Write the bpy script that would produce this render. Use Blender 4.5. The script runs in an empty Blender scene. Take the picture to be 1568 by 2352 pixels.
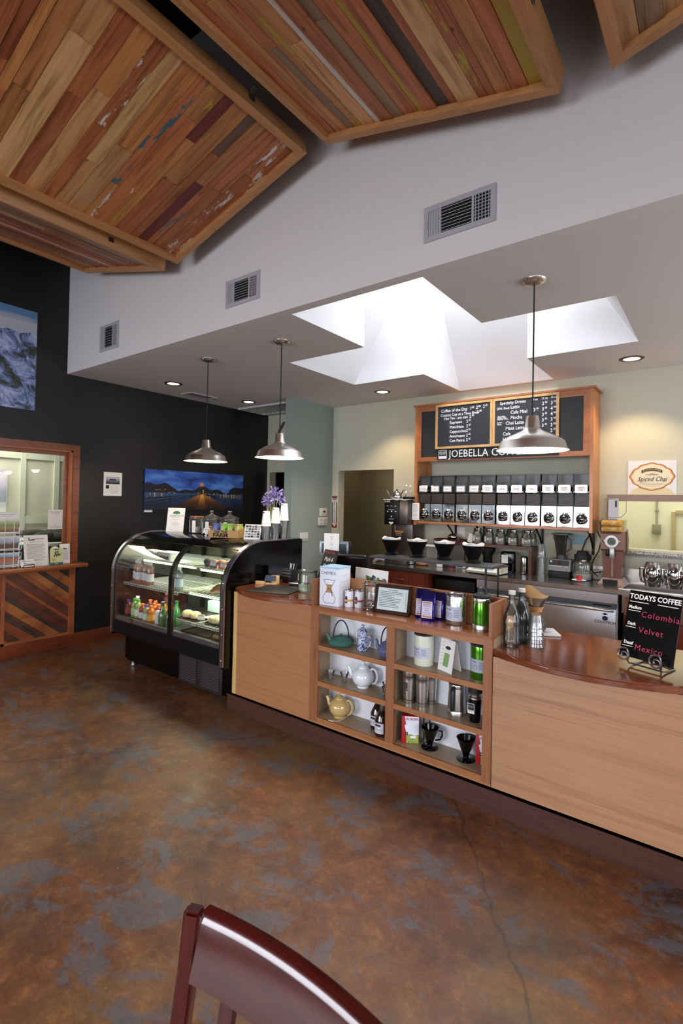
import bpy, bmesh, math, random
from mathutils import Vector, Matrix
random.seed(7)
S = bpy.context.scene
COL = S.collection
PI = math.pi

# ------------------------------------------------------------------ camera
FPX, CXP, CYP = 1158.0, 784.0, 1137.0
YAW, PITCH, ROLL = math.radians(37.093), math.radians(.87), math.radians(1.16)
EYE = Vector((0, 0, 1.65))
cF = Vector((-math.sin(YAW)*math.cos(PITCH), math.cos(YAW)*math.cos(PITCH), math.sin(PITCH)))
cR0 = Vector((math.cos(YAW), math.sin(YAW), 0)); cU0 = cR0.cross(cF)
cR = cR0*math.cos(ROLL) + cU0*math.sin(ROLL)
cU = cU0*math.cos(ROLL) - cR0*math.sin(ROLL)
cam = bpy.data.cameras.new('camera'); camo = bpy.data.objects.new('camera', cam); COL.objects.link(camo)
M = Matrix((cR, cU, -cF)).transposed().to_4x4(); M.translation = EYE
camo.matrix_world = M
cam.sensor_fit = 'VERTICAL'; cam.sensor_height = 36; cam.sensor_width = 24
cam.lens = FPX/2352*36; cam.shift_y = (CYP-1176)/2352; cam.clip_start = .05
S.camera = camo

def at(u, v, ax, val):
    """where the line of sight through pixel (u,v) of the photograph meets the plane x, y or z = val"""
    d = cR*((u-CXP)/FPX) - cU*((v-CYP)/FPX) + cF
    return EYE + d*((val-EYE[ax])/d[ax])
def mpp(P):
    """metres per pixel at a point"""
    return (Vector(P)-EYE).dot(cF)/FPX
def base(u, v, z, r=0):
    """centre of a round foot of radius r whose nearest edge shows at (u,v) on the level z"""
    P = at(u, v, 2, z); d = Vector((P.x, P.y, 0)).normalized()
    return P + d*r

# ------------------------------------------------------------------ view, world, lights
S.view_settings.view_transform = 'Standard'; S.view_settings.look = 'None'
S.view_settings.exposure = 0.0; S.view_settings.gamma = 1.0; S.view_settings.use_curve_mapping = False
try:
    S.cycles.max_bounces = 8; S.cycles.diffuse_bounces = 4; S.cycles.glossy_bounces = 4
    S.cycles.transparent_max_bounces = 24; S.cycles.sample_clamp_indirect = 4; S.cycles.caustics_reflective = False
    S.cycles.caustics_refractive = False
except Exception: pass
def lin(c):
    if isinstance(c, str):
        c = c.lstrip('#'); c = [int(c[i:i+2], 16)/255 for i in (0, 2, 4)]
    return tuple((x/12.92 if x <= .04045 else ((x+.055)/1.055)**2.4) for x in c[:3]) + (1,)
wd = bpy.data.worlds.new('daylight'); S.world = wd; wd.use_nodes = True
wd.node_tree.nodes['Background'].inputs[0].default_value = lin('#cfdcf2'); wd.node_tree.nodes['Background'].inputs[1].default_value = 1.6
def area(name, loc, dirv, sx, sy, power, color, spread=180):
    l = bpy.data.lights.new(name, 'AREA'); l.shape = 'RECTANGLE'; l.size = sx; l.size_y = sy; l.energy = power
    l.color = lin(color)[:3]; l.spread = math.radians(spread)
    o = bpy.data.objects.new(name, l); COL.objects.link(o); o.location = loc
    o.rotation_euler = Vector(dirv).to_track_quat('-Z', 'Y').to_euler(); return o
def spot(name, loc, dirv, power, color, ang, blend=.6, r=.04):
    l = bpy.data.lights.new(name, 'SPOT'); l.energy = power; l.color = lin(color)[:3]; l.spot_size = math.radians(ang); l.spot_blend = blend
    l.shadow_soft_size = r
    o = bpy.data.objects.new(name, l); COL.objects.link(o); o.location = loc
    o.rotation_euler = Vector(dirv).to_track_quat('-Z', 'Y').to_euler(); return o
def point(name, loc, power, color, r=.05):
    l = bpy.data.lights.new(name, 'POINT'); l.energy = power; l.color = lin(color)[:3]; l.shadow_soft_size = r
    o = bpy.data.objects.new(name, l); COL.objects.link(o); o.location = loc; return o
# room levels
XW, YB, YS, YF, ZS = -5.775, 5.67, 2.58, 2.684, 3.008
# daylight through the two shop windows in the wall behind the camera
area('shop_window_light', (-3.47, -4.95, 1.65), (0, 1, -.72), 4.4, 2.2, 255, '#f3f4fb', 132)
area('street_window_light', (1.6, -4.95, 1.65), (0, 1, -.72), 2.6, 2.2, 125, '#f3f4fb', 132)
area('side_fill_light', (2.95, .2, 1.6), (-1, .1, -.75), 3.2, 2.0, 95, '#f3f4fb', 125)  # added fill lamp, treated as a window in the unseen side wall
area('bar_fill_light', (2.95, 4.2, 1.65), (-1, 0, -.05), 1.9, 1.5, 75, '#f3f4fb')  # added fill for the low ceiling and back bar, at a supposed window
# daylight through the skylight over the bar
area('skylight_light', (-1.97, 4.14, 4.85), (0, 0, -1), 1.0, 1.05, 108, '#f6f7fc')
# the office behind the left wall
area('office_lamp_light', (-6.9, 2.0, 2.7), (0, 0, -1), 1.4, 1.4, 60, '#fff8ee')
# room behind the serving hatch
area('kitchen_lamp_light', (-.4, 6.9, 2.7), (0, 0, -1), 1.2, 1.0, 26, '#fffaf0')
area('passage_lamp_light', (-4.2, 6.6, 2.75), (.2, 0, -1), .6, .6, 3.5, '#ffe9c8')

# ------------------------------------------------------------------ materials
MATS = {}
def newmat(name):
    m = bpy.data.materials.new(name); m.use_nodes = True
    return m, m.node_tree.nodes, m.node_tree.links, m.node_tree.nodes['Principled BSDF']
def mat(color, rough=.5, metal=0., emit=0., name=None, coat=0., spec=.5, sub=0., alpha=1.):
    key = (color, rough, metal, emit, coat, spec, alpha)
    if key in MATS: return MATS[key]
    m, N, L, p = newmat(name or 'paint')
    p.inputs['Base Color'].default_value = lin(color); p.inputs['Roughness'].default_value = rough
    p.inputs['Metallic'].default_value = metal; p.inputs['Coat Weight'].default_value = coat
    p.inputs['Specular IOR Level'].default_value = spec; p.inputs['Alpha'].default_value = alpha
    if emit:
        p.inputs['Emission Color'].default_value = lin(color); p.inputs['Emission Strength'].default_value = emit
    MATS[key] = m; return m
def nd(N, t, **kw):
    n = N.new(t)
    for k, v in kw.items(): setattr(n, k, v)
    return n
def ramp(N, stops, interp='LINEAR'):
    r = N.new('ShaderNodeValToRGB'); r.color_ramp.interpolation = interp
    e = r.color_ramp.elements
    while len(e) < len(stops): e.new(.5)
    for k, (p, c) in enumerate(stops): e[k].position = p; e[k].color = lin(c) if isinstance(c, str) else (c, c, c, 1)
    return r
def coords(N, L, scale=(1, 1, 1), kind='Object', rot=(0, 0, 0), loc=(0, 0, 0)):
    t = N.new('ShaderNodeTexCoord'); mp = N.new('ShaderNodeMapping')
    mp.inputs['Scale'].default_value = scale; mp.inputs['Rotation'].default_value = rot; mp.inputs['Location'].default_value = loc
    L.new(t.outputs[kind], mp.inputs['Vector']); return mp
def wood(name, c1, c2, grain=(1, 14, 14), rough=.35, coat=.15, c3=None, fine=2.0, bump=.05, spec=.5):
    m, N, L, p = newmat(name); p.inputs['Specular IOR Level'].default_value = spec
    mp = coords(N, L, grain); n1 = N.new('ShaderNodeTexNoise'); n1.inputs['Scale'].default_value = 1.3; n1.inputs['Detail'].default_value = 6
    n1.inputs['Distortion'].default_value = .6; L.new(mp.outputs[0], n1.inputs['Vector'])
    mp2 = coords(N, L, tuple(g*fine*2.2 for g in grain)); n2 = N.new('ShaderNodeTexNoise'); n2.inputs['Scale'].default_value = 2.5; n2.inputs['Detail'].default_value = 3
    L.new(mp2.outputs[0], n2.inputs['Vector'])
    mx = N.new('ShaderNodeMath'); mx.operation = 'MULTIPLY_ADD'; mx.inputs[1].default_value = .35; L.new(n2.outputs['Fac'], mx.inputs[0]); 
    m2 = N.new('ShaderNodeMath'); m2.operation = 'MULTIPLY'; m2.inputs[1].default_value = .75; L.new(n1.outputs['Fac'], m2.inputs[0]); L.new(m2.outputs[0], mx.inputs[2])
    st = [(.36, c1), (.68, c2)] if not c3 else [(.34, c1), (.52, c2), (.70, c3)]
    r = ramp(N, st); L.new(mx.outputs[0], r.inputs['Fac']); L.new(r.outputs['Color'], p.inputs['Base Color'])
    p.inputs['Roughness'].default_value = rough; p.inputs['Coat Weight'].default_value = coat; p.inputs['Coat Roughness'].default_value = .15
    if bump:
        b = N.new('ShaderNodeBump'); b.inputs['Strength'].default_value = bump; b.inputs['Distance'].default_value = .01
        L.new(n2.outputs['Fac'], b.inputs['Height']); L.new(b.outputs[0], p.inputs['Normal'])
    return m
def thin_glass(name, tint='#ffffff', refl=1.0, rough=.02, haze=0.0, hazecol='#ffffff', ior=1.5):
    m, N, L, p = newmat(name); N.remove(p); out = N['Material Output']
    tr = N.new('ShaderNodeBsdfTransparent'); tr.inputs[0].default_value = lin(tint)
    gl = N.new('ShaderNodeBsdfGlossy'); gl.inputs['Roughness'].default_value = rough
    lw = N.new('ShaderNodeFresnel'); lw.inputs['IOR'].default_value = ior
    mu = N.new('ShaderNodeMath'); mu.operation = 'MULTIPLY'; mu.inputs[1].default_value = refl; mu.use_clamp = True; L.new(lw.outputs[0], mu.inputs[0])
    mx = N.new('ShaderNodeMixShader'); L.new(mu.outputs[0], mx.inputs[0]); 
    if haze:
        df = N.new('ShaderNodeBsdfDiffuse'); df.inputs[0].default_value = lin(hazecol)
        m3 = N.new('ShaderNodeMixShader'); m3.inputs[0].default_value = haze; L.new(tr.outputs[0], m3.inputs[1]); L.new(df.outputs[0], m3.inputs[2]); L.new(m3.outputs[0], mx.inputs[1])
    else: L.new(tr.outputs[0], mx.inputs[1])
    L.new(gl.outputs[0], mx.inputs[2]); L.new(mx.outputs[0], out.inputs[0]); return m
def plaster(name, color, rough=.85, bump=.06, sc=90, var=None):
    m, N, L, p = newmat(name); mp = coords(N, L); n = N.new('ShaderNodeTexNoise'); n.inputs['Scale'].default_value = sc; n.inputs['Detail'].default_value = 4
    L.new(mp.outputs[0], n.inputs['Vector']); b = N.new('ShaderNodeBump'); b.inputs['Strength'].default_value = bump; b.inputs['Distance'].default_value = .01
    L.new(n.outputs['Fac'], b.inputs['Height']); L.new(b.outputs[0], p.inputs['Normal'])
    p.inputs['Base Color'].default_value = lin(color); p.inputs['Roughness'].default_value = rough
    return m
def brushed(name, color, rough=.28, axis=(1, 1, 60), amt=.12):
    m, N, L, p = newmat(name); mp = coords(N, L, axis); n = N.new('ShaderNodeTexNoise'); n.inputs['Scale'].default_value = 6; n.inputs['Detail'].default_value = 3
    L.new(mp.outputs[0], n.inputs['Vector'])
    mr = N.new('ShaderNodeMapRange'); mr.inputs['To Min'].default_value = rough-amt; mr.inputs['To Max'].default_value = rough+amt; L.new(n.outputs['Fac'], mr.inputs['Value'])
    L.new(mr.outputs[0], p.inputs['Roughness']); p.inputs['Base Color'].default_value = lin(color); p.inputs['Metallic'].default_value = 1; return m

# ------------------------------------------------------------------ mesh helpers
class MB:
    """collects shapes in world coordinates (shifted to the thing's origin when built); several materials by index"""
    def __init__(s, M=None): s.bm = bmesh.new(); s.mi = 0; s.M = M or Matrix()
    def add(s, pts, faces):
        vs = [s.bm.verts.new(s.M @ Vector(p)) for p in pts]
        for f in faces:
            try: fc = s.bm.faces.new([vs[i] for i in f]); fc.material_index = s.mi
            except ValueError: pass
        return s
    def box(s, x0, x1, y0, y1, z0, z1):
        return s.add([(x, y, z) for x in (x0, x1) for y in (y0, y1) for z in (z0, z1)],
                     [(0, 1, 3, 2), (4, 6, 7, 5), (0, 4, 5, 1), (2, 3, 7, 6), (0, 2, 6, 4), (1, 5, 7, 3)])
    def rbox(s, x0, x1, y0, y1, z0, z1, b=.004, seg=2):
        t = bmesh.new(); bmesh.ops.create_cube(t, size=1)
        for v in t.verts: v.co = Vector(((x0+x1)/2+v.co.x*(x1-x0), (y0+y1)/2+v.co.y*(y1-y0), (z0+z1)/2+v.co.z*(z1-z0)))
        b = min(b, .49*min(abs(x1-x0), abs(y1-y0), abs(z1-z0)))
        bmesh.ops.bevel(t, geom=t.edges[:], offset=b, segments=seg, affect='EDGES', profile=.5)
        s.merge(t); return s
    def merge(s, t, M=None):
        MM = s.M @ M if M else s.M
        mp = {v: s.bm.verts.new(MM @ v.co) for v in t.verts}
        for f in t.faces:
            try: fc = s.bm.faces.new([mp[v] for v in f.verts]); fc.material_index = s.mi
            except ValueError: pass
        t.free()
    def cyl(s, p0, p1, r0, r1=None, n=24, caps=True):
        r1 = r0 if r1 is None else r1; p0 = Vector(p0); p1 = Vector(p1); d = (p1-p0).normalized()
        a = d.orthogonal().normalized(); b = d.cross(a)
        pts = [p0+(a*math.cos(2*PI*i/n)+b*math.sin(2*PI*i/n))*r0 for i in range(n)] + [p1+(a*math.cos(2*PI*i/n)+b*math.sin(2*PI*i/n))*r1 for i in range(n)]
        f = [(i, (i+1) % n, n+(i+1) % n, n+i) for i in range(n)]
        if caps: f += [tuple(range(n))[::-1], tuple(range(n, 2*n))]
        return s.add(pts, f)
    def lathe(s, prof, c=(0, 0, 0), n=32, sx=1, sy=1, a0=0, a1=2*PI):
        full = abs(a1-a0-2*PI) < 1e-6; k = n if full else n+1; pts = []; fs = []
        for (r, z) in prof:
            for i in range(k):
                a = a0+(a1-a0)*i/n; pts.append((c[0]+r*sx*math.cos(a), c[1]+r*sy*math.sin(a), c[2]+z))
        for j in range(len(prof)-1):
            for i in range(n):
                i2 = (i+1) % k
                fs.append((j*k+i, j*k+i2, (j+1)*k+i2, (j+1)*k+i))
        s.add(pts, fs)
        return s
    def disc(s, c, r, n=24, up=(0, 0, 1), sx=1, sy=1):
        d = Vector(up).normalized(); a = d.orthogonal().normalized() if abs(d.z) < .9 else Vector((1, 0, 0)); b = d.cross(a); c = Vector(c)
        return s.add([c+a*r*sx*math.cos(2*PI*i/n)+b*r*sy*math.sin(2*PI*i/n) for i in range(n)], [tuple(range(n))])
    def tube(s, pts, r, n=10, closed=False, caps=True):
        P = [Vector(p) for p in pts]; m = len(P); rs = r if isinstance(r, (list, tuple)) else [r]*m
        ref = None; rings = []
        for i in range(m):
            t = (P[(i+1) % m]-P[i-1]) if closed else (P[min(i+1, m-1)]-P[max(i-1, 0)])
            t.normalize()
            if ref is None: ref = t.orthogonal().normalized()
            ref = (ref-t*ref.dot(t)); ref = ref.normalized() if ref.length > 1e-6 else t.orthogonal().normalized()
            b = t.cross(ref); rings.append([P[i]+(ref*math.cos(2*PI*k/n)+b*math.sin(2*PI*k/n))*rs[i] for k in range(n)])
        fs = []
        for i in range(m if closed else m-1):
            j = (i+1) % m
            for k in range(n): fs.append((i*n+k, i*n+(k+1) % n, j*n+(k+1) % n, j*n+k))
        if caps and not closed: fs += [tuple(range(n))[::-1], tuple(range((m-1)*n, m*n))]
        return s.add([p for rg in rings for p in rg], fs)
    def prism(s, poly, a0, a1, axis='y'):
        n = len(poly)
        def mk(p, a): return {'y': (p[0], a, p[1]), 'x': (a, p[0], p[1]), 'z': (p[0], p[1], a)}[axis]
        pts = [mk(p, a0) for p in poly]+[mk(p, a1) for p in poly]
        return s.add(pts, [(i, (i+1) % n, n+(i+1) % n, n+i) for i in range(n)]+[tuple(range(n))[::-1], tuple(range(n, 2*n))])
    def ball(s, c, r, sx=1, sy=1, sz=1, u=16, v=10, rot=None):
        t = bmesh.new(); bmesh.ops.create_uvsphere(t, u_segments=u, v_segments=v, radius=r)
        Mx = Matrix.Translation(c) @ ((rot or Matrix()).to_4x4()) @ Matrix.Diagonal((sx, sy, sz, 1)); s.merge(t, Mx); return s
    def text(s, body, size, M, align='CENTER', shear=0, squash=1, bold=0, space=1, depth=.0):
        c = bpy.data.curves.new('lettering', 'FONT'); c.body = body; c.size = size; c.align_x = align; c.align_y = 'CENTER'; c.shear = shear
        c.resolution_u = 2; c.offset = bold; c.space_character = space
        if depth: c.extrude = depth
        o = bpy.data.objects.new('lettering', c); m = o.to_mesh(); t = bmesh.new(); t.from_mesh(m); o.to_mesh_clear()
        bpy.data.objects.remove(o); bpy.data.curves.remove(c)
        s.merge(t, M @ Matrix.Diagonal((squash, 1, 1, 1))); return s
    def build(s, name, mats, parent=None, smooth=40, recalc=True):
        bm = s.bm
        if recalc: bmesh.ops.recalc_face_normals(bm, faces=bm.faces[:])
        me = bpy.data.meshes.new(name); bm.to_mesh(me); bm.free()
        for m in (mats if isinstance(mats, (list, tuple)) else [mats]): me.materials.append(m)
        if smooth:
            me.polygons.foreach_set('use_smooth', [True]*len(me.polygons)); me.set_sharp_from_angle(angle=math.radians(smooth))
        o = bpy.data.objects.new(name, me); COL.objects.link(o)
        if parent: o.parent = parent
        return o
def tag(o, label, cat, group=None, kind=None):
    o['label'] = label; o['category'] = cat
    if group: o['group'] = group
    if kind: o['kind'] = kind
    return o
def thing(name, label, cat, loc=(0, 0, 0), rz=0, group=None):
    o = bpy.data.objects.new(name, None); COL.objects.link(o); o.location = loc; o.rotation_euler = (0, 0, rz); o.empty_display_size = .05
    return tag(o, label, cat, group)
def solo(name, mb, m, label, cat, loc=(0, 0, 0), rz=0, group=None, rot=None, smooth=40):
    o = mb.build(name, m, None, smooth); o.location = loc; o.rotation_euler = rot or (0, 0, rz); return tag(o, label, cat, group)
def struct(name, mb, m, smooth=30, parent=None):
    o = mb.build(name, m, parent, smooth); o['kind'] = 'structure'; return o
def sub(mb_fn, name, m, parent, smooth=40):
    mb = MB(); mb_fn(mb); return mb.build(name, m, parent, smooth)
def world_mb(root):
    """an MB whose input is in world coordinates, for a part of root"""
    return MB((Matrix.Translation(root.location) @ root.rotation_euler.to_matrix().to_4x4()).inverted())
def dup(root, loc=None, rz=None, label=None, group=None, skip=()):
    r = root.copy(); COL.objects.link(r)
    if loc is not None: r.location = loc
    if rz is not None: r.rotation_euler = (0, 0, rz)
    if label: r['label'] = label
    if group: r['group'] = group
    for ch in list(root.children):
        c = ch.copy(); COL.objects.link(c); c.parent = r
        for g in list(ch.children):
            d = g.copy(); COL.objects.link(d); d.parent = c
    return r
def arc(cx, cy, r, a0, a1, n=12): return [(cx+r*math.cos(a0+(a1-a0)*i/n), cy+r*math.sin(a0+(a1-a0)*i/n)) for i in range(n+1)]
def T(x, y, z): return Matrix.Translation((x, y, z))
def RX(a): return Matrix.Rotation(a, 4, 'X')
def RY(a): return Matrix.Rotation(a, 4, 'Y')
def RZ(a): return Matrix.Rotation(a, 4, 'Z')
FACE = RX(PI/2)            # a flat sheet in x,y stood up to face -Y
FACEX = RZ(PI/2) @ RX(PI/2)  # ... stood up to face +X

CLEAR = thin_glass('clear_glass', '#fbfcfb', .9)
GLASSW = thin_glass('drinking_glass', '#fbfcfc', 1.0, .06, .06, '#eef2f1')
PANEG = thin_glass('window_glass', '#f2f6f2', .55)
CASEG = thin_glass('case_glass', '#fcfdfb', .4)
STEEL = brushed('brushed_steel', '#d0cdc9', .3, (1, 1, 40), .08)
STEELB = brushed('brushed_nickel', '#e4dfd8', .28, (1, 1, 50), .015)
CHROME = mat('#d8d8d8', .08, 1, name='chrome')
BLACK = mat('#070708', .42, name='black_plastic', spec=.25); BLACKG = mat('#050506', .12, name='black_gloss', spec=.4); BLACKM = mat('#121213', .7, name='black_matte')
WHITE = mat('#e8e8e6', .5, name='white_paint'); PAPER = mat('#eceae6', .8, name='white_paper'); GREYP = mat('#8f8f90', .8, name='grey_print'); INK = mat('#1c1c1e', .8, name='black_ink')
DKGREY = mat('#35363a', .6); RED = mat('#a01c1e', .5); CHALK = mat('#f2f2f0', .9, name='white_chalk'); PINK = mat('#c23c62', .9, name='pink_chalk')
# ================================================================== STRUCTURE
def floor_mat():
    m, N, L, p = newmat('stained_concrete')
    def noise(sc, det=5, dist=0., scale=(1, 1, 1), loc=(0, 0, 0), rough=.55):
        mp = coords(N, L, scale, loc=loc); n = N.new('ShaderNodeTexNoise'); n.inputs['Scale'].default_value = sc; n.inputs['Detail'].default_value = det
        n.inputs['Distortion'].default_value = dist; n.inputs['Roughness'].default_value = rough; L.new(mp.outputs[0], n.inputs['Vector']); return n
    def mix(f, a, b):
        x = N.new('ShaderNodeMix'); x.data_type = 'RGBA'
        if hasattr(f, 'outputs'): L.new(f.outputs[0], x.inputs[0])
        elif hasattr(f, 'is_output'): L.new(f, x.inputs[0])
        else: x.inputs[0].default_value = f
        for s, i in ((a, 6), (b, 7)):
            if isinstance(s, str): x.inputs[i].default_value = lin(s)
            else: L.new(s, x.inputs[i])
        return x.outputs[2]
    base = ramp(N, [(.30, '#2a1c17'), (.43, '#56311f'), (.54, '#754426'), (.70, '#795632')]); L.new(noise(1.6, 10, .5, (1, 1.4, 1), rough=.66).outputs['Fac'], base.inputs['Fac'])
    fine = ramp(N, [(.36, '#2c1d16'), (.52, '#623c22'), (.66, '#946a3c')]); L.new(noise(11, 10, .25, loc=(3, 1, 0), rough=.75).outputs['Fac'], fine.inputs['Fac'])
    c = mix(.42, base.outputs['Color'], fine.outputs['Color'])
    tanm = ramp(N, [(.52, 0.), (.70, .7)]); L.new(noise(.62, 8, .5, loc=(5, 2.3, 0), rough=.62).outputs['Fac'], tanm.inputs['Fac']); c = mix(tanm, c, '#77623f')
    bl = ramp(N, [(.525, 0.), (.57, .62), (.75, .85)]); L.new(noise(2.1, 14, .55, (1, 1.5, 1), (1.7, 8.2, 0), .78).outputs['Fac'], bl.inputs['Fac'])
    c = mix(bl, c, '#4f5660')
    dk = ramp(N, [(.54, 0.), (.70, .75)]); L.new(noise(.9, 9, .5, loc=(9.4, 4.2, 0), rough=.65).outputs['Fac'], dk.inputs['Fac']); c = mix(dk, c, '#262120')
    gr = ramp(N, [(.30, .62), (.5, 1.), (.68, 1.35)]); L.new(noise(48, 8, 0, rough=.8).outputs['Fac'], gr.inputs['Fac'])
    g_ = N.new('ShaderNodeMix'); g_.data_type = 'RGBA'; g_.blend_type = 'MULTIPLY'; g_.inputs[0].default_value = .8; L.new(c, g_.inputs[6]); L.new(gr.outputs['Color'], g_.inputs[7]); c = g_.outputs[2]
    sp = ramp(N, [(.71, 0.), (.76, .6)]); L.new(noise(75, 3, 0).outputs['Fac'], sp.inputs['Fac']); c = mix(sp, c, '#a89880')
    # hairline cracks
    vo = N.new('ShaderNodeTexVoronoi'); vo.feature = 'DISTANCE_TO_EDGE'; vo.inputs['Scale'].default_value = .42
    mp = coords(N, L, loc=(.3, .9, 0)); ds = N.new('ShaderNodeMix'); ds.data_type = 'VECTOR'; ds.inputs[0].default_value = .16
    L.new(mp.outputs[0], ds.inputs[4]); L.new(noise(3, 6).outputs['Color'], ds.inputs[5]); L.new(ds.outputs[1], vo.inputs['Vector'])
    cr = ramp(N, [(0., .6), (.0016, 0.)]); L.new(vo.outputs['Distance'], cr.inputs['Fac']); c = mix(cr, c, '#1d1613')
    L.new(c, p.inputs['Base Color'])
    rr = ramp(N, [(.3, .36), (.7, .55)]); L.new(noise(4, 6, loc=(2, 7, 0)).outputs['Fac'], rr.inputs['Fac']); L.new(rr.outputs['Color'], p.inputs['Roughness'])
    b = N.new('ShaderNodeBump'); b.inputs['Strength'].default_value = .12; b.inputs['Distance'].default_value = .01; L.new(noise(35, 6, rough=.7).outputs['Fac'], b.inputs['Height']); L.new(b.outputs[0], p.inputs['Normal'])
    p.inputs['Specular IOR Level'].default_value = .45
    return m
W_WHITE = plaster('white_wall_paint', '#e0dfdf'); W_CEIL = plaster('ceiling_paint', '#dedcd9'); W_BLACK = plaster('black_wall_paint', '#101010', .5, .04)
W_SAGE = plaster('pale_sage_paint', '#c4c4b0', .8); W_GREEN = plaster('grey_green_paint', '#8b9891', .8); W_KHAKI = plaster('khaki_paint', '#8e8264', .85)
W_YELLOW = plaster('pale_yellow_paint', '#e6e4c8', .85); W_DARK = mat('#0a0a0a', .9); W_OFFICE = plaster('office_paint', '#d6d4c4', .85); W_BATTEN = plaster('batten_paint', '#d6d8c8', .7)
FIR = wood('fir_panel', '#8a5a38', '#a87650', (.45, 14, 26), .38, .25, '#996946', 2.0, .02)
FIRP = wood('fir_plywood', '#8e6446', '#ae8462', (.3, 10, 16), .42, .15, '#9d7354', 2.2, .015)
CHERRY = wood('red_brown_wood', '#4a1f12', '#7a3a20', (14, 1, 14), .35, .25, '#632c18')
CHERRYX = wood('red_brown_wood_cross', '#4a1f12', '#7a3a20', (1, 14, 14), .35, .25, '#632c18')
DARKW = wood('dark_stained_wood', '#2c1712', '#4a2a20', (.8, 12, 14), .42, .1, '#3a2019')
OAK = wood('shelf_wood', '#82512f', '#a06a40', (1, 14, 14), .4, .15, '#925e38')
OAKV = wood('shelf_wood_upright', '#74452c', '#94603c', (14, 14, 1), .4, .15, '#845236')
TOPW = wood('polished_counter_wood', '#4c2216', '#7b4428', (.6, 9, 9), .12, .6, '#63301c', 2.5, .0)
REDF = wood('redwood_trim_lit', '#7a3a20', '#b06a3c', (14, 14, 1), .4, .2, '#95512c')  # lighter copy of the trim, light on the jamb put into its colour
REDH = wood('redwood_trim_flat', '#5a2814', '#8a4826', (14, 1, 14), .4, .2, '#71381c')

struct('floor', MB().box(XW-.1, 3.1, -5.1, 7.6, -.1, 0), floor_mat())
# wall on the office side: black, with the window opening y .4 .. 2.669, z .93 .. 2.16
WY0, WY1, WZ0, WZ1 = .4, 2.669, .93, 2.165
b = MB()
b.box(XW-.13, XW, -5.1, 5.8, 0, WZ0).box(XW-.13, XW, -5.1, 5.8, WZ1, 6).box(XW-.13, XW, -5.1, WY0, WZ0, WZ1).box(XW-.13, XW, WY1, 5.8, WZ0, WZ1)
struct('wall_left', b, W_BLACK)
# rear wall with a narrow doorway, a wide doorway and the serving hatch
HX0, HX1, HZ0, HZ1 = -.859, .75, 1.235, 1.725
b = MB(); Y0, Y1 = YB, YB+.14
xs = [(-5.775, -5.72, 0, ZS), (-5.72, -5.36, 2.105, ZS), (-5.36, -4.347, 0, ZS), (-4.347, -3.435, 2.1, ZS), (-3.435, HX0, 0, ZS), (HX0, HX1, 0, HZ0), (HX0, HX1, HZ1, ZS), (HX1, 3.1, 0, ZS)]
for x0, x1, z0, z1 in xs: b.box(x0, x1, Y0, Y1, z0, z1+.02)
struct('wall_back', b, W_SAGE)
struct('wall_partition', MB().box(-4.592, -4.456, 4.82, YB, 0, ZS), W_GREEN)
struct('wall_upper', MB().box(XW, 3.1, YS, YS+.08, ZS-.0005, 6), W_WHITE)
b = MB()
for y0, y1, z0, z1 in ((-5.1, -1.45, 0, 6), (1.85, 3.2, 0, 6), (5.2, 5.8, 0, 6), (-1.45, 1.85, 0, .55), (-1.45, 1.85, 2.65, 6), (3.2, 5.2, 0, .85), (3.2, 5.2, 2.45, 6)): b.box(3.0, 3.1, y0, y1, z0, z1)
struct('wall_right', b, plaster('side_wall_paint', '#b9b4aa'))
b = MB()
for y in (-1.42, .2, 1.82, 3.23, 4.2, 5.17): b.box(3.0, 3.06, y-.03, y+.03, .55 if y < 2 else .85, 2.65 if y < 2 else 2.45)
struct('window_5', b, BLACKM)  # frames around the two added side lamps, out of view
b = MB()
for x0, x1, z0, z1 in ((XW, -5.7, 0, 6), (-1.25, .25, 0, 6), (2.95, 3.1, 0, 6), (-5.7, -1.25, 0, .5), (-5.7, -1.25, 2.8, 6), (.25, 2.95, 0, .5), (.25, 2.95, 2.8, 6)): b.box(x0, x1, -5.1, -5.0, z0, z1)
struct('wall_front', b, plaster('street_wall_paint', '#a9a59c'))
b = MB()
for x in (-5.67, -4.2, -2.75, -1.29, .28, 1.6, 2.91): b.box(x-.03, x+.03, -5.07, -5.0, .5, 2.8)
for x0, x1 in ((-5.7, -1.25), (.25, 2.95)):
    for z in (.53, 2.77): b.box(x0, x1, -5.07, -5.0, z-.03, z+.03)
struct('window_4', b, BLACKM)
struct('ceiling_high', MB().box(XW, 3.1, -5.1, YS, 5.6, 5.7), W_DARK)
# low ceiling over the bar with the cross-shaped skylight well
gx = [XW, -3.385, -2.5, -1.44, -.553, 3.1]; gy = [YS, 2.664, 3.59, 4.683, 5.6, YB+.01]
b = MB()
for i in range(5):
    for j in range(5):
        hole = (i == 2 and 1 <= j <= 3) or (j == 2 and 1 <= i <= 3)
        if not hole: b.add([(gx[i], gy[j], ZS), (gx[i+1], gy[j], ZS), (gx[i+1], gy[j+1], ZS), (gx[i], gy[j+1], ZS)], [(0, 1, 2, 3)])
struct('ceiling', b, W_CEIL)
b = MB(); x1, x2, x3, x4 = gx[1:5]; y1, y2, y3, y4 = gy[1:5]; ZT = 4.505; ZR = 4.95
def well(e0, e1, i0, i1):   # sloping end face and the two triangular cheeks of one arm
    b.add([(*e0, ZS), (*e1, ZS), (*i1, ZT), (*i0, ZT)], [(0, 1, 2, 3)])
    b.add([(*e0, ZS), (*i0, ZS), (*i0, ZT)], [(0, 1, 2)]); b.add([(*e1, ZS), (*i1, ZS), (*i1, ZT)], [(0, 1, 2)])
well((x1, y2), (x1, y3), (x2, y2), (x2, y3)); well((x4, y2), (x4, y3), (x3, y2), (x3, y3))
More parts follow.
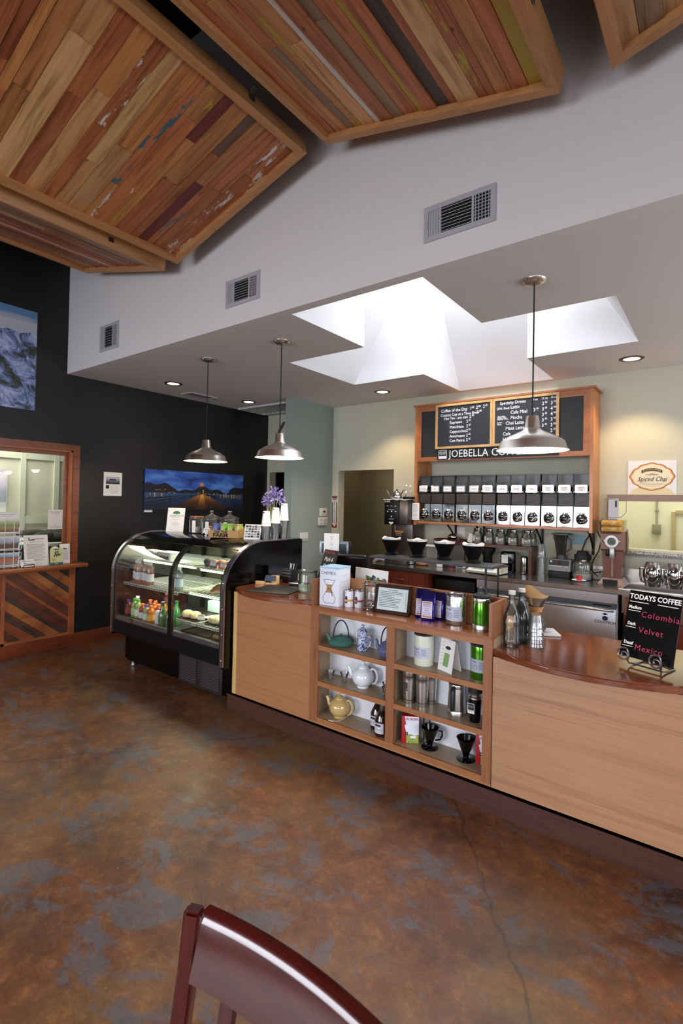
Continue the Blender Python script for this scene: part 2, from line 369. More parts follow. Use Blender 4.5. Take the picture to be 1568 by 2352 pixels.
well((x2, y1), (x3, y1), (x2, y2), (x3, y2)); well((x2, y4), (x3, y4), (x2, y3), (x3, y3))
P = [(x2, y2), (x3, y2), (x3, y3), (x2, y3)]
for k in range(4): b.add([(*P[k], ZT), (*P[(k+1) % 4], ZT), (*P[(k+1) % 4], ZR), (*P[k], ZR)], [(0, 1, 2, 3)])
struct('ceiling_skylight_well', b, plaster('skylight_paint', '#dadbdc'), 10)
b = MB().box(x2, x3, y2, y3, ZR, ZR+.02)
struct('window_3', b, thin_glass('skylight_glass', '#eef4f8', .5))
# rooms seen through the openings
for nm, pts in (('wall_office', [(-7.3, -1, 0), (-7.3, 5, 0), (-7.3, 5, 2.9), (-7.3, -1, 2.9)]), ('wall_office_back', [(-7.3, 5, 0), (-5.9, 5, 0), (-5.9, 5, 2.9), (-7.3, 5, 2.9)]), ('wall_office_front', [(-7.3, -1, 0), (-5.9, -1, 0), (-5.9, -1, 2.9), (-7.3, -1, 2.9)]),
                ('ceiling_office', [(-7.3, -1, 2.9), (-5.9, -1, 2.9), (-5.9, 5, 2.9), (-7.3, 5, 2.9)]), ('floor_office', [(-7.3, -1, 0), (-5.9, -1, 0), (-5.9, 5, 0), (-7.3, 5, 0)])):
    struct(nm, MB().add(pts, [(0, 1, 2, 3)]), W_OFFICE)
b = MB()
for y in (1.95, 2.735, 3.15, 3.55): b.box(-7.3, -7.265, y-.032, y+.032, .3, 2.9)
for z in (2.19, 1.345): b.box(-7.3, -7.27, .5, 4.5, z-.05, z+.05)
struct('trim_2', b, W_BATTEN)
b = MB(); xk0, xk1, yk = -1.3, 1.2, 7.4
b.add([(xk0, yk, 0), (xk1, yk, 0), (xk1, yk, 2.9), (xk0, yk, 2.9)], [(0, 1, 2, 3)]); b.add([(xk0, yk, 0), (xk0, YB+.14, 0), (xk0, YB+.14, 2.9), (xk0, yk, 2.9)], [(0, 1, 2, 3)])
b.add([(xk1, yk, 0), (xk1, YB+.14, 0), (xk1, YB+.14, 2.9), (xk1, yk, 2.9)], [(0, 1, 2, 3)]); b.add([(xk0, yk, 2.9), (xk1, yk, 2.9), (xk1, YB+.14, 2.9), (xk0, YB+.14, 2.9)], [(0, 1, 2, 3)])
struct('wall_kitchen', b, W_YELLOW)
b = MB(); b.box(-.50, -.46, 7.36, 7.4, 0, 1.62).box(-.46, .3, 7.37, 7.4, 1.60, 1.64); struct('trim_3', b, mat('#b8a878', .6))
b = MB(); b.add([(-4.9, 7.0, 0), (-2.9, 7.0, 0), (-2.9, 7.0, 2.9), (-4.9, 7.0, 2.9)], [(0, 1, 2, 3)])
for x in (-4.9, -2.9): b.add([(x, 7, 0), (x, YB+.14, 0), (x, YB+.14, 2.9), (x, 7, 2.9)], [(0, 1, 2, 3)])
b.add([(-4.9, 7, 2.9), (-2.9, 7, 2.9), (-2.9, YB+.14, 2.9), (-4.9, YB+.14, 2.9)], [(0, 1, 2, 3)])
struct('wall_passage', b, W_KHAKI)
b = MB()
b.box(-5.9, -5.2, 6.2, 6.22, 0, 2.3).box(-5.9, -5.89, YB+.14, 6.2, 0, 2.3).box(-5.21, -5.2, YB+.14, 6.2, 0, 2.3).box(-5.9, -5.2, YB+.14, 6.22, 2.3, 2.32); struct('wall_closet', b, W_DARK)  # near-black walls: the dark room's shade is put into their colour
b = MB().box(-5.47, -5.36, YB+.10, YB+.14, 0, 2.1); struct('door_1', b, CHERRYX)
# hatch frame and granite sill
b = MB(); b.box(HX0-.065, HX0, YB-.03, YB+.15, HZ0, HZ1+.06).box(HX0, HX1, YB-.03, YB+.15, HZ1, HZ1+.06)
struct('window_2', b, wood('grey_brown_frame', '#6a5248', '#8a7064', (1, 12, 12), .5, .05))
def granite():
    m, N, L, p = newmat('granite'); mp = coords(N, L); n = N.new('ShaderNodeTexVoronoi'); n.inputs['Scale'].default_value = 140; L.new(mp.outputs[0], n.inputs['Vector'])
    r = ramp(N, [(.1, '#2e2e2e'), (.5, '#7d7a76'), (.9, '#b8b4ae')]); L.new(n.outputs['Color'], r.inputs['Fac']); L.new(r.outputs['Color'], p.inputs['Base Color']); p.inputs['Roughness'].default_value = .25; return m
struct('trim_4', MB().rbox(HX0-.02, HX1, YB-.07, YB+.2, HZ0-.042, HZ0+.004, .004), granite())
# skirting board on the black wall
struct('baseboard_left', MB().rbox(XW, XW+.018, -5, 4.8, 0, .137, .004), CHERRY)

# office window: casing, jamb, pane, ledge, plank wainscot
b = MB(); c0 = XW+.022
b.box(XW-.001, c0, WY1, WY1+.066, .93, WZ1+.066).box(XW-.001, c0, WY0, WY1, WZ1, WZ1+.066)
struct('trim_5', b, REDH)
wf = MB(); wf.box(XW-.13, XW, WY1-.018, WY1, WZ0, WZ1).box(XW-.13, XW, WY0, WY1, WZ1-.018, WZ1)
w1 = struct('window_1', wf, REDF)
b = MB(); b.box(XW-.105, XW-.07, WY1-.055, WY1-.018, WZ0, WZ1-.018).box(XW-.105, XW-.07, WY0, WY1-.055, WZ1-.055, WZ1-.018); o = b.build('window_frame', REDH, w1); o['kind'] = 'structure'
b = MB().box(XW-.09, XW-.084, WY0, WY1-.055, WZ0, WZ1-.055); o = b.build('window_pane', PANEG, w1); o['kind'] = 'structure'
b = MB().rbox(XW-.12, XW+.17, WY0, 2.79, .885, .925, .008); struct('trim_6', b, wood('redwood_ledge', '#5f3018', '#a9683c', (12, .8, 12), .3, .3, '#87491f'))
# wainscot of reclaimed diagonal planks between a top rail, stiles and the skirting
b = MB(); xa, xb = XW, XW+.02
b.box(xa, XW+.03, 2.655, 2.715, .135, .885).box(xa, XW+.03, 2.0, 2.03, .135, .885).box(xa, XW+.03, .4, 2.0, .84, .885).box(xa, XW+.03, 2.03, 2.655, .855, .885).box(xa, XW+.03, 1.0, 2.655, .137, .165)
struct('trim_1', b, wood('redwood_rail', '#7a3a1c', '#a05c32', (12, 2, 3), .45, .1))
def plank_panel(name, y0, y1, z0, z1, sgn, seed):
    rnd = random.Random(seed); bm = bmesh.new(); lay = bm.loops.layers.float_color.new('tone'); lp = bm.loops.layers.float_color.new('paint')
    tones = ['#8f4d28', '#a0602f', '#7c3e22', '#95552b', '#5c3020', '#a86a3a', '#40302a', '#8a4826']
    c = -1.4
    while c < 2.6:
        w = rnd.choice([.045, .06, .09, .11]); col = lin(rnd.choice(tones)); d = rnd.uniform(0, .006)
        # band c <= z + sgn*y' < c+w clipped to the panel rectangle
        poly = [(y0, z0), (y1, z0), (y1, z1), (y0, z1)]
        def clip(poly, f):
            out = []
            for i in range(len(poly)):
                p, q = poly[i], poly[(i+1) % len(poly)]; a, e = f(p), f(q)
                if a >= 0: out.append(p)
                if a*e < 0: t = a/(a-e); out.append((p[0]+(q[0]-p[0])*t, p[1]+(q[1]-p[1])*t))
            return out
        g = lambda p: p[1]+sgn*.8*(p[0]-y0)
        poly = clip(poly, lambda p: g(p)-c); poly = clip(poly, lambda p: c+w-.002-g(p)) if poly else poly
        if len(poly) >= 3:
            f = bm.faces.new([bm.verts.new((XW+.012+d, p[0], p[1])) for p in poly])
            for l in f.loops: l[lay] = col; l[lp] = (0, 0, 0, 0)
        c += w
    bmesh.ops.recalc_face_normals(bm, faces=bm.faces[:])
    ex = bmesh.ops.extrude_face_region(bm, geom=bm.faces[:])
    for v in [v for v in ex['geom'] if isinstance(v, bmesh.types.BMVert)]: v.co.x -= .015
    me = bpy.data.meshes.new(name); bm.to_mesh(me); bm.free(); me.materials.append(plankmat('wainscot_planks', (12, 2.2, 4)))
    o = bpy.data.objects.new(name, me); COL.objects.link(o); o['kind'] = 'structure'; return o
def plankmat(name, grain):
    m, N, L, p = newmat(name)
    ta = N.new('ShaderNodeAttribute'); ta.attribute_name = 'tone'; pa = N.new('ShaderNodeAttribute'); pa.attribute_name = 'paint'
    mp = coords(N, L, grain); n = N.new('ShaderNodeTexNoise'); n.inputs['Scale'].default_value = 2.2; n.inputs['Detail'].default_value = 7; n.inputs['Distortion'].default_value = .8; L.new(mp.outputs[0], n.inputs['Vector'])
    # shift the grain per plank by its tone
    sh = N.new('ShaderNodeVectorMath'); sh.operation = 'MULTIPLY_ADD'; sh.inputs[1].default_value = (37, 51, 23); L.new(ta.outputs['Color'], sh.inputs[0]); L.new(mp.outputs[0], sh.inputs[2]); L.new(sh.outputs[0], n.inputs['Vector'])
    r = ramp(N, [(.30, '#a89484'), (.5, '#eee6dc'), (.66, '#ffffff')]); L.new(n.outputs['Fac'], r.inputs['Fac'])
    mu = N.new('ShaderNodeMix'); mu.data_type = 'RGBA'; mu.blend_type = 'MULTIPLY'; mu.inputs[0].default_value = .9; L.new(ta.outputs['Color'], mu.inputs[6]); L.new(r.outputs['Color'], mu.inputs[7])
    # knots
    mk = coords(N, L, tuple(2.6+g*.12 for g in grain)); vo = N.new('ShaderNodeTexVoronoi'); vo.inputs['Scale'].default_value = 1.6; L.new(mk.outputs[0], vo.inputs['Vector'])
    kr = ramp(N, [(.03, .85), (.075, 0.)]); L.new(vo.outputs['Distance'], kr.inputs['Fac'])
    k = N.new('ShaderNodeMix'); k.data_type = 'RGBA'; L.new(kr.outputs['Color'], k.inputs[0]); L.new(mu.outputs[2], k.inputs[6]); k.inputs[7].default_value = lin('#2e1a10')
    # old paint left on some planks
    mq = coords(N, L, tuple(1.0+g*.35 for g in grain)); n2 = N.new('ShaderNodeTexNoise'); n2.inputs['Scale'].default_value = 3; n2.inputs['Detail'].default_value = 9; n2.inputs['Roughness'].default_value = .7; L.new(mq.outputs[0], n2.inputs['Vector'])
    su = N.new('ShaderNodeMath'); su.operation = 'ADD'; L.new(n2.outputs['Fac'], su.inputs[0]); L.new(pa.outputs['Alpha'], su.inputs[1])
    th = ramp(N, [(.985, 0.), (1.0, 1.)]); sc = N.new('ShaderNodeMath'); sc.operation = 'MULTIPLY'; sc.inputs[1].default_value = .99; L.new(su.outputs[0], sc.inputs[0]); L.new(sc.outputs[0], th.inputs['Fac'])
    q = N.new('ShaderNodeMix'); q.data_type = 'RGBA'; L.new(th.outputs['Color'], q.inputs[0]); L.new(k.outputs[2], q.inputs[6]); L.new(pa.outputs['Color'], q.inputs[7])
    L.new(q.outputs[2], p.inputs['Base Color']); p.inputs['Roughness'].default_value = .5
    bp = N.new('ShaderNodeBump'); bp.inputs['Strength'].default_value = .12; bp.inputs['Distance'].default_value = .01; L.new(n.outputs['Fac'], bp.inputs['Height']); L.new(bp.outputs[0], p.inputs['Normal'])
    return m
plank_panel('trim_7', 2.03, 2.655, .165, .855, 1, 3)
plank_panel('trim_8', 1.0, 2.0, .165, .84, -1, 5)

# ================================================================== FLOATING WOOD CEILING PANELS
PT = {'o': '#b27d4b', 'r': '#965536', 'b': '#a3643d', 't': '#c09262', 'l': '#cca572', 'g': '#8c7458', 'd': '#624a3c', 'k': '#3c302a', 'm': '#662c28', 'c': '#aa6a42'}
PN = {'y': '#b39a35', 'w': '#d8d4cc', 's': '#3f6472'}
def ceiling_panel(name, label, a, c, along_y, cols, seed):
    """a, c: lower corners (x,z) of the end that faces the white wall; planks run along y or up the slope"""
    rnd = random.Random(seed); A = Vector((a[0], 0, a[1])); Cc = Vector((c[0], 0, c[1])); L = (Cc-A).length; ux = (Cc-A)/L; up = Vector((-ux.z, 0, ux.x))
    if up.z < 0: up = -up
    y0, y1 = -1.9, 2.42; root = thing(name, label, 'ceiling panel', ((a[0]+c[0])/2, .3, min(a[1], c[1])), 0, 'reclaimed wood ceiling panels')
    def P(u, y, h): q = A+ux*u+up*h; return Vector((q.x, y, q.z))-root.location
    bm = bmesh.new(); lt = bm.loops.layers.float_color.new('tone'); lp = bm.loops.layers.float_color.new('paint')
    W0, W1, V0, V1 = .05, L-.05, y0+.05, y1-.05
    def plank(u0, u1, v0, v1, code):
        h = .028+rnd.uniform(0, .010); col = lin(PT.get(code[0], PT['o'])); k = rnd.uniform(.98, 1.42); col = tuple(min(1, x*k) for x in col[:3])+(1,)
        pc = (0, 0, 0, 0)
        if len(code) > 1: pc = lin(PN[code[1]])[:3]+({'f': .75}.get(code[2:3], .44),)
        elif rnd.random() < .07: pc = lin(PN[rnd.choice('yws')])[:3]+(.40,)
        e = .0012; pts = [P(u, v, hh) for hh in (h, .06) for (u, v) in ((u0+e, v0+e), (u1-e, v0+e), (u1-e, v1-e), (u0+e, v1-e))]
        vs = [bm.verts.new(p) for p in pts]
        for f in ((0, 1, 2, 3), (0, 4, 5, 1), (1, 5, 6, 2), (2, 6, 7, 3), (3, 7, 4, 0)):
            fc = bm.faces.new([vs[i] for i in f])
            for l in fc.loops: l[lt] = col; l[lp] = pc
    a0, a1, b0, b1 = (W0, W1, V0, V1) if along_y else (V1, V0, W0, W1)
    s = 1 if a1 > a0 else -1; t = a0; k = 0
    while (a1-t)*s > .012:
        if k < len(cols): w, codes = cols[k]
        else: w, codes = rnd.choice([.05, .07, .085, .1, .12]), None
        w = min(w, abs(a1-t)); t2 = t+s*w; k += 1
        # lengths along the plank, starting at the far end (wall end, or the low end)
        pos = b1 if along_y else b0; stop = b0 if along_y else b1; sg = -1 if along_y else 1; j = 0
        while (stop-pos)*sg > .03:
            code = codes[j % len(codes)] if codes else rnd.choices('orbtlgdkmc', [24, 9, 18, 15, 9, 5, 1, 0, 2, 17])[0]
            ln = rnd.uniform(.35, 1.1) if not along_y else rnd.uniform(.6, 1.9)
            p2 = pos+sg*ln
            if (stop-p2)*sg < .2: p2 = stop
            lo, hi = min(pos, p2), max(pos, p2); u_lo, u_hi = min(t, t2), max(t, t2)
            if along_y: plank(u_lo, u_hi, lo, hi, code)
            else: plank(lo, hi, u_lo, u_hi, code)
            pos = p2; j += 1
        t = t2
    bmesh.ops.recalc_face_normals(bm, faces=bm.faces[:])
    me = bpy.data.meshes.new('planks'); bm.to_mesh(me); bm.free(); me.materials.append(plankmat('reclaimed_planks', (14, 1.0, 14) if along_y else (1.0, 14, 1.0)))
    o = bpy.data.objects.new('planks', me); COL.objects.link(o); o.parent = root
    fm = wood('fir_frame', '#a06c40', '#c08c58', (14, .9, 14), .5, .05, '#b07a4a'); fe = wood('fir_frame_end', '#a06c40', '#c08c58', (.9, 14, 14), .5, .05, '#b07a4a')
    def rail(u0, u1, v0, v1, m):
        b = MB(); b.add([P(u, v, h) for u in (u0, u1) for v in (v0, v1) for h in (0, .10)], [(0, 1, 3, 2), (4, 6, 7, 5), (0, 4, 5, 1), (2, 3, 7, 6), (0, 2, 6, 4), (1, 5, 7, 3)])
        return b.build('frame_rail', m, root)
    rail(0, L, y1-.05, y1, fe); rail(0, L, y0, y0+.05, fe); rail(0, .05, y0+.05, y1-.05, fm); rail(L-.05, L, y0+.05, y1-.05, fm)
    b = MB(); b.add([P(u, v, h) for u in (.02, L-.02) for v in (y0+.02, y1-.02) for h in (.062, .098)], [(0, 1, 3, 2), (4, 6, 7, 5), (0, 4, 5, 1), (2, 3, 7, 6), (0, 2, 6, 4), (1, 5, 7, 3)]); b.build('backing_board', mat('#5a3b22', .8), root)
    b = MB()
    for yy in (1.55, -.6):
        q = P(L*.5, yy, .1); b.tube([q, q+Vector((0, 0, 1.6))], .012, 8)
    b.build('hanger', mat('#4a4a4a', .4, 1), root)
    for uu in (.0, L):
        for yy in (1.95, .2):
            q = P(uu, yy, .06); s_ = -1 if uu == 0 else 1; b = MB(); b.box(q.x, q.x+s_*.004, q.y-.02, q.y+.02, q.z-.02, q.z+.05); b.box(q.x, q.x+s_*.035, q.y-.02, q.y+.02, q.z+.046, q.z+.05); b.build('steel_bracket', mat('#8a8a8c', .35, 1), root)
    return root
ceiling_panel('ceiling_panel', 'reclaimed plank ceiling panel beside the black wall with lengthwise boards', (-5.053, 3.877), (-3.727, 3.552), True,
              [(.10, 'cr'), (.12, 'oc'), (.05, 'g'), (.06, 'by'), (.10, 'rc'), (.05, 'b'), (.06, ['bwf']), (.11, 'cc'), (.06, 'b'), (.1, 'r')], 11)
ceiling_panel('ceiling_panel', 'plank ceiling panel with crosswise boards and white paint streaks, over the pastry case', (-3.551, 3.562), (-2.166, 3.911), False,
              [(.045, ['cw', 'c', 'cw']), (.07, ['cw', 'bw', 'cw']), (.085, ['b', 'c', 'o']), (.05, ['cs', 'c', 'b']), (.075, ['m', 'o', 'o']), (.06, ['b', 'd', 'rwf']), (.11, ['c', 'o', 't']), (.07, ['oy', 'm', 'o']), (.1, ['c', 'oy', 't']), (.06, ['o', 'cs', 'rsf']), (.11, ['t', 'o', 't']), (.08, ['t', 'l', 'm']), (.075, ['b', 'bw', 'c']), (.1, ['t', 'o', 't']), (.09, ['c', 'b', 'o']), (.12, ['l', 't', 'b'])], 23)
ceiling_panel('ceiling_panel', 'plank ceiling panel with dark, yellow and blue boards over the middle of the counter', (-2.002, 3.898), (-.614, 3.560), True,
              [(.06, ['c', 'o']), (.09, ['o', 't']), (.05, ['g', 'b']), (.07, ['oy', 'l']), (.08, ['t', 'o']), (.04, ['cwf', 'c']), (.09, ['c', 'r']), (.07, ['g', 'g']), (.09, ['c', 'b']), (.035, ['oyf', 'k']), (.08, ['c', 'r']), (.075, ['k', 'd', 'k']), (.05, ['b', 't']), (.11, ['l', 'l', 't']), (.05, ['cy', 'csf']), (.04, ['b', 'c']), (.08, ['o', 'c']), (.08, ['c', 'b']), (.075, ['oyf', 'oyf']), (.05, ['l', 't']), (.06, ['g', 'g'])], 37)
ceiling_panel('ceiling_panel', 'plank ceiling panel farthest from the black wall, only its low corner in view', (-.398, 3.562), (.99, 3.905), True,
              [(.07, ['t', 'o']), (.09, ['g', 'd']), (.12, ['l', 'l']), (.09, ['csf', 'l']), (.1, ['o', 'c'])], 41)

# ================================================================== COUNTER
PZ = .125
CARC = wood('cabinet_carcass', '#8a6648', '#a88462', (1, 8, 8), .6, 0)
solo('counter_plinth', MB().box(-3.12, .6, YF-.006, YF+.04, 0, PZ).box(-3.12, .6, YF-.012, YF+.04, PZ-.012, PZ), DARKW, 'dark stained plinth board running along the floor under the whole counter', 'plinth', (0, 0, 0))
r = thing('counter_cabinet', 'short wood panelled counter section between pastry case and display shelves', 'counter', (-2.7, 2.9, 0), 0, 'panelled counter sections')
world_mb(r).box(-3.03, -2.272, YF, YF+.02, PZ+.012, .932).build('front_panel', FIR, r)
world_mb(r).box(-3.072, -3.03, YF, YF+.03, PZ+.012, .932).build('corner_post', wood('pale_edge_wood', '#c29a5c', '#d8b478', (14, 14, .8), .45, .1), r)
world_mb(r).box(-3.07, -2.28, YF+.03, 3.36, .127, .932).build('carcass', CARC, r)
r = thing('counter_cabinet', 'long wood panelled counter section carrying the coffee chalkboard', 'counter', (-.55, 2.9, 0), 0, 'panelled counter sections')
world_mb(r).box(-.982, .6, YF, YF+.02, PZ+.012, .836).build('front_panel', FIRP, r)
world_mb(r).box(-.975, .6, YF+.03, 3.36, .127, .836).build('carcass', CARC, r)
def countertop(label, x0, x1, z, bul, yb, name='countertop', tail=None):
    n = 28; pts = [(x0+(x1-x0)*i/n, YF+.012-bul*(1-(2*i/n-1)**2)) for i in range(n+1)]+([(tail, YF+.012), (tail, yb)] if tail else [(x1, yb)])+[(x0, yb)]
    b = MB(); t = bmesh.new(); vs = [t.verts.new((p[0], p[1], z-.034)) for p in pts]; f = t.faces.new(vs); e = bmesh.ops.extrude_face_region(t, geom=[f])
    for v in e['geom']:
        if isinstance(v, bmesh.types.BMVert): v.co.z = z
    ed = [e for e in t.edges if abs(e.verts[0].co.z-e.verts[1].co.z) < 1e-6 and max(e.verts[0].co.y, e.verts[1].co.y) < YF+.02]
    bmesh.ops.bevel(t, geom=ed, offset=.008, segments=3, affect='EDGES'); b.merge(t)
    return solo(name, b, TOPW, label, 'countertop')
ZL, ZR2, ZE = .968, .872, .942
countertop('polished red-brown countertop with bowed edge next to the pastry case', -3.075, -2.272, ZL, .135, 3.40)
countertop('polished red-brown countertop with bowed edge under the coffee chalkboard', -.985, -.12, ZR2, .125, 3.38, tail=.6)
# display shelf unit
r = thing('display_shelf', 'open display shelf unit with six cubbies set into the counter front', 'shelf', (-1.63, 2.78, 0))
w = world_mb
w(r).box(-2.27, -2.201, YF-.004, YF+.02, .151, .923).build('post', OAKV, r); w(r).box(-1.655, -1.597, YF-.004, YF+.02, .182, .888).build('post', OAKV, r); w(r).box(-1.036, -.986, YF-.004, YF+.02, .151, .923).build('post', OAKV, r)
w(r).box(-2.201, -1.036, YF-.003, YF+.02, .888, .925).build('rail', OAK, r)
w(r).box(-2.201, -1.036, YF-.003, YF+.02, .15, .182).build('rail', OAK, r)
w(r).box(-2.27, -.986, YF+.0, YF+.03, PZ+.012, .15).build('base_strip', FIR, r)
YK = 2.872
SHELFTOP = plaster('shelf_laminate', '#a08a70', .35, .0)
for x0, x1 in ((-2.245, -1.632), (-1.62, -1.0)):
    for z in (.672, .428):
        b = w(r); b.box(x0, x1, YF+.012, YK, z-.03, z-.0005); o = b.build('shelf', SHELFTOP, r)
        fx0, fx1 = (-2.201, -1.655) if x0 < -2 else (-1.597, -1.036)
        b = w(r); b.box(fx0, fx1, YF-.002, YF+.012, z-.031, z); b.build('shelf_edge', OAK, r)
    b = w(r); b.box(x0, x1, YF+.02, YK, .16, .183); b.build('shelf', SHELFTOP, r)
w(r).box(-2.26, -.99, YK, YK+.014, .15, .93).build('back_panel', mat('#dfe2ea', .45, name='white_laminate'), r)
for x in (-2.258, -1.632, -.999):
    w(r).box(x, x+.012, YF+.015, YK, .15, .93).build('side_panel', plaster('side_laminate', '#9a8468', .5, 0), r)
w(r).box(-2.262, -.986, YF-.014, 2.905, .923, ZE).build('ledge', wood('ledge_wood', '#6e3f26', '#925a36', (1, 12, 12), .25, .35, '#804c2e'), r)
for x0, x1 in ((-2.262, -2.245), (-1.004, -.987)):
    w(r).box(x0, x1, YF-.012, 2.905, ZE, 1.118).build('end_board', OAKV, r)
w(r).box(-2.245, -1.004, 2.892, 2.905, ZE, 1.118).build('back_board', OAK, r)
w(r).box(-2.262, -1.002, 2.886, 3.36, .127, .923).build('carcass', CARC, r)

# ================================================================== WALL AND CEILING FITTINGS
def vent(label, x0, x1, z0, z1):
    cx, cz = (x0+x1)/2, (z0+z1)/2; r = thing('wall_vent', label, 'vent', (cx, YS, cz), 0, 'air registers on the white upper wall'); W, H = x1-x0, z1-z0
    gm = mat('#b4b6ba', .4, name='vent_grey')
    b = MB(); m = .028
    b.box(-W/2, W/2, -.012, 0, -H/2, -H/2+m).box(-W/2, W/2, -.012, 0, H/2-m, H/2).box(-W/2, -W/2+m, -.012, 0, -H/2+m, H/2-m).box(W/2-m, W/2, -.012, 0, -H/2+m, H/2-m)
    for f in (-.26, .20): b.box(W*f-.006, W*f+.006, -.012, 0, -H/2+m, H/2-m)
    b.build('frame', gm, r)
    MB().box(-W/2+m, W/2-m, -.003, -.001, -H/2+m, H/2-m).build('duct', mat('#101114', .9), r)
    n = 8; h = H-2*m
    for i in range(n):
        z = -h/2+h*(i+.5)/n; b = MB(T(-W*.03, -.006, z) @ RX(.5)); b.box(-W*.23+.008, W*.23-.008, -.008, .008, -.0012, .0012); b.build('louver', gm, r)
    b = MB(); xa, xb = W*.20+.006, W/2-m
    for i in range(5): x = xa+(xb-xa)*(i+.5)/5; b.box(x-.0018, x+.0018, -.011, -.004, -h/2, h/2)
    for i in range(9): z = -h/2+h*i/8; b.box(xa, xb, -.010, -.006, z-.0015, z+.0015)
    b.build('grille', gm, r)
    b = MB(); xa, xb = -W/2+m, -W*.26-.006
    b.box(xa, xb, -.006, -.003, -h/2, h/2)
    for i in range(4): x = xa+(xb-xa)*(i+.5)/4; b.box(x-.004, x+.004, -.011, -.005, -h/2, h/2)
    b.box(xa-.01, xa-.004, -.018, -.006, -.03, .02); b.build('damper_plate', gm, r)
vent('largest grey air register on the upper wall, over the pendant by the chalk menu', -1.386, -.965, 3.155, 3.357)
vent('mid-sized white air register high on the wall, between the other two', -3.12, -2.745, 3.152, 3.362)
vent('smallest-looking air register on the upper wall, next to the black wall', -5.06, -4.71, 3.125, 3.385)
r = thing('ceiling_register', 'small flat grey air register on the low ceiling beside the black wall', 'vent', (-5.45, 4.1, ZS))
b = MB(); b.box(-.105, .105, -.21, -.185, -.012, 0).box(-.105, .105, .185, .21, -.012, 0).box(-.105, -.08, -.185, .185, -.012, 0).box(.08, .105, -.185, .185, -.012, 0); b.build('frame', mat('#b9b7b4', .5), r)
MB().box(-.08, .08, -.185, .185, -.003, -.001).build('duct', mat('#3d3c3c', .9), r)
b = MB()
for i in range(5): b.box(-.08+.032*i, -.076+.032*i, -.185, .185, -.009, -.002)
b.build('louver', mat('#6f6d6b', .5), r)
r = thing('ceiling_grille', 'wide white return air grille on the ceiling behind the green partition', 'vent', (-5.2, 5.22, ZS))
b = MB()
for i in range(11): x = -.5+.1*i; b.box(x-.004, x+.004, -.24, .24, -.02, 0)
b.box(-.5, .5, -.25, -.24, -.025, 0).box(-.5, .5, .24, .25, -.025, 0); b.build('frame', mat('#c9c9c6', .5), r)
MB().box(-.5, .5, -.24, .24, -.006, -.001).build('panel', mat('#a8a8a6', .6), r)

def downlight(label, x, y, power):
    r = thing('downlight', label, 'ceiling light', (x, y, ZS), 0, 'recessed downlights in the low ceiling')
    sub(lambda b: b.lathe([(.068, -.001), (.07, -.006), (.098, -.004), (.102, -.0005)], n=36), 'trim_ring', mat('#4b443e', .35, .8), r)
    sub(lambda b: b.lathe([(0, -.003), (.055, -.003), (.068, -.002)], n=28), 'lens', mat('#fff6e6', .5, 0, 7.), r)
    spot('downlight_beam', (x, y, ZS-.02), (0, 0, -1), power, '#ffdcae', 105, .5, .05)
downlight('recessed downlight nearest the upper white wall, by the small ceiling register', -5.152, 3.5, 16)
downlight('recessed downlight next to the wide return air grille', -5.198, 4.722, 16)
downlight('recessed downlight between the green partition and the chalk menu', -3.31, 5.161, 55)
downlight('recessed downlight over the chai poster, past the chalk menu', -.668, 5.201, 55)

def pendant(label, x, y, zrim, power, strap=False):
    r = thing('pendant_lamp', label, 'pendant lamp', (x, y, ZS), 0, 'brushed metal pendant lamps over the counter'); z = zrim-ZS; R = .2
    sub(lambda b: b.lathe([(0, -.026), (.022, -.026), (.05, -.02), (.068, -.006), (.07, 0)], n=36), 'canopy', STEELB, r)
    sub(lambda b: b.tube([(0, 0, -.02), (0, 0, z+.21)], .0045, 8), 'cord', BLACKM, r)
    prof = [(R+.006, 0), (R+.004, .004), (R-.006, .012), (R-.018, .052), (R-.026, .060), (R-.06, .082), (R-.10, .10), (.062, .118), (.052, .126), (.045, .135), (.036, .20), (.033, .208), (0, .209)]
    inner = [(R+.004, .002), (R-.010, .014), (R-.022, .052), (R-.032, .058), (R-.07, .08), (.06, .112), (0, .118)]
    sub(lambda b: b.lathe([(a, h+z) for a, h in prof], n=48), 'lamp_shade', STEELB, r)
    sub(lambda b: b.lathe([(a, h+z) for a, h in inner], n=48), 'shade_lining', mat('#f4f0e8', .6, name='white_enamel'), r)
    sub(lambda b: b.ball((0, 0, z+.055), .032, 1, 1, 1.25), 'bulb', mat('#fff0d4', .4, 0, 14.), r)
    if strap: sub(lambda b: b.tube([(-.012, 0, z+.205), (-.004, .0, z+.23), (.02, 0, z+.26), (.05, 0, z+.30)], [.010, .012, .013, .010], 8), 'cord_loop', BLACKM, r)
    point('pendant_bulb_light', (x, y, zrim+.02), power, '#ffe6c4', .05)
pendant('brushed metal pendant lamp hanging in front of the pier photograph, nearest the black wall', -3.968, 3.073, at(474, 1060, 1, 3.073).z, 22)
pendant('brushed metal pendant lamp beside the green partition, middle of the three', -2.992, 3.074, at(643, 1052, 1, 3.074).z, 22, True)
pendant('brushed metal pendant lamp hanging in front of the chalk menu', -.911, 3.082, at(1228, 1035, 1, 3.082).z, 22)
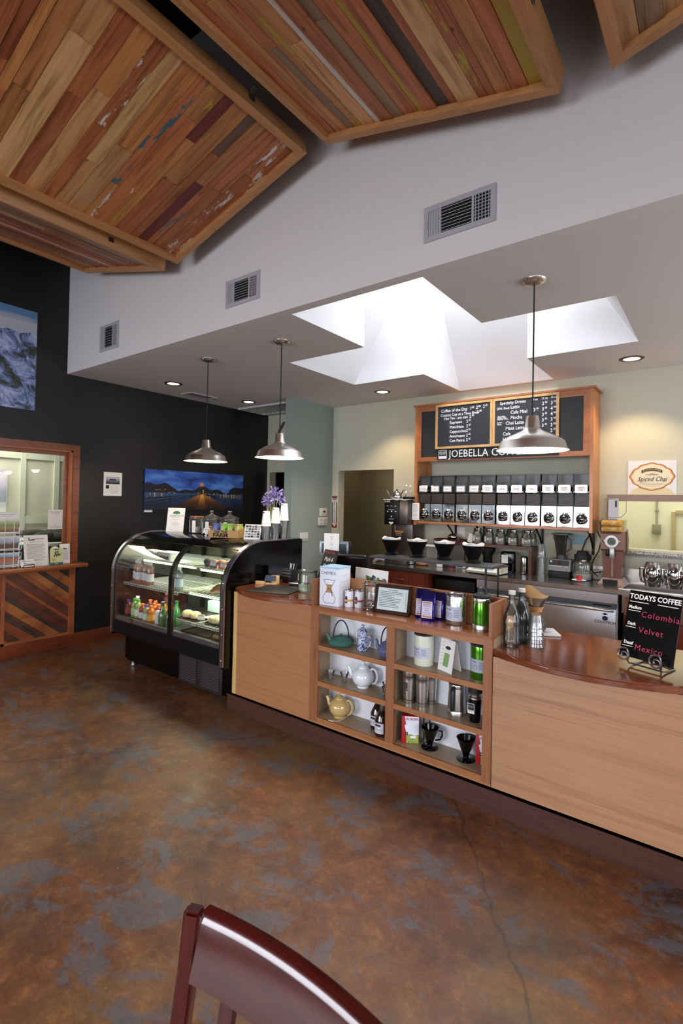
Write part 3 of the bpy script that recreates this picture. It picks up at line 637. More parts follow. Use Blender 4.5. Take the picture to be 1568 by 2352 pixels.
# ================================================================== PASTRY CASE
CX0, CX1, CB = -4.76, -3.09, 3.50
def case_prof(off=0, z0=.36, t1=90, n=18):
    """front outline of the case in (y,z), from the bottom of the glass up and over to the top"""
    out = [(2.60+off, z0), (2.60+off, .93)]
    for i in range(1, n+1):
        t = math.radians(t1*i/n); out.append((3.02-(.42-off)*math.cos(t), .93+(.385-off)*math.sin(t)))
    return out
r = CASE = thing('pastry_case', 'curved glass refrigerated pastry case on a black base, by the black wall', 'display case', (-3.93, 3.0, 0))
for x0, x1 in ((CX0, CX0+.03), (CX1-.03, CX1)):
    b = w(r); b.prism(case_prof(.006, .33)+[(CB, 1.309), (CB, .06), (2.76, .06), (2.76, .33)], x0, x1, 'x'); b.build('side_panel', BLACKG, r)
def band(r, name, x0, x1, off, th, m, z0=.36, t1=90, extra=None):
    a = case_prof(off, z0, t1); c = case_prof(off+th, z0, t1)[::-1]
    if extra: a = a+[(extra, a[-1][1])]; c = [(extra, c[0][1])]+c
    b = w(r); n = len(a); poly = a+c
    b.add([(x0, *p) for p in poly]+[(x1, *p) for p in poly], [(i, (i+1), len(poly)+i+1, len(poly)+i) for i in range(len(poly)-1)])
    for k in (0, len(poly)): b.add([(x0 if k == 0 else x1, *p) for p in poly], [(i, i+1, len(poly)-2-i, len(poly)-1-i) for i in range(n-1)])
    return b.build(name, m, r)
TRIM = brushed('trim_steel', '#b4b2ba', .26, (1, 1, 30), .015)
for x0, x1 in ((CX0-.004, CX0+.032), (CX1-.036, CX1+.004)):
    tr = band(r, 'steel_trim', x0, x1, -.006, .012, TRIM, .35, 90, 3.30)
    b = w(r); xm = (x0+x1)/2
    for (y, z) in ((2.594, .40), (2.594, .60), (2.594, .80), (2.598, 1.0)): b.ball((xm, y, z), .005, u=8, v=6)
    b.build('rivet', CHROME, tr)
for x0, x1 in ((CX0+.035, -3.835), (-3.785, CX1-.038)):
    band(r, 'curved_glass', x0, x1, .002, .005, CASEG, .475, 57)
band(r, 'mullion', -3.838, -3.782, .008, .02, BLACK, .475, 90, 3.3)
band(r, 'black_gasket', CX0+.03, CX0+.055, .006, .012, BLACK, .475, 60); band(r, 'black_gasket', CX1-.058, CX1-.034, .006, .012, BLACK, .475, 60)
# upper glossy cover and flat top
a = [(3.02-.418*math.cos(math.radians(t)), .93+.383*math.sin(math.radians(t))) for t in range(56, 91, 3)]
b = w(r); poly = a+[(CB, 1.313), (CB, 1.285), (3.02, 1.28)]+[(3.02-.39*math.cos(math.radians(t)), .93+.355*math.sin(math.radians(t))) for t in range(84, 55, -6)]
b.prism(poly, CX0+.02, CX1-.02, 'x'); b.build('top_cover', BLACKG, r)
b = w(r); b.box(CX0+.03, CX1-.03, 2.60, 2.66, .352, .475).box(CX0+.03, CX1-.03, 2.61, 2.9, .35, .40); b.build('lower_rail', BLACK, r)
b = w(r); b.box(CX0+.03, CX1-.03, 2.622, 2.66, .475, .512); b.build('inner_sill', mat('#6c7076', .35, .6), r)
b = w(r); b.box(CX0+.03, CX1-.03, 2.64, CB-.03, .40, .497); b.build('deck', mat('#2b2c2d', .4, .3), r)
b = w(r); b.box(CX0+.03, CX1-.03, CB-.03, CB, .06, 1.29); b.build('back_wall', mat('#55563f', .25, .6), r)
for x in (-4.45, -4.12, -3.62, -3.35):
    b = w(r); b.box(x-.02, x+.02, 3.43, 3.455, .5, 1.28); b.build('back_post', BLACK, r)
b = w(r); b.box(CX0+.06, CX1-.0, 2.745, CB, .055, .35); o = b.build('base', BLACKG, r)
# condenser grille on the base
g = w(r); g.rbox(-3.83, -3.25, 2.728, 2.746, .05, .315, .003); g = g.build('condenser_grille', mat('#3a3536', .35, .5), r)
for xa, xb in ((-3.80, -3.575), (-3.51, -3.275)):
    b = w(r)
    for i in range(11):
        z = .075+.021*i; b.add([(xa, 2.727, z), (xb, 2.727, z), (xb, 2.715, z+.008), (xa, 2.715, z+.008), (xb, 2.727, z+.014), (xa, 2.727, z+.014)], [(0, 1, 2, 3), (3, 2, 4, 5)])
    b.build('louver', mat('#a8a2a6', .28, .9), g)
for x, y in ((-4.66, 2.79), (-3.14, 2.79), (-4.66, 3.4), (-3.14, 3.4)):
    b = w(r); b.cyl((x, y, 0), (x, y, .012), .028, .026, 16).cyl((x, y, .012), (x, y, .06), .016, .016, 16); b.build('leveling_foot', CHROME, r)
WIRE = mat('#b9bbb6', .4)
def shelf(x0, x1, z, y0, y1):
    b = w(r); h = .022
    b.box(x0, x1, y0-.003, y0+.001, z-h, z-h+.004).box(x0, x1, y0-.003, y0+.001, z-.001, z+.003)
    n = int((x1-x0)/.042)
    for i in range(n+1): x = x0+(x1-x0)*i/n; b.box(x-.002, x+.002, y0-.003, y0+.001, z-h, z)
    for i in range(n+1): x = x0+(x1-x0)*i/n; b.box(x-.0015, x+.0015, y0, y1, z-.004, z)
    for k in range(4): y = y0+(y1-y0)*k/3; b.box(x0, x1, y-.003, y+.003, z-.008, z-.004)
    b.build('wire_shelf', WIRE, r)
XA0, XA1, XB0, XB1 = CX0+.04, -3.83, -3.80, CX1-.04
SL1, SL2, SR1, SR2, SR3, SD = 1.055, .825, 1.047, .852, .612, .497
shelf(XA0, XA1, SL1, 2.84, 3.45); shelf(XA0, XA1, SL2, 2.70, 3.45); shelf(XB0, XB1, SR1, 2.84, 3.45); shelf(XB0, XB1, SR2, 2.70, 3.45); shelf(XB0, XB1, SR3, 2.665, 3.45)
for x0, x1, z, y in ((XA0, XA1, 1.27, 3.0), (XB0, XB1, 1.27, 3.0), (XB0, XB1, SR1-.03, 2.90), (XB0, XB1, SR2-.03, 2.78), (XA0, XA1, SL1-.03, 2.90)):
    b = w(r); b.cyl((x0+.03, y, z), (x1-.03, y, z), .011, n=10); b.build('light_tube', mat('#f4ffdc', .4, 0, 6.), r)
area('case_light', ((XB0+XB1)/2, 3.05, 1.262), (0, .1, -1), .6, .1, 12.9, '#f4ffcc'); area('case_light', ((XA0+XA1)/2, 3.05, 1.262), (0, .1, -1), .8, .1, 6.9, '#f6fff0')
area('case_light', ((XB0+XB1)/2, 2.92, SR1-.045), (0, .3, -1), .6, .06, 6.3, '#f4ffcc'); area('case_light', ((XB0+XB1)/2, 2.80, SR2-.045), (0, .3, -1), .6, .06, 6.8, '#f4ffcc')
area('case_light', ((XA0+XA1)/2, 2.92, SL1-.045), (0, .2, -1), .8, .06, 4.3, '#f6fff0'); area('case_light', ((XA0+XA1)/2, 2.80, SL2-.045), (0, .2, -1), .8, .06, 3.2, '#f6fff0')
b = w(r); b.disc((-4.42, 2.618, .495), .026, 20, (0, -1, 0)); o = b.build('round_sticker', BLACK, r)
b = w(r); b.text('1', .03, T(-4.42, 2.617, .497) @ FACE); b.build('sticker_print', mat('#b8a63a', .6), o)

# --- food and drinks inside
def bottle(label, x, y, z, kind, cap='#e0641e', juice='#7a2a16', lab='#e8dcc8', group='small juice bottles in the pastry case'):
    q = thing('juice_bottle', label, 'bottle', (x, y, z), 0, group)
    k = {'s': (.033, .158), 't': (.033, .185), 'w': (.035, .212)}[kind]; R, H = k
    body = [(0, .002), (R*.85, 0), (R, .008), (R, H*.52), (R*.92, H*.58), (R, H*.66), (R*.8, H*.78), (R*.42, H*.86), (R*.42, H*.9)]
    if kind == 'w': body = [(0, .002), (R*.9, 0), (R, .01), (R, H*.72), (R*.9, H*.78), (R*.45, H*.86), (R*.42, H*.92)]
    sub(lambda b: b.lathe(body, n=20), 'body', juice if not isinstance(juice, str) else mat(juice, .12), q)
    sub(lambda b: b.lathe([(R*.5, H*.88), (R*.52, H*.99), (R*.46, H), (0, H)], n=16), 'cap', mat(cap, .4), q)
    sub(lambda b: b.lathe([(R*1.012, H*.16), (R*1.012, H*.50)], n=20), 'paper_label', mat(lab, .6), q)
    return q
PINKJ = thin_glass('pink_drink', '#e8c4bc', 1.2, .04, .35, '#d89a90'); GREENG = mat('#1f6a3c', .08, 0, 0, coat=.5); KIWI = mat('#8aa860', .15); DKJ = mat('#5a1c18', .12); ORJ = mat('#c0651e', .15); WATER = thin_glass('water_bottle', '#dbe6ea', 1.2, .04, .2, '#c8d4dc')
row = [(-4.655, 2.80), (-4.575, 2.775), (-4.50, 2.80), (-4.435, 2.79), (-4.375, 2.77)]
names = ['pink drink bottle with silver cap at the wall end of the upper drinks shelf', 'second pink drink bottle from the wall end of the upper drinks shelf', 'pink drink bottle in the middle of five on the upper drinks shelf', 'fourth pink drink bottle from the wall end of the upper drinks shelf', 'pink drink bottle at the inner end of the row of five']
for (x, y), nm in zip(row, names): bottle(nm, x, y, SL2, 'w', '#b9bcc0', PINKJ, '#d9dee4', 'pink drink bottles on the middle shelf')
bottle('clear water bottle with pale blue label beside the mullion, behind glass', -3.93, 2.78, SL2, 'w', '#c4c8cc', WATER, '#bcd2e6', None)
J = [(-4.63, 2.80, 't', '#e6e2da', '#6a1c16', '#b93a28', 'dark red juice bottle with white cap, nearest the wall in the lower drinks'),
     (-4.655, 2.72, 's', '#2e2a78', '#5c1a22', '#8a2a30', 'dark juice bottle with purple cap in the lower corner by the wall'),
     (-4.545, 2.72, 't', '#3f9a3a', KIWI, '#b4cc90', 'green kiwi juice bottle with green cap, the one nearer the wall'),
     (-4.475, 2.715, 't', '#3f9a3a', KIWI, '#dfe4d6', 'green kiwi juice bottle with green cap, the one nearer the orange caps'),
     (-4.50, 2.86, 's', '#e0641e', DKJ, '#a84030', 'dark red juice bottle with orange cap, behind the green kiwi bottles'),
     (-4.41, 2.86, 's', '#e0641e', DKJ, '#a84030', 'dark red juice bottle with orange cap in the back row, beside a purple cap'),
     (-4.33, 2.90, 's', '#3a2f8c', mat('#8d8a28', .15), '#c8c060', 'yellow-green juice bottle with purple cap in the back row'),
     (-4.25, 2.92, 's', '#3a2f8c', mat('#8d8a28', .15), '#c8c060', 'yellow-green juice bottle with purple cap at the end of the back row'),
     (-4.385, 2.705, 's', '#e0641e', mat('#8a3a2c', .12), '#d8ccd8', 'reddish juice bottle with orange cap in front, next to the kiwi bottles'),
     (-4.31, 2.70, 's', '#3a2f8c', mat('#8a9a6a', .12), '#b8d8d0', 'pale green juice bottle with purple cap in the front row'),
     (-4.235, 2.70, 's', '#e0641e', ORJ, '#d8a040', 'orange juice bottle with orange cap in the front row, by the white carton'),
     (-4.32, 2.79, 's', '#e0641e', ORJ, '#d8a040', 'orange juice bottle with orange cap, second row behind the purple cap'),
     (-4.25, 2.79, 's', '#e0641e', mat('#8a3a2c', .12), '#d8ccd8', 'reddish juice bottle with orange cap in the second row'),
     (-4.18, 2.80, 's', '#e0641e', ORJ, '#d8a040', 'orange juice bottle with orange cap beside the green glass bottles'),
     (-4.165, 2.87, 's', '#3a2f8c', mat('#8a3a2c', .12), '#d8ccd8', 'reddish juice bottle with purple cap, behind the white carton')]
for x, y, kd, cap, ju, lab, nm in J: bottle(nm, x, y, SD, kd, cap, ju, lab)
bottle('dark red tall bottle standing alone at the back of the lower drinks', -4.50, 3.05, SD+.06, 't', '#4a1614', '#4a1614', '#5a1a18', None)
solo('drink_carton', MB().rbox(-.027, .027, -.022, .022, 0, .125, .002), mat('#d8dde6', .5), 'white and blue drink carton between the juice bottles and green bottles', 'carton', (-4.125, 2.71, SD), .3)
for k, (x, y, nm) in enumerate([(-4.05, 2.70, 'green glass bottle in front, beside the white drink carton'), (-3.958, 2.71, 'green glass bottle in front, tucked behind the mullion'), (-4.0, 2.81, 'green glass bottle at the rear of the three by the mullion')]):
    q = thing('glass_bottle', nm, 'bottle', (x, y, SD), 0, 'green glass bottles in the pastry case')
    q.scale = (1.18, 1.18, 1.2); sub(lambda b: b.lathe([(0, .003), (.03, 0), (.033, .01), (.034, .075), (.026, .105), (.014, .14), (.013, .168)], n=22), 'body', GREENG, q)
    sub(lambda b: b.lathe([(.0145, .165), (.0145, .182), (0, .183)], n=14), 'cap', mat('#1b4a2c', .35), q)
# tubs on the top shelf
def tub(label, x, y, wd, dp, h, m, band_):
    q = thing('food_tub', label, 'food tub', (x, y, SL1), 0, 'plastic tubs on the top shelf')
    sub(lambda b: b.rbox(-wd/2, wd/2, -dp/2, dp/2, 0, h, .012, 3), 'body', m, q)
    sub(lambda b: b.rbox(-wd/2-.006, wd/2+.006, -dp/2-.006, dp/2+.006, h-.004, h+.012, .004), 'lid', mat('#d8dad4', .4), q)
    b = MB()
    for i in range(6): b.box(-wd*.4+wd*.8*i/6, -wd*.4+wd*.8*i/6+wd*.09, -dp/2-.002, -dp/2-.0005, h*.2, h*.6+.006*(i % 2))
    b.build('label_print', band_, q); return q
tub('clear tub of dark nuts on the top shelf, nearest the wall', -4.63, 2.95, .20, .11, .062, mat('#57534a', .3), mat('#c9c6bc', .6))
tub('white tub with dark print on the top shelf, nearer the mullion', -4.31, 2.93, .20, .12, .07, mat('#cfcfc6', .35), INK)
solo('folded_napkin', MB().box(-.13, .13, -.07, .07, 0, .006).box(-.12, .12, -.06, .065, .006, .01), PAPER, 'white paper napkin lying on the top shelf in front of the white tub', 'napkin', (-4.17, 2.92, SL1))
# muffins and pastries
def muffin(label, x, y, z, wrap='#a04a48', top='#8a4030', s=1., wrapgrp='wrapped muffins on the top pastry shelf'):
    q = thing('muffin', label, 'muffin', (x, y, z), random.uniform(0, 3), wrapgrp); n = 28
    b = MB(); pts = []; 
    for (rr, h) in ((.026, 0), (.038, .05)):
        for i in range(n): k = 1+.06*(i % 2); pts.append((rr*k*s*math.cos(2*PI*i/n), rr*k*s*math.sin(2*PI*i/n), h*s))
    b.add(pts, [(i, (i+1) % n, n+(i+1) % n, n+i) for i in range(n)]+[tuple(range(n))]); b.build('paper_cup', mat(wrap, .6), q)
    b = MB(); t = bmesh.new(); bmesh.ops.create_icosphere(t, subdivisions=3, radius=.042*s)
    for v in t.verts: v.co = Vector((v.co.x, v.co.y, max(v.co.z, -.01*s)*.75))*(1+.05*math.sin(v.co.x*210)*math.cos(v.co.y*190)); v.co.z += .048*s
    b.merge(t); b.build('muffin_crown', mat(top, .8), q); return q
my = 2.92
muffin('dark chocolate muffin at the mullion end of the top pastry shelf', -3.70, my, SR1, '#3a2218', '#2c1a12')
muffin('nut-topped dark muffin behind the first price card', -3.60, my-.02, SR1, '#4a2420', '#6a4028')
for i, nm in enumerate(['pink wrapped muffin just past the first price card', 'second of the four pink wrapped muffins', 'pink wrapped muffin behind the second price card', 'pink wrapped muffin at the case end of the four']):
    muffin(nm, -3.51+.082*i, my+.03*(i % 2), SR1, '#b4514c', '#a8503c')
muffin('single pink wrapped muffin on a sheet of paper on the lower pastry shelf', -3.50, 2.95, SR3+.011, '#b06a56', '#9a4c3a', 1.05, None)
solo('parchment_sheet', MB().add([(-.19, -.12, .002), (.16, -.16, .002), (.22, .10, .004), (-.12, .14, .003), (-.19, -.12, .008), (.16, -.16, .008), (.22, .10, .010), (-.12, .14, .009)], [(0, 1, 2, 3), (4, 5, 6, 7), (0, 1, 5, 4), (1, 2, 6, 5), (2, 3, 7, 6), (3, 0, 4, 7)]), mat('#d9d6bc', .8), 'sheet of parchment paper under the single muffin', 'paper', (-3.46, 2.95, SR3))
def price_card(label, x, y, z, txt, rz=0):
    q = thing('price_card', label, 'price card', (x, y, z), rz, 'small price cards in the pastry case')
    b = MB(T(0, 0, .028) @ RX(-.25)); b.box(-.032, .032, -.001, .001, 0, .044); b.build('card', PAPER, q)
    b = MB(T(0, 0, .028) @ RX(-.25)); b.text(txt, .018, T(0, -.0016, .013) @ FACE)
    for k in range(2): b.box(-.022, .022, -.0016, -.0012, .028+.006*k, .030+.006*k)
    b.build('lettering', INK, q)
    sub(lambda b: b.box(-.004, .004, -.003, .003, 0, .03).box(-.012, .012, -.012, .012, 0, .004), 'clip_stand', mat('#9a9a96', .4, .8), q)
price_card('tilted price card in front of the dark muffins', -3.56, 2.858, SR1, '90', .15); price_card('price card at the case end of the top pastry shelf', -3.42, 2.852, SR1, '3.5')
price_card('price card beside the pale round loaves on the lower shelf', -3.50, 2.70, SR3, '3', .5); price_card('price card by the pie dish at the lower corner of the case', -3.20, 2.69, SR3, '4')
def croissant(label, x, y, z, rz, s=1, col='#6b3c1c'):
    b = MB(); n = 26
    for i in range(n):
        t = (i/(n-1)-.5)*2.4; R = .05*s; rr = (.034*math.cos((i/(n-1)-.5)*2.7)+.004)*s*(1+.10*math.sin(i*1.9))
        b.ball((R*math.sin(t)*1.2, R*math.cos(t)-.03*s, rr*.85), rr, .55, 1, .85, 12, 8, RZ(-t))
    return solo('croissant', b, mat(col, .45, coat=.3), label, 'croissant', (x, y, z), rz, 'croissants on the middle pastry shelf')
croissant('large golden brown croissant, nearest the mullion on the middle pastry shelf', -3.43, 2.83, SR2, .3, 1.25, '#7a4a22'); croissant('second croissant, partly behind the case trim', -3.28, 2.86, SR2, -.2, 1.05); croissant('small croissant in front at the case end of the middle shelf', -3.22, 2.77, SR2, .5, .8)
def bun(label, x, y, z, sx, sy, sz, rz=0, col='#c9b98c'):
    t = bmesh.new(); bmesh.ops.create_icosphere(t, subdivisions=3, radius=1)
    for v in t.verts: k = 1+.05*math.sin(v.co.x*7+2)*math.cos(v.co.y*6); v.co = Vector((v.co.x*sx*k, v.co.y*sy*k, max(v.co.z, -.6)*sz))
    for v in t.verts: v.co.z += sz*.6
    b = MB(); b.merge(t); return solo('scone', b, BREAD, label, 'scone', (x, y, z), rz, 'pale scones on the lower pastry shelf')
def breadm():
    m, N, L, p = newmat('scone_crust'); mp = coords(N, L); n = N.new('ShaderNodeTexNoise'); n.inputs['Scale'].default_value = 30; n.inputs['Detail'].default_value = 5; L.new(mp.outputs[0], n.inputs['Vector'])
    r_ = ramp(N, [(.38, '#a58a4e'), (.52, '#d6c898'), (.7, '#e6dcba')]); L.new(n.outputs['Fac'], r_.inputs['Fac']); L.new(r_.outputs['Color'], p.inputs['Base Color']); p.inputs['Roughness'].default_value = .7; return m
BREAD = breadm()
bun('pale scone against the mullion on the lower pastry shelf', -3.735, 2.74, SR3+.012, .055, .05, .038); bun('pale scone second from the mullion on the lower pastry shelf', -3.64, 2.75, SR3+.012, .055, .05, .036)
bun('long pale scone on the tray beside its price card', -3.38, 2.76, SR3+.012, .08, .05, .038, .1); bun('pale scone behind the long one, by the case trim', -3.25, 2.80, SR3+.012, .06, .05, .036)
def tray(label, x0, x1, y0, y1, z, m): return solo('baking_tray', MB().box(x0, x1, y0, y1, 0, .003).box(x0, x1, y0, y0+.004, .003, .011).box(x0, x1, y1-.004, y1, .003, .011).box(x0, x0+.004, y0+.004, y1-.004, .003, .011).box(x1-.004, x1, y0+.004, y1-.004, .003, .011), m, label, 'tray', (0, 0, z), 0, 'baking trays in the pastry case')
TR = mat('#26241f', .35, .5)
tray('dark baking tray under the two scones by the mullion', -3.79, -3.57, 2.675, 3.0, SR3+.0005, TR); tray('dark baking tray under the long scone', -3.47, -3.16, 2.72, 2.86, SR3+.0005, TR)
tray('large dark baking tray on the floor of the case', -3.78, -3.40, 2.70, 3.2, SD, TR)
q = thing('pastry_box', 'pale blue cardboard pastry box on the lower shelf behind the muffin', 'box', (-3.65, 3.12, SR3+.001), .0)
sub(lambda b: b.rbox(-.17, .17, -.10, .10, 0, .10, .002), 'carton', mat('#9fbcc0', .7), q); sub(lambda b: b.text('popcakes', .03, T(.05, -.1015, .04) @ FACE), 'lettering', mat('#dfe9e6', .7), q)
q = thing('pie_dish', 'round glass pie dish with a seeded brown pie on the case floor', 'pie', (-3.262, 2.775, SD))
sub(lambda b: b.lathe([(.085, 0), (.12, .035), (.128, .036), (.126, .040), (.115, .037), (.082, .006), (0, .006)], n=36), 'dish', GLASSW, q); sub(lambda b: b.lathe([(.111, .034), (.10, .05), (.06, .058), (0, .06)], n=36), 'pie_crust', mat('#6a5a30', .8), q)
for i, (x, y, nm) in enumerate([(-3.32, 2.90, 'nut cookie nearest the second price card'), (-3.25, 2.93, 'nut cookie in the middle of three beside the pink muffins'), (-3.17, 2.92, 'nut cookie at the case end beside the pink muffins')]):
    b = MB(); b.ball((0, 0, .016), .034, 1, 1, .5)
    for k in range(9): b.ball((.02*math.cos(k*2.3), .02*math.sin(k*2.3), .026), .008, u=8, v=6)
    solo('nut_cookie', b, mat('#8a6a3c', .7), nm, 'cookie', (x, y, SR1+.001), i, 'nut cookies on the top pastry shelf')

# ================================================================== ON TOP OF THE CASE
ZC = 1.3135
def wedge_sign(name, label, cat, x, y, z, wd, h, rz, lean, m=PAPER, th=.004, group=None):
    """a leaning sheet; returns thing and the matrix that puts flat art (x right, y up, origin at foot centre) on its front"""
    q = thing(name, label, cat, (x, y, z), rz, group); A = RX(-lean)
    b = MB(A); b.box(-wd/2, wd/2, 0, th, 0, h); b.build('sheet', m, q)
    return q, A @ T(0, -.0008, 0) @ FACE
P = at(404, 1221, 2, ZC); k = mpp(P)
q, A = wedge_sign('table_sign', 'white leaflet sign with a green tree emblem, on the case by the biscuit jars', 'sign', P.x, P.y-.02, ZC, .19, .25, .50, .17)
b = MB(A); b.text('AGROECO', .032, T(.01, .165, 0), shear=.1); b.build('lettering', mat('#3a4a42', .8), q)
b = MB(A)
b.add([(.005+.042*math.cos(a), .188+.030*math.sin(a), 0) for a in [PI*i/14 for i in range(15)]], [tuple(range(15))]); b.box(-.002+.005, .012, .178, .19, 0, .0002); b.build('tree_emblem', mat('#2c6a4c', .8), q)
b = MB(A)
for t, s_, y in (('LA PITA', .013, .10), ('NICARAGUA', .014, .085), ('COFFEE', .012, .055), ('CERT Fair Trade Coop', .011, .018)): b.text(t, s_, T(0, y, 0))
for y in (.148, .125, .072): b.box(-.05, .05, y, y+.002, 0, .0002)
b.build('fine_print', GREYP, q)
def cookie_jar(label, x, y, lid_knob=True, copper=False):
    q = thing('biscuit_jar', label, 'jar', (x, y, ZC), 0, 'glass biscuit jars on the pastry case'); R = .088
    sub(lambda b: b.lathe([(0, .004), (R*.9, .002), (R, .012), (R, .135), (R*.93, .15), (R*.95, .16)], n=36), 'jar_body', JARG, q)
    if lid_knob: sub(lambda b: b.lathe([(R*1.02, .160), (R, .17), (R*.55, .19), (R*.22, .20), (.014, .208), (.022, .222), (.02, .236), (0, .24)], n=32), 'lid', JARG, q)
    else: sub(lambda b: b.lathe([(R*.98, .158), (R*1.0, .166), (R*.9, .172), (0, .172)], n=32), 'lid', mat('#b4684a', .3, .6), q)
    for a in (-2.3, -1.4):
        sub(lambda b: b.lathe([(R*1.004, .012), (R*1.004, .13)], n=5, a0=a, a1=a+.42), 'paper_label', PAPER, q)
    return q
JARG = thin_glass('jar_glass', '#f6f9f7', 1.4, .04, .05, '#e4e8e6')
cookie_jar('squat biscuit jar with a copper lid, on the pastry case', -4.21, 3.19, False)
j2 = cookie_jar('glass biscuit jar with knob lid and a price card in front', -3.93, 3.13); cookie_jar('glass biscuit jar with knob lid and no price card, behind the snack box', -3.74, 3.19)
price_card('price card in front of the glass biscuit jar on top of the case', -3.86, 3.015, ZC, '3.5', .4)
bi = mat('#7a4a2c', .8)
for i, (x, y, h) in enumerate([(-4.23, 3.18, .0), (-4.18, 3.22, .0), (-4.20, 3.17, .02)]): solo('biscuit', MB().lathe([(0, .022), (.032, .02), (.036, .01), (.032, 0), (0, 0)], n=18), bi, ['brown biscuit in the copper lid jar, front of two on the bottom', 'brown biscuit in the copper lid jar, rear of two on the bottom', 'brown biscuit on top in the copper lid jar'][i], 'biscuit', (x, y, ZC+.005+h), 0, 'biscuits in the copper lid jar')
for i in range(4): solo('biscuit', MB().lathe([(0, .02), (.034, .018), (.04, .009), (.034, 0), (0, 0)], n=18), mat('#a0683c', .8), ['round biscuit at the bottom of the jar with the price card', 'second biscuit up in the jar with the price card', 'third biscuit up in the jar with the price card', 'topmost biscuit in the jar with the price card'][i], 'biscuit', (-3.93+.03*((-1)**i)*.6, 3.13+.01*(i % 2), ZC+.005+.0205*i), 0, 'biscuits in the middle jar')
# snack box
P = at(527, 1236, 2, ZC); q = thing('snack_box', 'brown cardboard box with bold black lettering, full of snack bars', 'box', (-3.58, 3.03, ZC), .42)
KR = mat('#b08a58', .8)
b = MB(); W_, D_ = .30, .15
b.box(-W_/2, W_/2, -D_/2, -D_/2+.004, 0, .068).box(-W_/2, W_/2, D_/2-.004, D_/2, 0, .10).box(-W_/2, -W_/2+.004, -D_/2, D_/2, 0, .068).box(W_/2-.004, W_/2, -D_/2, D_/2, 0, .085).box(-W_/2, W_/2, -D_/2, D_/2, 0, .003); b.build('carton', KR, q)
b = MB(); b.text('OFF THE', .034, T(-.03, -D_/2-.001, .050) @ FACE, bold=.0012).text('FARM', .046, T(-.03, -D_/2-.001, .022) @ FACE, bold=.002, squash=1.25); b.build('lettering', INK, q)
cs = [('#3a4a8c', 'blue'), ('#4a5a9a', 'blue'), ('#8a8c78', 'grey'), ('#7aa83a', 'green'), ('#8fb84a', 'green'), ('#6f9a34', 'green'), ('#a86a54', 'reddish'), ('#9fc060', 'green')]
nmz = ['blue wrapped snack bar at the jar end of the cardboard box', 'second blue wrapped snack bar in the cardboard box', 'grey wrapped snack bar beside the blue ones', 'green wrapped snack bar next to the grey one', 'green wrapped snack bar standing third from the end of the box', 'darker green wrapped snack bar', 'reddish wrapped snack bar near the photo card', 'pale green wrapped snack bar at the photo card end of the box']
Mq = Matrix.Translation(q.location) @ RZ(.42)
for i, (c_, nm_) in enumerate(cs):
    b = MB(); b.rbox(-.014, .014, -.045, .045, 0, .112, .006, 2); b.box(-.014, .014, -.045, .045, .112, .120)
    p_ = Mq @ Vector((-.125+.036*i, .012, .004)); solo('snack_bar', b, mat(c_, .35), nmz[i], 'snack bar', p_, 0, 'snack bars in the cardboard box', rot=(0, .12*(-1)**i, .42+.1*(i % 3-1)))
# collage card
P = at(575, 1235, 2, ZC); q, A = wedge_sign('photo_card', 'white card covered with small blue and grey photographs, beside the snack box', 'card', -3.30, 3.07, ZC, .15, .132, .45, .25)
cols4 = [mat(c_, .7) for c_ in ('#46525f', '#7a8c9c', '#2c3238', '#9aa6ac', '#59656a')]
rr = random.Random(4); b = MB(A)
for i in range(5):
    for j in range(5):
        b.mi = rr.randrange(5); x, y = -.068+i*.0275, .014+j*.0225; b.box(x, x+.024, y, y+.018+rr.uniform(-.004, .002), 0, .0003)
b.build('small_photographs', cols4, q)
# cup stacks: clear plastic cups with a stack of upturned paper cups on each
CUPG = thin_glass('clear_plastic_cup', '#fafbfb', 1.4, .06, .10, '#e8eef0')
for (u, v, h, n, nm, px_) in ((612, 1240, .115, 4, 'nearest the counter', -3.10), (629, 1237, .135, 5, 'in the middle', -3.17), (646, 1235, .155, 7, 'at the back', -3.22)):
    k = {612: (-3.145, 3.09), 629: (-3.18, 3.24), 646: (-3.215, 3.385)}[u]
    q = thing('plastic_cup_stack', 'clear plastic cup holding upturned paper cups, '+nm+' of three on the case', 'cup', (k[0], k[1], ZC), 0, 'clear plastic cups on the pastry case'); R0, R1 = .030, .046
    sub(lambda b: b.lathe([(0, .004), (R0, 0), (R1, h), (R1+.004, h+.002), (R1+.004, h+.006), (R1, h+.004), (R0-.002, .004)], n=28), 'cup', CUPG, q)
    sub(lambda b: b.lathe([(R0*1.03, .035), (R0+.75*(R1-R0), h*.75)], n=6, a0=-2.0, a1=-1.2), 'printed_emblem', mat('#26324a', .6), q)
    q = thing('paper_cup_stack', 'upturned white paper cup, '+nm+' of three on the clear cups', 'paper cup', (k[0], k[1], ZC+h+.006), 0, 'upturned paper cups'); H = .095+.009*n
    prof = []
    for i in range(n): prof += [(.0425-.0, .009*i), (.0435, .009*i+.003), (.0418, .009*i+.004)] if i else [(.042, 0), (.0435, .003), (.041, .006)]
    prof = [(.042, 0), (.0432, .004)]+[(.041, .008), (.029, H-.004), (.027, H), (.026, H-.004), (0, H-.004)]
    sub(lambda b: b.lathe(prof, n=30), 'cup', WHITE, q); sub(lambda b: b.box(-.005, .006, -.033, -.028, H-.02, H-.008), 'printed_emblem', mat('#3a2a24', .7), q)
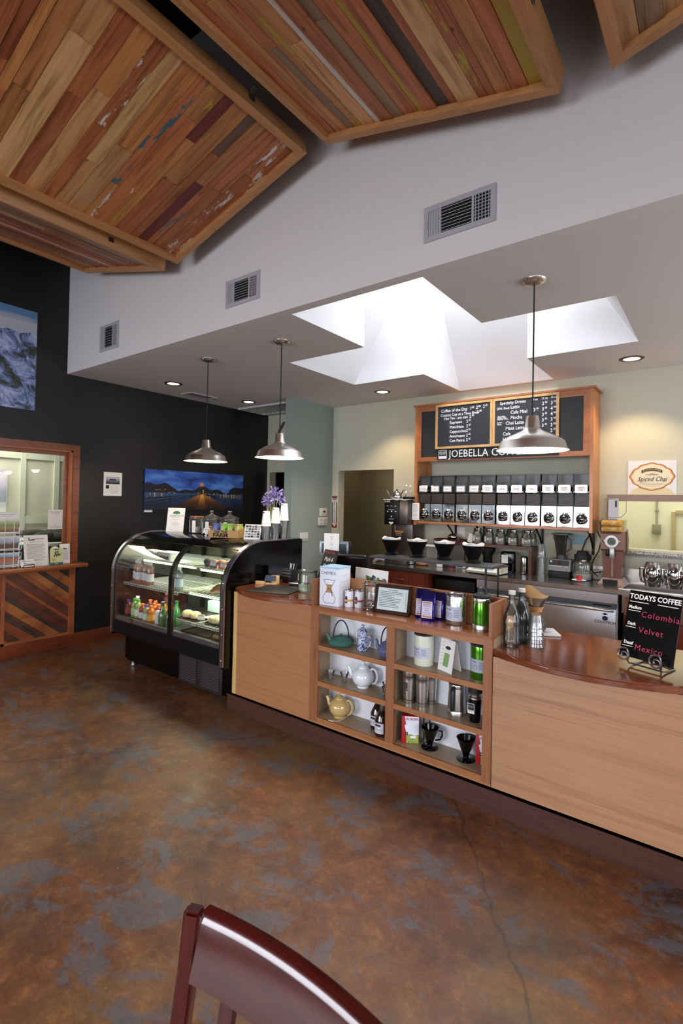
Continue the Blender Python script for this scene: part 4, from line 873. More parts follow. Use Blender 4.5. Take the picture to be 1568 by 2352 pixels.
# vase with agapanthus
V = Vector((-3.385, 3.41, ZC)); q = thing('flower_vase', 'slim glass vase of purple agapanthus flowers beside the paper cups', 'vase', V)
sub(lambda b: b.lathe([(0, .003), (.034, 0), (.038, .03), (.030, .10), (.018, .15), (.020, .17)], n=24), 'vase', GLASSW, q)
stem = mat('#7f9a3e', .6); PET = [mat(c_, .6) for c_ in ('#8478b4', '#9c90c8', '#6c60a4', '#c4bce0')]; rr = random.Random(12)
heads = [(-.055, 0, .345), (.055, .01, .365), (.0, .02, .41)]
for i, hd in enumerate(heads):
    sub(lambda b: b.tube([(.004*(i-1), 0, .01), (.006*(i-1), 0, .14), (hd[0]*.5, hd[1]*.5, .26), hd], .004, 7), 'stem', stem, q)
    b = MB(); hc = Vector(hd)
    for k in range(38):
        d = Vector((rr.gauss(0, 1), rr.gauss(0, 1), rr.gauss(.15, .8))).normalized(); l = rr.uniform(.045, .085); tip = hc+d*l; b.mi = rr.choice([0, 0, 1, 2, 2, 3])
        b.cyl(hc+d*.006, hc+d*l*.5, .0012, .0016, 5, False); b.cyl(hc+d*l*.5, tip, .0022, .007, 6, False)
        e = d.orthogonal().normalized(); e2 = d.cross(e)
        for a in range(5):
            o_ = e*math.cos(a*1.257)+e2*math.sin(a*1.257); s_ = e2*math.cos(a*1.257)-e*math.sin(a*1.257)
            b.add([tip+o_*.005-s_*.003, tip+o_*.005+s_*.003, tip+d*.010+o_*.017], [(0, 1, 2)])
    b.build('flower_head', PET, q)
# ================================================================== LEFT COUNTER
solo('rubber_mat', MB().rbox(-.20, .13, -.165, .165, 0, .006, .003), mat('#101113', .5), 'thin black rubber mat lying on the short countertop', 'mat', (-2.70, 2.83, ZL+.0005), .30)
q = thing('card_stand', 'small pale wooden business card stand at the edge of the black mat', 'card stand', (-2.97, 2.96, ZL), .25); PW = wood('pale_pine', '#c79a60', '#dcb680', (1, 12, 12), .5, .05)
sub(lambda b: b.rbox(-.10, -.02, -.045, -.02, 0, .026, .002), 'front_block', PW, q); sub(lambda b: b.rbox(-.10, .075, -.02, .02, 0, .012, .002), 'foot', PW, q); sub(lambda b: b.rbox(.012, .085, .02, .032, 0, .075, .002), 'back_plate', PW, q)
b = MB(T(.0, -.022, .028) @ RX(-.5)); b.box(-.04, .05, 0, .004, 0, .05); solo('business_cards', b, mat('#3c4c66', .5), 'stack of dark blue printed business cards leaning on the wooden stand', 'cards', (-2.968, 2.972, ZL), .25)
JR = .072; J0 = Vector((-2.52, 2.925, ZL+.001)); q = thing('tip_jar', 'large clear glass tip jar with banknotes inside, next to the slanted blackboard', 'jar', J0)
sub(lambda b: b.lathe([(0, .004), (JR*.85, 0), (JR, .012), (JR, .125), (JR*.95, .14), (JR*1.05, .15), (JR*1.05, .158), (JR*.93, .15)], n=36), 'jar_body', JARG, q)
sub(lambda b: b.lathe([(JR*1.006, .085), (JR*1.006, .135)], n=6, a0=-2.6, a1=-2.1), 'paper_label', PAPER, q)
for i, (rz_, nm) in enumerate(((.2, 'green banknote curled against the front of the tip jar'), (1.2, 'green banknote lying deeper in the tip jar'))):
    b = MB(); b.lathe([(JR*(.93-.1*i), .012), (JR*(.93-.1*i), .062)], n=10, a0=-2.5, a1=-1.1); b.lathe([(JR*(.92-.1*i), .012), (JR*(.92-.1*i), .062)], n=10, a0=-2.5, a1=-1.1); solo('banknote', b, mat('#b9c4a4', .8), nm, 'banknote', J0, rz_, 'banknotes in the tip jar')
q = thing('pen_cup', 'black desk organiser holding pens, behind the tip jar', 'pen holder', (-2.92, 3.16, ZL)); sub(lambda b: b.rbox(-.05, .05, -.04, .04, 0, .115, .004), 'holder', BLACKM, q)
sub(lambda b: b.box(-.045, .045, -.0415, -.0405, .05, .06).box(-.045, .045, -.0415, -.0405, .075, .085).box(-.045, .045, -.0415, -.0405, .10, .105), 'chrome_bands', mat('#a8a8aa', .3, .8), q)
for i, (x, y, a, c_) in enumerate(((-.03, 0, .22, '#d8d8d8'), (-.005, .01, -.1, '#c8c8ca'), (.025, 0, .12, '#e4e4e4'), (.035, .01, .25, '#2a2a2c'))):
    d = Vector((math.sin(a), .1, 1)).normalized(); p0 = q.location+Vector((x*.7, y, .02)); b = MB(); b.tube([Vector(), d*.14], .004, 8); solo('pen', b, mat(c_, .35), ['white pen leaning towards the wall in the desk organiser', 'upright pale pen in the desk organiser', 'white pen leaning towards the tip jar', 'dark pen in the desk organiser'][i], 'pen', p0+Vector((0, 0, .0)), 0, 'pens in the desk organiser')
q = thing('card_reader', 'low black and silver device lying behind the tip jar', 'card reader', (-2.75, 3.09, ZL), .3); sub(lambda b: b.rbox(-.07, .07, -.05, .05, 0, .022, .004), 'body', BLACKM, q); sub(lambda b: b.rbox(-.068, .068, -.052, -.046, .018, .028, .002), 'front_edge', mat('#a9a9ab', .3, .8), q)
# slanted blackboard sign in front of the till
def tilted_board(name, label, cat, P0, wd, h, rz, lean): return wedge_sign(name, label, cat, *P0, wd, h, rz, lean, BLACKM, .008)
q, A = tilted_board('blackboard_sign', 'slanted blackboard about house scones, half hidden by the white coffee maker box', 'sign', (-2.40, 2.93, ZL), .175, .335, -.30, .30)
b = MB(A @ T(-.02, 0, 0)); b.text('HOUSE SCONES', .026, T(.012, .315, 0), squash=.72, shear=.1); b.build('lettering', mat('#b0414a', .9), q)
b = MB(A); b.text('Maple &', .045, T(-.005, .262, 0), shear=.35, squash=.75).text('Oat', .052, T(-.03, .205, 0), shear=.35, squash=.8); b.build('handwriting', CHALK, q)
b = MB(A); b.text('FRESH', .02, T(-.035, .12, 0)); b.build('small_lettering', mat('#8f9298', .9), q)
# till: black monitor seen from behind, pole display, card with drawings
q = thing('till_monitor', 'black till screen seen from behind, beyond the white coffee maker box', 'monitor', (-2.325, 3.17, ZL), .22)
b = MB(T(0, 0, .17) @ RX(.45)); b.rbox(-.18, .18, -.02, .03, -.14, .125, .02, 3); b.build('screen_housing', BLACK, q)
b = MB(T(0, 0, .17) @ RX(.45))
for i in range(4): b.box(-.15, -.09, -.0215, -.0195, .0+.02*i, .006+.02*i)
b.build('cooling_slots', BLACKM, q)
sub(lambda b: b.rbox(-.05, .05, -.01, .05, .01, .14, .01).rbox(-.11, .11, -.07, .13, 0, .018, .006), 'stand', BLACK, q)
Pd = Vector((-2.50, 3.24, ZL)); q = thing('pole_display', 'grey customer display on a black pole above the till', 'display', Pd, .42)
zd = at(745, 1258, 1, 3.21).z-ZL
sub(lambda b: b.cyl((0, 0, 0), (0, 0, zd-.04), .016, n=16).cyl((0, 0, 0), (0, 0, .012), .055, n=24), 'pole', BLACK, q)
sub(lambda b: b.rbox(-.125, .125, -.025, .035, zd-.058, zd+.058, .006), 'housing', BLACK, q); sub(lambda b: b.rbox(-.127, .115, -.033, -.022, zd-.06, zd+.06, .004), 'bezel', mat('#7d848c', .35, .5), q)
sub(lambda b: b.box(-.108, .098, -.0345, -.033, zd-.040, zd+.040), 'screen', mat('#39454a', .15), q)
q2 = thing('drink_card', 'bright white card with four small cup drawings, clipped before the customer display', 'card', Pd+Vector((-.005, -.045, zd-.09)), .30)
sub(lambda b: b.box(-.064, .064, -.004, -.001, 0, .212), 'card', mat('#f6f6f0', .6), q2)
b = MB()
for i, z in enumerate((.172, .125, .082, .042)):
    n = 16; R = .014
    for k in range(n):
        a0, a1 = 2*PI*k/n, 2*PI*(k+1)/n; sx = (.6, .95, .9, 1)[i]; sz = (1.15, .95, 1.0, .85)[i]
        b.add([(r_*sx*math.cos(a), -.0045, z+r_*sz*math.sin(a)) for r_, a in ((R, a0), (R, a1), (R*.86, a1), (R*.86, a0))], [(0, 1, 2, 3)])
b.box(-.001, .001, -.0047, -.0043, .165, .178).box(-.001, .001, -.0047, -.0043, .118, .128).box(-.008, .008, -.0047, -.0043, .045, .0465); b.build('cup_drawings', mat('#8d8a6e', .8), q2)

# ================================================================== ON THE LEDGE
E0 = ZE+.0003
q = thing('coffee_maker_box', 'tall white carton with an hourglass coffee maker picture and pale blue lid', 'box', (-2.155, 2.797, E0), .12)
hb = .265; sub(lambda b: b.rbox(-.078, .078, -.078, .078, 0, hb-.01, .002), 'carton', mat('#dfe3ee', .6), q)
b = MB(); b.box(-.079, .079, -.079, .079, hb-.012, hb); b.add([(-.079, -.079, hb), (.079, -.079, hb), (.079, .079, hb), (-.079, .079, hb), (.0, .0, hb+.012)], [(0, 1, 4), (1, 2, 4), (2, 3, 4), (3, 0, 4)]); b.build('lid', mat('#a4cbe4', .6), q)
b = MB(); b.text('CHEMEX', .029, T(-.008, -.0785, .222) @ FACE, squash=1.05); b.build('lettering', mat('#4a4c58', .8), q)
def outline(pts, wd, y): 
    b = MB()
    for i in range(len(pts)-1):
        p, q_ = Vector((pts[i][0], 0, pts[i][1])), Vector((pts[i+1][0], 0, pts[i+1][1])); d = (q_-p).normalized(); n_ = Vector((-d.z, 0, d.x))*wd/2; e = d*wd*.3
        b.add([(v.x, y, v.z) for v in (p-e+n_, q_+e+n_, q_+e-n_, p-e-n_)], [(0, 1, 2, 3)])
    return b
half = [(-.045, .178), (-.014, .122), (-.014, .112), (-.046, .062), (-.048, .045), (-.04, .025), (-.03, .018)]
full = half+[(.03, .018)]+[(-x, z) for x, z in half[::-1]][1:]+[(-.045, .178)]
outline(full, .0028, -.0787).build('maker_outline', mat('#50535c', .7), q)
b = MB(); b.add([(x, -.0789, z) for x, z in ((-.030, .146), (.030, .146), (.013, .12), (.032, .09), (-.032, .09), (-.013, .12))], [(0, 1, 2, 3, 4, 5)]); b.build('wooden_collar_picture', mat('#a8805a', .7), q)
b = outline([(-.02, .118), (.016, .118), (.022, .085), (.026, .07)], .005, -.0791); b.build('leather_tie_picture', mat('#6a4428', .7), q)
b = MB()
for z in (.205, .165, .125): b.box(.0785, .0790, -.05, .06, z, z+.0015)
b.build('side_print', mat('#9a9ca4', .8), q)
def can(label, x, y, col, txt, rz, h=.115):
    q = thing('coffee_tin', label, 'tin', (x, y, E0), rz, 'small white coffee tins on the ledge'); R = .029
    sub(lambda b: b.lathe([(0, 0), (R*.96, 0), (R, .003), (R, h-.003), (R*.96, h)], n=32), 'body', mat('#dadde6', .35), q)
    sub(lambda b: b.lathe([(R*1.02, h-.008), (R*1.02, h), (R*.9, h+.001), (R*.85, h-.003), (0, h-.003)], n=32), 'rim', CHROME, q)
    sub(lambda b: b.lathe([(R*1.01, h*.33), (R*1.01, h*.45)], n=32), 'colour_band', mat(col, .4), q)
    b = MB()
    for k in range(10):
        for j in range(7):
            a = -1.75+.1*k-.15; z = h*.22+h*.06*j
            if ((k-4.5)/4.6)**2+((j-3)/3.6)**2 < 1: b.lathe([(R*1.006, z), (R*1.006, z+h*.062)], n=1, a0=a, a1=a+.102)
    b.build('bean_picture', mat('#3a2822', .6), q)
    b = MB()
    for k in range(5): a = -1.9+.12*k; b.lathe([(R*1.006, h*.80+.003*math.sin(k*.8)), (R*1.006, h*.83+.003*math.sin(k*.8))], n=1, a0=a, a1=a+.09)
    b.build('brand_print', mat('#3a3a44', .7), q)
    b = MB(); b.text(txt, .011, T(0, -R*1.03, h*.39) @ FACE); b.build('lettering', mat('#f0ece4', .6), q); return q
can('white coffee tin with a gold band, next to the tall white carton', -2.03, 2.795, '#c8963a', 'DECAF', -.35); can('white coffee tin with a red band, nearer the glass dispenser jar', -1.968, 2.822, '#a02030', 'MOKA', -.30)
q3 = thing('coffee_packet', 'red and white packet half hidden behind the glass jar on the ledge', 'packet', (-1.885, 2.865, E0), -.2); sub(lambda b: b.rbox(-.035, .035, -.012, .012, 0, .10, .004), 'body', mat('#d4d4da', .5), q3); sub(lambda b: b.box(-.0352, .0352, -.0128, .0128, .03, .055), 'colour_band', mat('#a02030', .4), q3)
# landscape board standing on the countertop behind the ledge
q, A = wedge_sign('farm_poster', 'pale watercolour poster of green coffee shrubs, leaning behind the ledge', 'poster', -1.985, 2.975, .9245, .31, .26, -.16, .06, PAPER, .006)
def watercolour(name, stops, sc, z0, z1):
    m, N, L, p = newmat(name); mp = coords(N, L); sx = N.new('ShaderNodeSeparateXYZ'); L.new(mp.outputs[0], sx.inputs[0]); n = N.new('ShaderNodeTexNoise'); n.inputs['Scale'].default_value = sc; n.inputs['Detail'].default_value = 6; L.new(mp.outputs[0], n.inputs['Vector'])
    mr = N.new('ShaderNodeMapRange'); mr.inputs['From Min'].default_value = z0; mr.inputs['From Max'].default_value = z1; L.new(sx.outputs['Z'], mr.inputs['Value'])
    ad = N.new('ShaderNodeMath'); ad.operation = 'MULTIPLY_ADD'; ad.inputs[1].default_value = .25; ad.inputs[2].default_value = -.125; L.new(n.outputs['Fac'], ad.inputs[0]); a2 = N.new('ShaderNodeMath'); L.new(ad.outputs[0], a2.inputs[0]); L.new(mr.outputs[0], a2.inputs[1])
    r_ = ramp(N, stops); L.new(a2.outputs[0], r_.inputs['Fac']); L.new(r_.outputs['Color'], p.inputs['Base Color']); p.inputs['Roughness'].default_value = .6; return m
b = MB(A); b.box(-.148, .148, .03, .255, 0, .0006); b.build('painted_field', watercolour('pale_watercolour', [(.2, '#c4ccb0'), (.5, '#d8dccb'), (.8, '#e6e8e4')], 9, 0, .26), q)
rr = random.Random(6); b = MB(A); b.mi = 0
for (cx, cy, R, mi) in ((-.085, .11, .033, 1), (-.02, .165, .028, 0), (.03, .17, .026, 2), (.085, .155, .028, 0), (.12, .16, .02, 2), (-.065, .10, .028, 2), (.13, .11, .02, 1)):
    for k in range(14): b.mi = (mi if k % 3 else 1); a = rr.uniform(0, 6.3); d = rr.uniform(0, R*.75); b.disc((cx+d*math.cos(a)*1.2, cy+.025+d*math.sin(a), .0008+.00002*k), R*rr.uniform(.35, .55), 9)
b.build('painted_shrubs', [mat('#5f7c4a', .8), mat('#2c3c34', .8), mat('#7088a0', .8)], q)
# glass jar with little metal feet
q = thing('glass_dispenser', 'empty clear glass jar with little chrome feet, in front of the poster', 'jar', (-1.86, 2.80, E0))
sub(lambda b: b.lathe([(0, .026), (.042, .022), (.047, .03), (.047, .14), (.050, .15), (.045, .158), (.049, .165), (.052, .175), (.046, .182)], n=32), 'jar_body', JARG, q)
sub(lambda b: b.lathe([(0, .012), (.04, .012), (.046, .020), (.046, .026)], n=28), 'metal_base', CHROME, q)
for i in range(3): a = 2*PI*i/3-1.5; sub(lambda b: b.ball((.038*math.cos(a), .038*math.sin(a), .008), .008), 'foot', CHROME, q)
sub(lambda b: b.lathe([(0, .05), (.022, .05), (.026, .035), (0, .03)], n=20), 'metal_strainer', CHROME, q)
# framed notice
q = thing('framed_notice', 'dark wood picture frame with a printed notice, leaning on the ledge', 'frame', (-1.69, 2.785, E0), .12); A = RX(-.20); FW_, FH_ = .255, .185; m_ = .022
b = MB(A); b.rbox(-FW_/2, FW_/2, -.004, .012, 0, m_, .004).rbox(-FW_/2, FW_/2, -.004, .012, FH_-m_, FH_, .004).rbox(-FW_/2, -FW_/2+m_, -.004, .012, 0, FH_, .004).rbox(FW_/2-m_, FW_/2, -.004, .012, 0, FH_, .004); b.build('frame', wood('dark_frame', '#1c0e0a', '#34201a', (4, 4, 4), .6, 0, '#281610', spec=.15), q)
b = MB(A); b.box(-FW_/2+m_, FW_/2-m_, .002, .010, m_, FH_-m_); b.build('notice', mat('#c6d4d2', .6), q)
b = MB(A); rr = random.Random(2)
for i in range(10): z = FH_-m_-.026-.0105*i; b.box(-FW_/2+m_+.012, -FW_/2+m_+.012+rr.uniform(.10, .165), .0012, .0018, z, z+.0028); b.box(FW_/2-m_-.016, FW_/2-m_-.01, .0012, .0018, z, z+.0028)
b.box(-.035, .035, .0012, .0018, FH_-m_-.014, FH_-m_-.011); b.build('fine_print', mat('#3f4648', .8), q)
b = MB(); b.box(-.02, .02, .03, .034, .0, .15) if False else b.add([(-.02, .035, .14), (.02, .035, .14), (.02, .085, .002), (-.02, .085, .002)], [(0, 1, 2, 3)]); b.build('easel_back', BLACKM, q)
# foil coffee bags
FOIL = mat('#2b2470', .22, .75, coat=.4)
def bag(label, x, y, rz, h=.175):
    q = thing('coffee_bag', label, 'coffee bag', (x, y, E0), rz, 'purple foil coffee bags on the ledge'); n = 9; b = MB(); pts = []; rr = random.Random(int(x*1000))
    prof = [(0, .044, .032), (.02, .047, .036), (.06, .048, .034), (.11, .047, .028), (.145, .045, .014), (h, .044, .003)]
    for (z, hx, hy) in prof:
        for k in range(16):
            a = 2*PI*k/16; cx_ = math.copysign(abs(math.cos(a))**.45, math.cos(a)); sy_ = math.copysign(abs(math.sin(a))**.55, math.sin(a)); pts.append((hx*cx_*(1+rr.uniform(-.03, .03)), hy*sy_*(1+rr.uniform(-.10, .10)), z))
    b.add(pts, [(j*16+k, j*16+(k+1) % 16, (j+1)*16+(k+1) % 16, (j+1)*16+k) for j in range(len(prof)-1) for k in range(16)]+[tuple(range(16))]); b.build('bag', FOIL, q, smooth=25)
    b = MB(T(0, -.040, .02) @ RX(-.07)); b.box(-.033, .033, -.0008, .0008, 0, .10); b.build('paper_label', mat('#c9c4dc', .6), q)
    b = MB(T(0, -.0412, .02) @ RX(-.07)); b.text('House', .012, T(0, 0, .058) @ FACE).text('Blend', .012, T(0, 0, .044) @ FACE)
    for z in (.07, .076, .082, .03, .02): b.box(-.024, .024, -.0004, 0, z, z+.002)
    b.build('lettering', mat('#5a4a6a', .8), q)
    b = MB(T(0, -.0413, .02) @ RX(-.07)); b.box(-.028, .028, -.0004, 0, .088, .096).box(-.028, .028, -.0004, 0, .004, .014); b.build('label_border', mat('#b07a52', .7), q); return q
bag('purple foil coffee bag standing in front of the others, beside the steel canister', -1.43, 2.80, .15); bag('purple foil coffee bag behind, nearer the framed notice', -1.492, 2.845, .05, .178); bag('purple foil coffee bag at the back, its top edge showing by the steel canister', -1.395, 2.868, .0, .165)
def canister(label, x, y, z, body, h, clearlid, zl, grp, labcol='#b9bfd0'):
    q = thing('coffee_canister', label, 'canister', (x, y, z), 0, grp); R = .059
    sub(lambda b: b.lathe([(0, 0), (R*.97, 0), (R, .004), (R, h*.93), (R*.98, h*.95)], n=40), 'body', body, q)
    sub(lambda b: b.lathe([(R*1.01, h*.95), (R*1.05, h*.965), (R*1.05, h*.995), (R*.96, h), (R*.9, h*.98), (0, h*.975)], n=40), 'lid', clearlid, q)
    sub(lambda b: b.lathe([(0, h*.97), (.035, h*.97), (.036, h*.985), (.012, h*.99), (0, h*.99)], n=28), 'lid_knob', mat('#3a3c44', .2), q)
    b = MB(); b.lathe([(R*1.006, h*zl[0]), (R*1.006, h*zl[1])], n=16, a0=-2.75, a1=-.55); b.build('paper_label', mat(labcol, .5), q); hh = h*(zl[1]-zl[0]); z0 = h*zl[0]
    b = MB(); chars = 'AirScape'
    for i, ch in enumerate(chars):
        a = -2.55+.125*i; b.text(ch, .017, RZ(a+PI/2) @ T(0, -R*1.012, z0+hh*.82) @ FACE)
    for a, t in ((-2.25, 0), (-1.75, 1)):
        for k in range(14):
            a0, a1 = 2*PI*k/14, 2*PI*(k+1)/14; M_ = RZ(a+PI/2) @ T(0, -R*1.012, z0+hh*.36); b.M = M_
            b.add([(r_*math.cos(x_)*(.9+.2*t), 0, r_*math.sin(x_)) for r_, x_ in ((.011, a0), (.011, a1), (.0096, a1), (.0096, a0))], [(0, 1, 2, 3)])
        b.box(-.009, .009, -.0003, 0, .013, .0145)
    b.M = Matrix()
    for i in range(5): a = -1.15; b.M = RZ(a+PI/2); b.box(-.014, .016-.003*(i % 2), -R*1.0125, -R*1.0115, z0+hh*(.28+.12*i), z0+hh*(.28+.12*i)+.002)
    b.build('lettering', mat('#3e4452', .8), q); return q
CLL = thin_glass('smoked_lid', '#8f9296', 1.6, .03, .25, '#6c6e76')
canister('tall brushed steel coffee canister with printed label, on the ledge beside the bags', -1.262, 2.822, E0, STEEL, .178, CHROME, (.16, .62), None)
# green press pot
def press(label, x, y, z, body, h, rz, grp, handle_side=.35):
    q = thing('coffee_press', label, 'coffee press', (x, y, z), rz, grp); R = .052
    sub(lambda b: b.lathe([(0, 0), (R*1.02, 0), (R*1.03, h*.13), (R*.99, h*.14), (R*1.0, h*.22), (R*.97, h*.5), (R*.88, h*.80), (R*.87, h*.82)], n=40), 'body', body, q)
    sub(lambda b: b.lathe([(R*1.035, .001), (R*1.04, h*.13), (R*1.0, h*.145)], n=40), 'steel_foot', STEEL, q)
    sub(lambda b: b.lathe([(R*.885, h*.80), (R*.90, h*.81), (R*.90, h*.92), (R*.88, h*.93)], n=40), 'steel_collar', STEEL, q)
    sub(lambda b: b.lathe([(R*.95, h*.92), (R*.97, h*.93), (R*.97, h), (R*.9, h*1.02), (0, h*1.03)], n=40), 'lid', BLACKM, q)
    b = MB(); b.tube([(.028*math.cos(a), 0, h*1.02+.036*math.sin(a)) for a in [PI*i/10 for i in range(11)]], .009, 8); b.build('plunger_knob', mat('#26282c', .4), q)
    b = MB(); b.tube([(0, -R*.86, h*.86), (0, -R*1.25, h*.86), (0, -R*1.45, h*.80), (0, -R*1.45, h*.35), (0, -R*1.4, h*.22), (0, -R*1.0, h*.17)], [.008, .010, .0125, .0125, .012, .008], 10); b.build('handle', mat('#17191c', .45), q); return q
GREENM = mat('#4f9a1e', .16, .75, coat=.6)
press('metallic green coffee press with black handle at the end of the ledge', -1.105, 2.825, E0, GREENM, .19, 1.05, 'coffee presses')

# ================================================================== IN THE CUBBIES
Z1, Z2, Z3 = .6725, .4285, .1835
def kettle(label, x, y, col, R, hb_, s, rz):
    q = thing('iron_teapot', label, 'teapot', (x, y, Z1), rz, 'cast iron teapots on the top shelf'); m = mat(col, .55)
    n = 40; b = MB()
    prof = [(0, 0), (R*.62, 0), (R*.80, hb_*.12), (R*.97, hb_*.38), (R, hb_*.48), (R*.93, hb_*.62), (R*.70, hb_*.85), (R*.55, hb_), (R*.50, hb_*1.02)]
    b.lathe(prof, n=n)
    for j in range(4):
        rr_, zz = [(R*.90, .26), (R*.985, .42), (R*.955, .60), (R*.84, .74)][j]
        for k in range(26): a = 2*PI*(k+.5*(j % 2))/26; b.ball((rr_*math.cos(a), rr_*math.sin(a), hb_*zz), .0042*s, u=6, v=4)
    b.build('body', m, q)
    sub(lambda b: b.lathe([(R*.50, hb_*1.0), (R*.48, hb_*1.06), (R*.2, hb_*1.16), (.006, hb_*1.18), (.010, hb_*1.26), (.007, hb_*1.34), (0, hb_*1.36)], n=28), 'lid', m, q)
    sub(lambda b: b.tube([(-R*.78, 0, hb_*.5), (-R*1.0, 0, hb_*.85), (-R*1.05, 0, hb_*1.15), (-R*1.18, 0, hb_*1.30)], [.014*s, .011*s, .009*s, .007*s], 10), 'spout', m, q)
    hh = hb_*1.0+R*1.05
    sub(lambda b: b.tube([(R*.60*math.cos(a)*1.05, 0, hb_*.92+(hh-hb_*.5)*math.sin(a)) for a in [PI*i/18 for i in range(19)]], .0042, 8), 'bail_handle', BLACKM, q); return q
kettle('teal cast iron teapot with dimpled body and hoop handle', -2.078, 2.775, '#3f6c62', .083, .060, 1.1, .62); kettle('small purple-blue cast iron teapot partly behind the middle post', -1.708, 2.775, '#5d6087', .062, .085, 1, .6)
def dragon():
    m, N, L, p = newmat('blue_white_porcelain'); mp = coords(N, L, (1, 1, .8)); n = N.new('ShaderNodeTexNoise'); n.inputs['Scale'].default_value = 46; n.inputs['Detail'].default_value = 2; n.inputs['Distortion'].default_value = 2.2; L.new(mp.outputs[0], n.inputs['Vector'])
    r_ = ramp(N, [(.50, '#c3ccdc'), (.54, '#3f5590'), (.64, '#2c3a78')]); L.new(n.outputs['Fac'], r_.inputs['Fac']); L.new(r_.outputs['Color'], p.inputs['Base Color']); p.inputs['Roughness'].default_value = .15; return m
q = thing('lidded_mug', 'blue and white porcelain mug with a lid', 'mug', (-1.905, 2.785, Z1), .15); PORC = dragon(); R = .034
sub(lambda b: b.lathe([(0, .003), (R*.92, 0), (R, .006), (R, .118), (R*.97, .122)], n=32), 'body', PORC, q)
sub(lambda b: b.lathe([(R*1.1, .122), (R*1.1, .126), (R*.8, .140), (R*.3, .148), (.008, .15), (.008, .158), (.013, .161), (.012, .166), (0, .167)], n=28), 'lid', PORC, q)
sub(lambda b: b.tube([(R*.95, 0, .092), (R*1.5, 0, .095), (R*1.75, 0, .07), (R*1.6, 0, .035), (R*.95, 0, .022)], .0055, 8), 'handle', PORC, q)
def potmat(col): return mat(col, .12, coat=.5)
def teapot(label, x, y, z, col, R, rz, knobtall):
    q = thing('ceramic_teapot', label, 'teapot', (x, y, z), rz, 'round ceramic teapots'); m = potmat(col); H = R*1.75
    prof = [(0, .003), (R*.52, 0), (R*.55, .006)]+[(R*math.cos(a), R*.92+R*.90*math.sin(a)) for a in [(-1.0+2.05*i/12) for i in range(13)]]+[(R*.48, H*.985), (R*.44, H)]
    sub(lambda b: b.lathe(prof, n=40), 'body', m, q)
    kz = H*1.0
    k = [(R*.47, kz-.002), (R*.46, kz+.004), (R*.36, kz+R*.20), (R*.16, kz+R*.34), (.012, kz+R*.36), (.011, kz+R*.54), (.013, kz+R*.60), (0, kz+R*.62)] if knobtall else [(R*.47, kz-.002), (R*.45, kz+.004), (R*.28, kz+R*.20), (R*.10, kz+R*.30), (0, kz+R*.31)]
    lid = sub(lambda b: b.lathe(k, n=32), 'lid', m, q)
    if not knobtall: sub(lambda b: b.tube([(-.012, 0, kz+R*.28), (-.006, 0, kz+R*.48), (.010, 0, kz+R*.56), (.018, 0, kz+R*.46)], [.008, .009, .009, .007], 8), 'lid_curl', m, q)
    sub(lambda b: b.tube([(-R*.80, 0, R*.85), (-R*1.12, 0, R*1.15), (-R*1.22, 0, R*1.45), (-R*1.38, 0, R*1.75)], [.020, .015, .012, .011], 12), 'spout', m, q)
    sub(lambda b: b.tube([(R*.70, 0, R*1.58), (R*.88, 0, R*1.72), (R*1.12, 0, R*1.62), (R*1.32, 0, R*1.25), (R*1.32, 0, R*.85), (R*1.12, 0, R*.45), (R*.85, 0, R*.36)], [.006, .008, .009, .009, .0085, .008, .006], 10), 'handle', m, q); return q
teapot('round white ceramic teapot on the middle shelf', -1.90, 2.79, Z2, '#dde1e8', .074, .38, True)
yp = teapot('round mustard yellow ceramic teapot with a price tag, on the bottom shelf', -2.085, 2.785, Z3, '#bfa468', .072, .2, False)
tagp = yp.location+Vector((.015, -.075, 0)); b = MB(); b.rbox(-.02, .02, -.008, .008, .0005, .002, .0005); pt = b.build('price_tag', PAPER, yp); pt.location = (-.02, -.085, 0); 
b = MB(); b.tube([(-.002, -.085, .002), (.03, -.075, .004), (.05, -.05, .012), (.075, -.02, .03)], .0008, 5); b.build('tag_string', PAPER, yp)
def glass(label, x, y, z, grp='small footed tasting glasses'):
    q = thing('tasting_glass', label, 'glass', (x, y, z), 0, grp)
    sub(lambda b: b.lathe([(.016, 0), (.018, .004), (.011, .010), (.013, .016), (.022, .030), (.028, .052), (.031, .058), (.029, .0575), (.020, .030), (.0, .018)], n=24), 'glass_bowl', GLASSW, q); sub(lambda b: b.lathe([(0, .001), (.016, .001), (.012, .006), (0, .008)], n=20), 'foot', GLASSW, q); return q
glass('small clear glass at the corner post end of the middle shelf', -2.155, 2.765, Z2); glass('small clear glass next to the white teapot spout', -2.06, 2.80, Z2); glass('small clear glass on the middle shelf beside the middle post, rear of two', -1.735, 2.825, Z2); glass('small clear glass on the middle shelf close against the middle post', -1.695, 2.755, Z2)
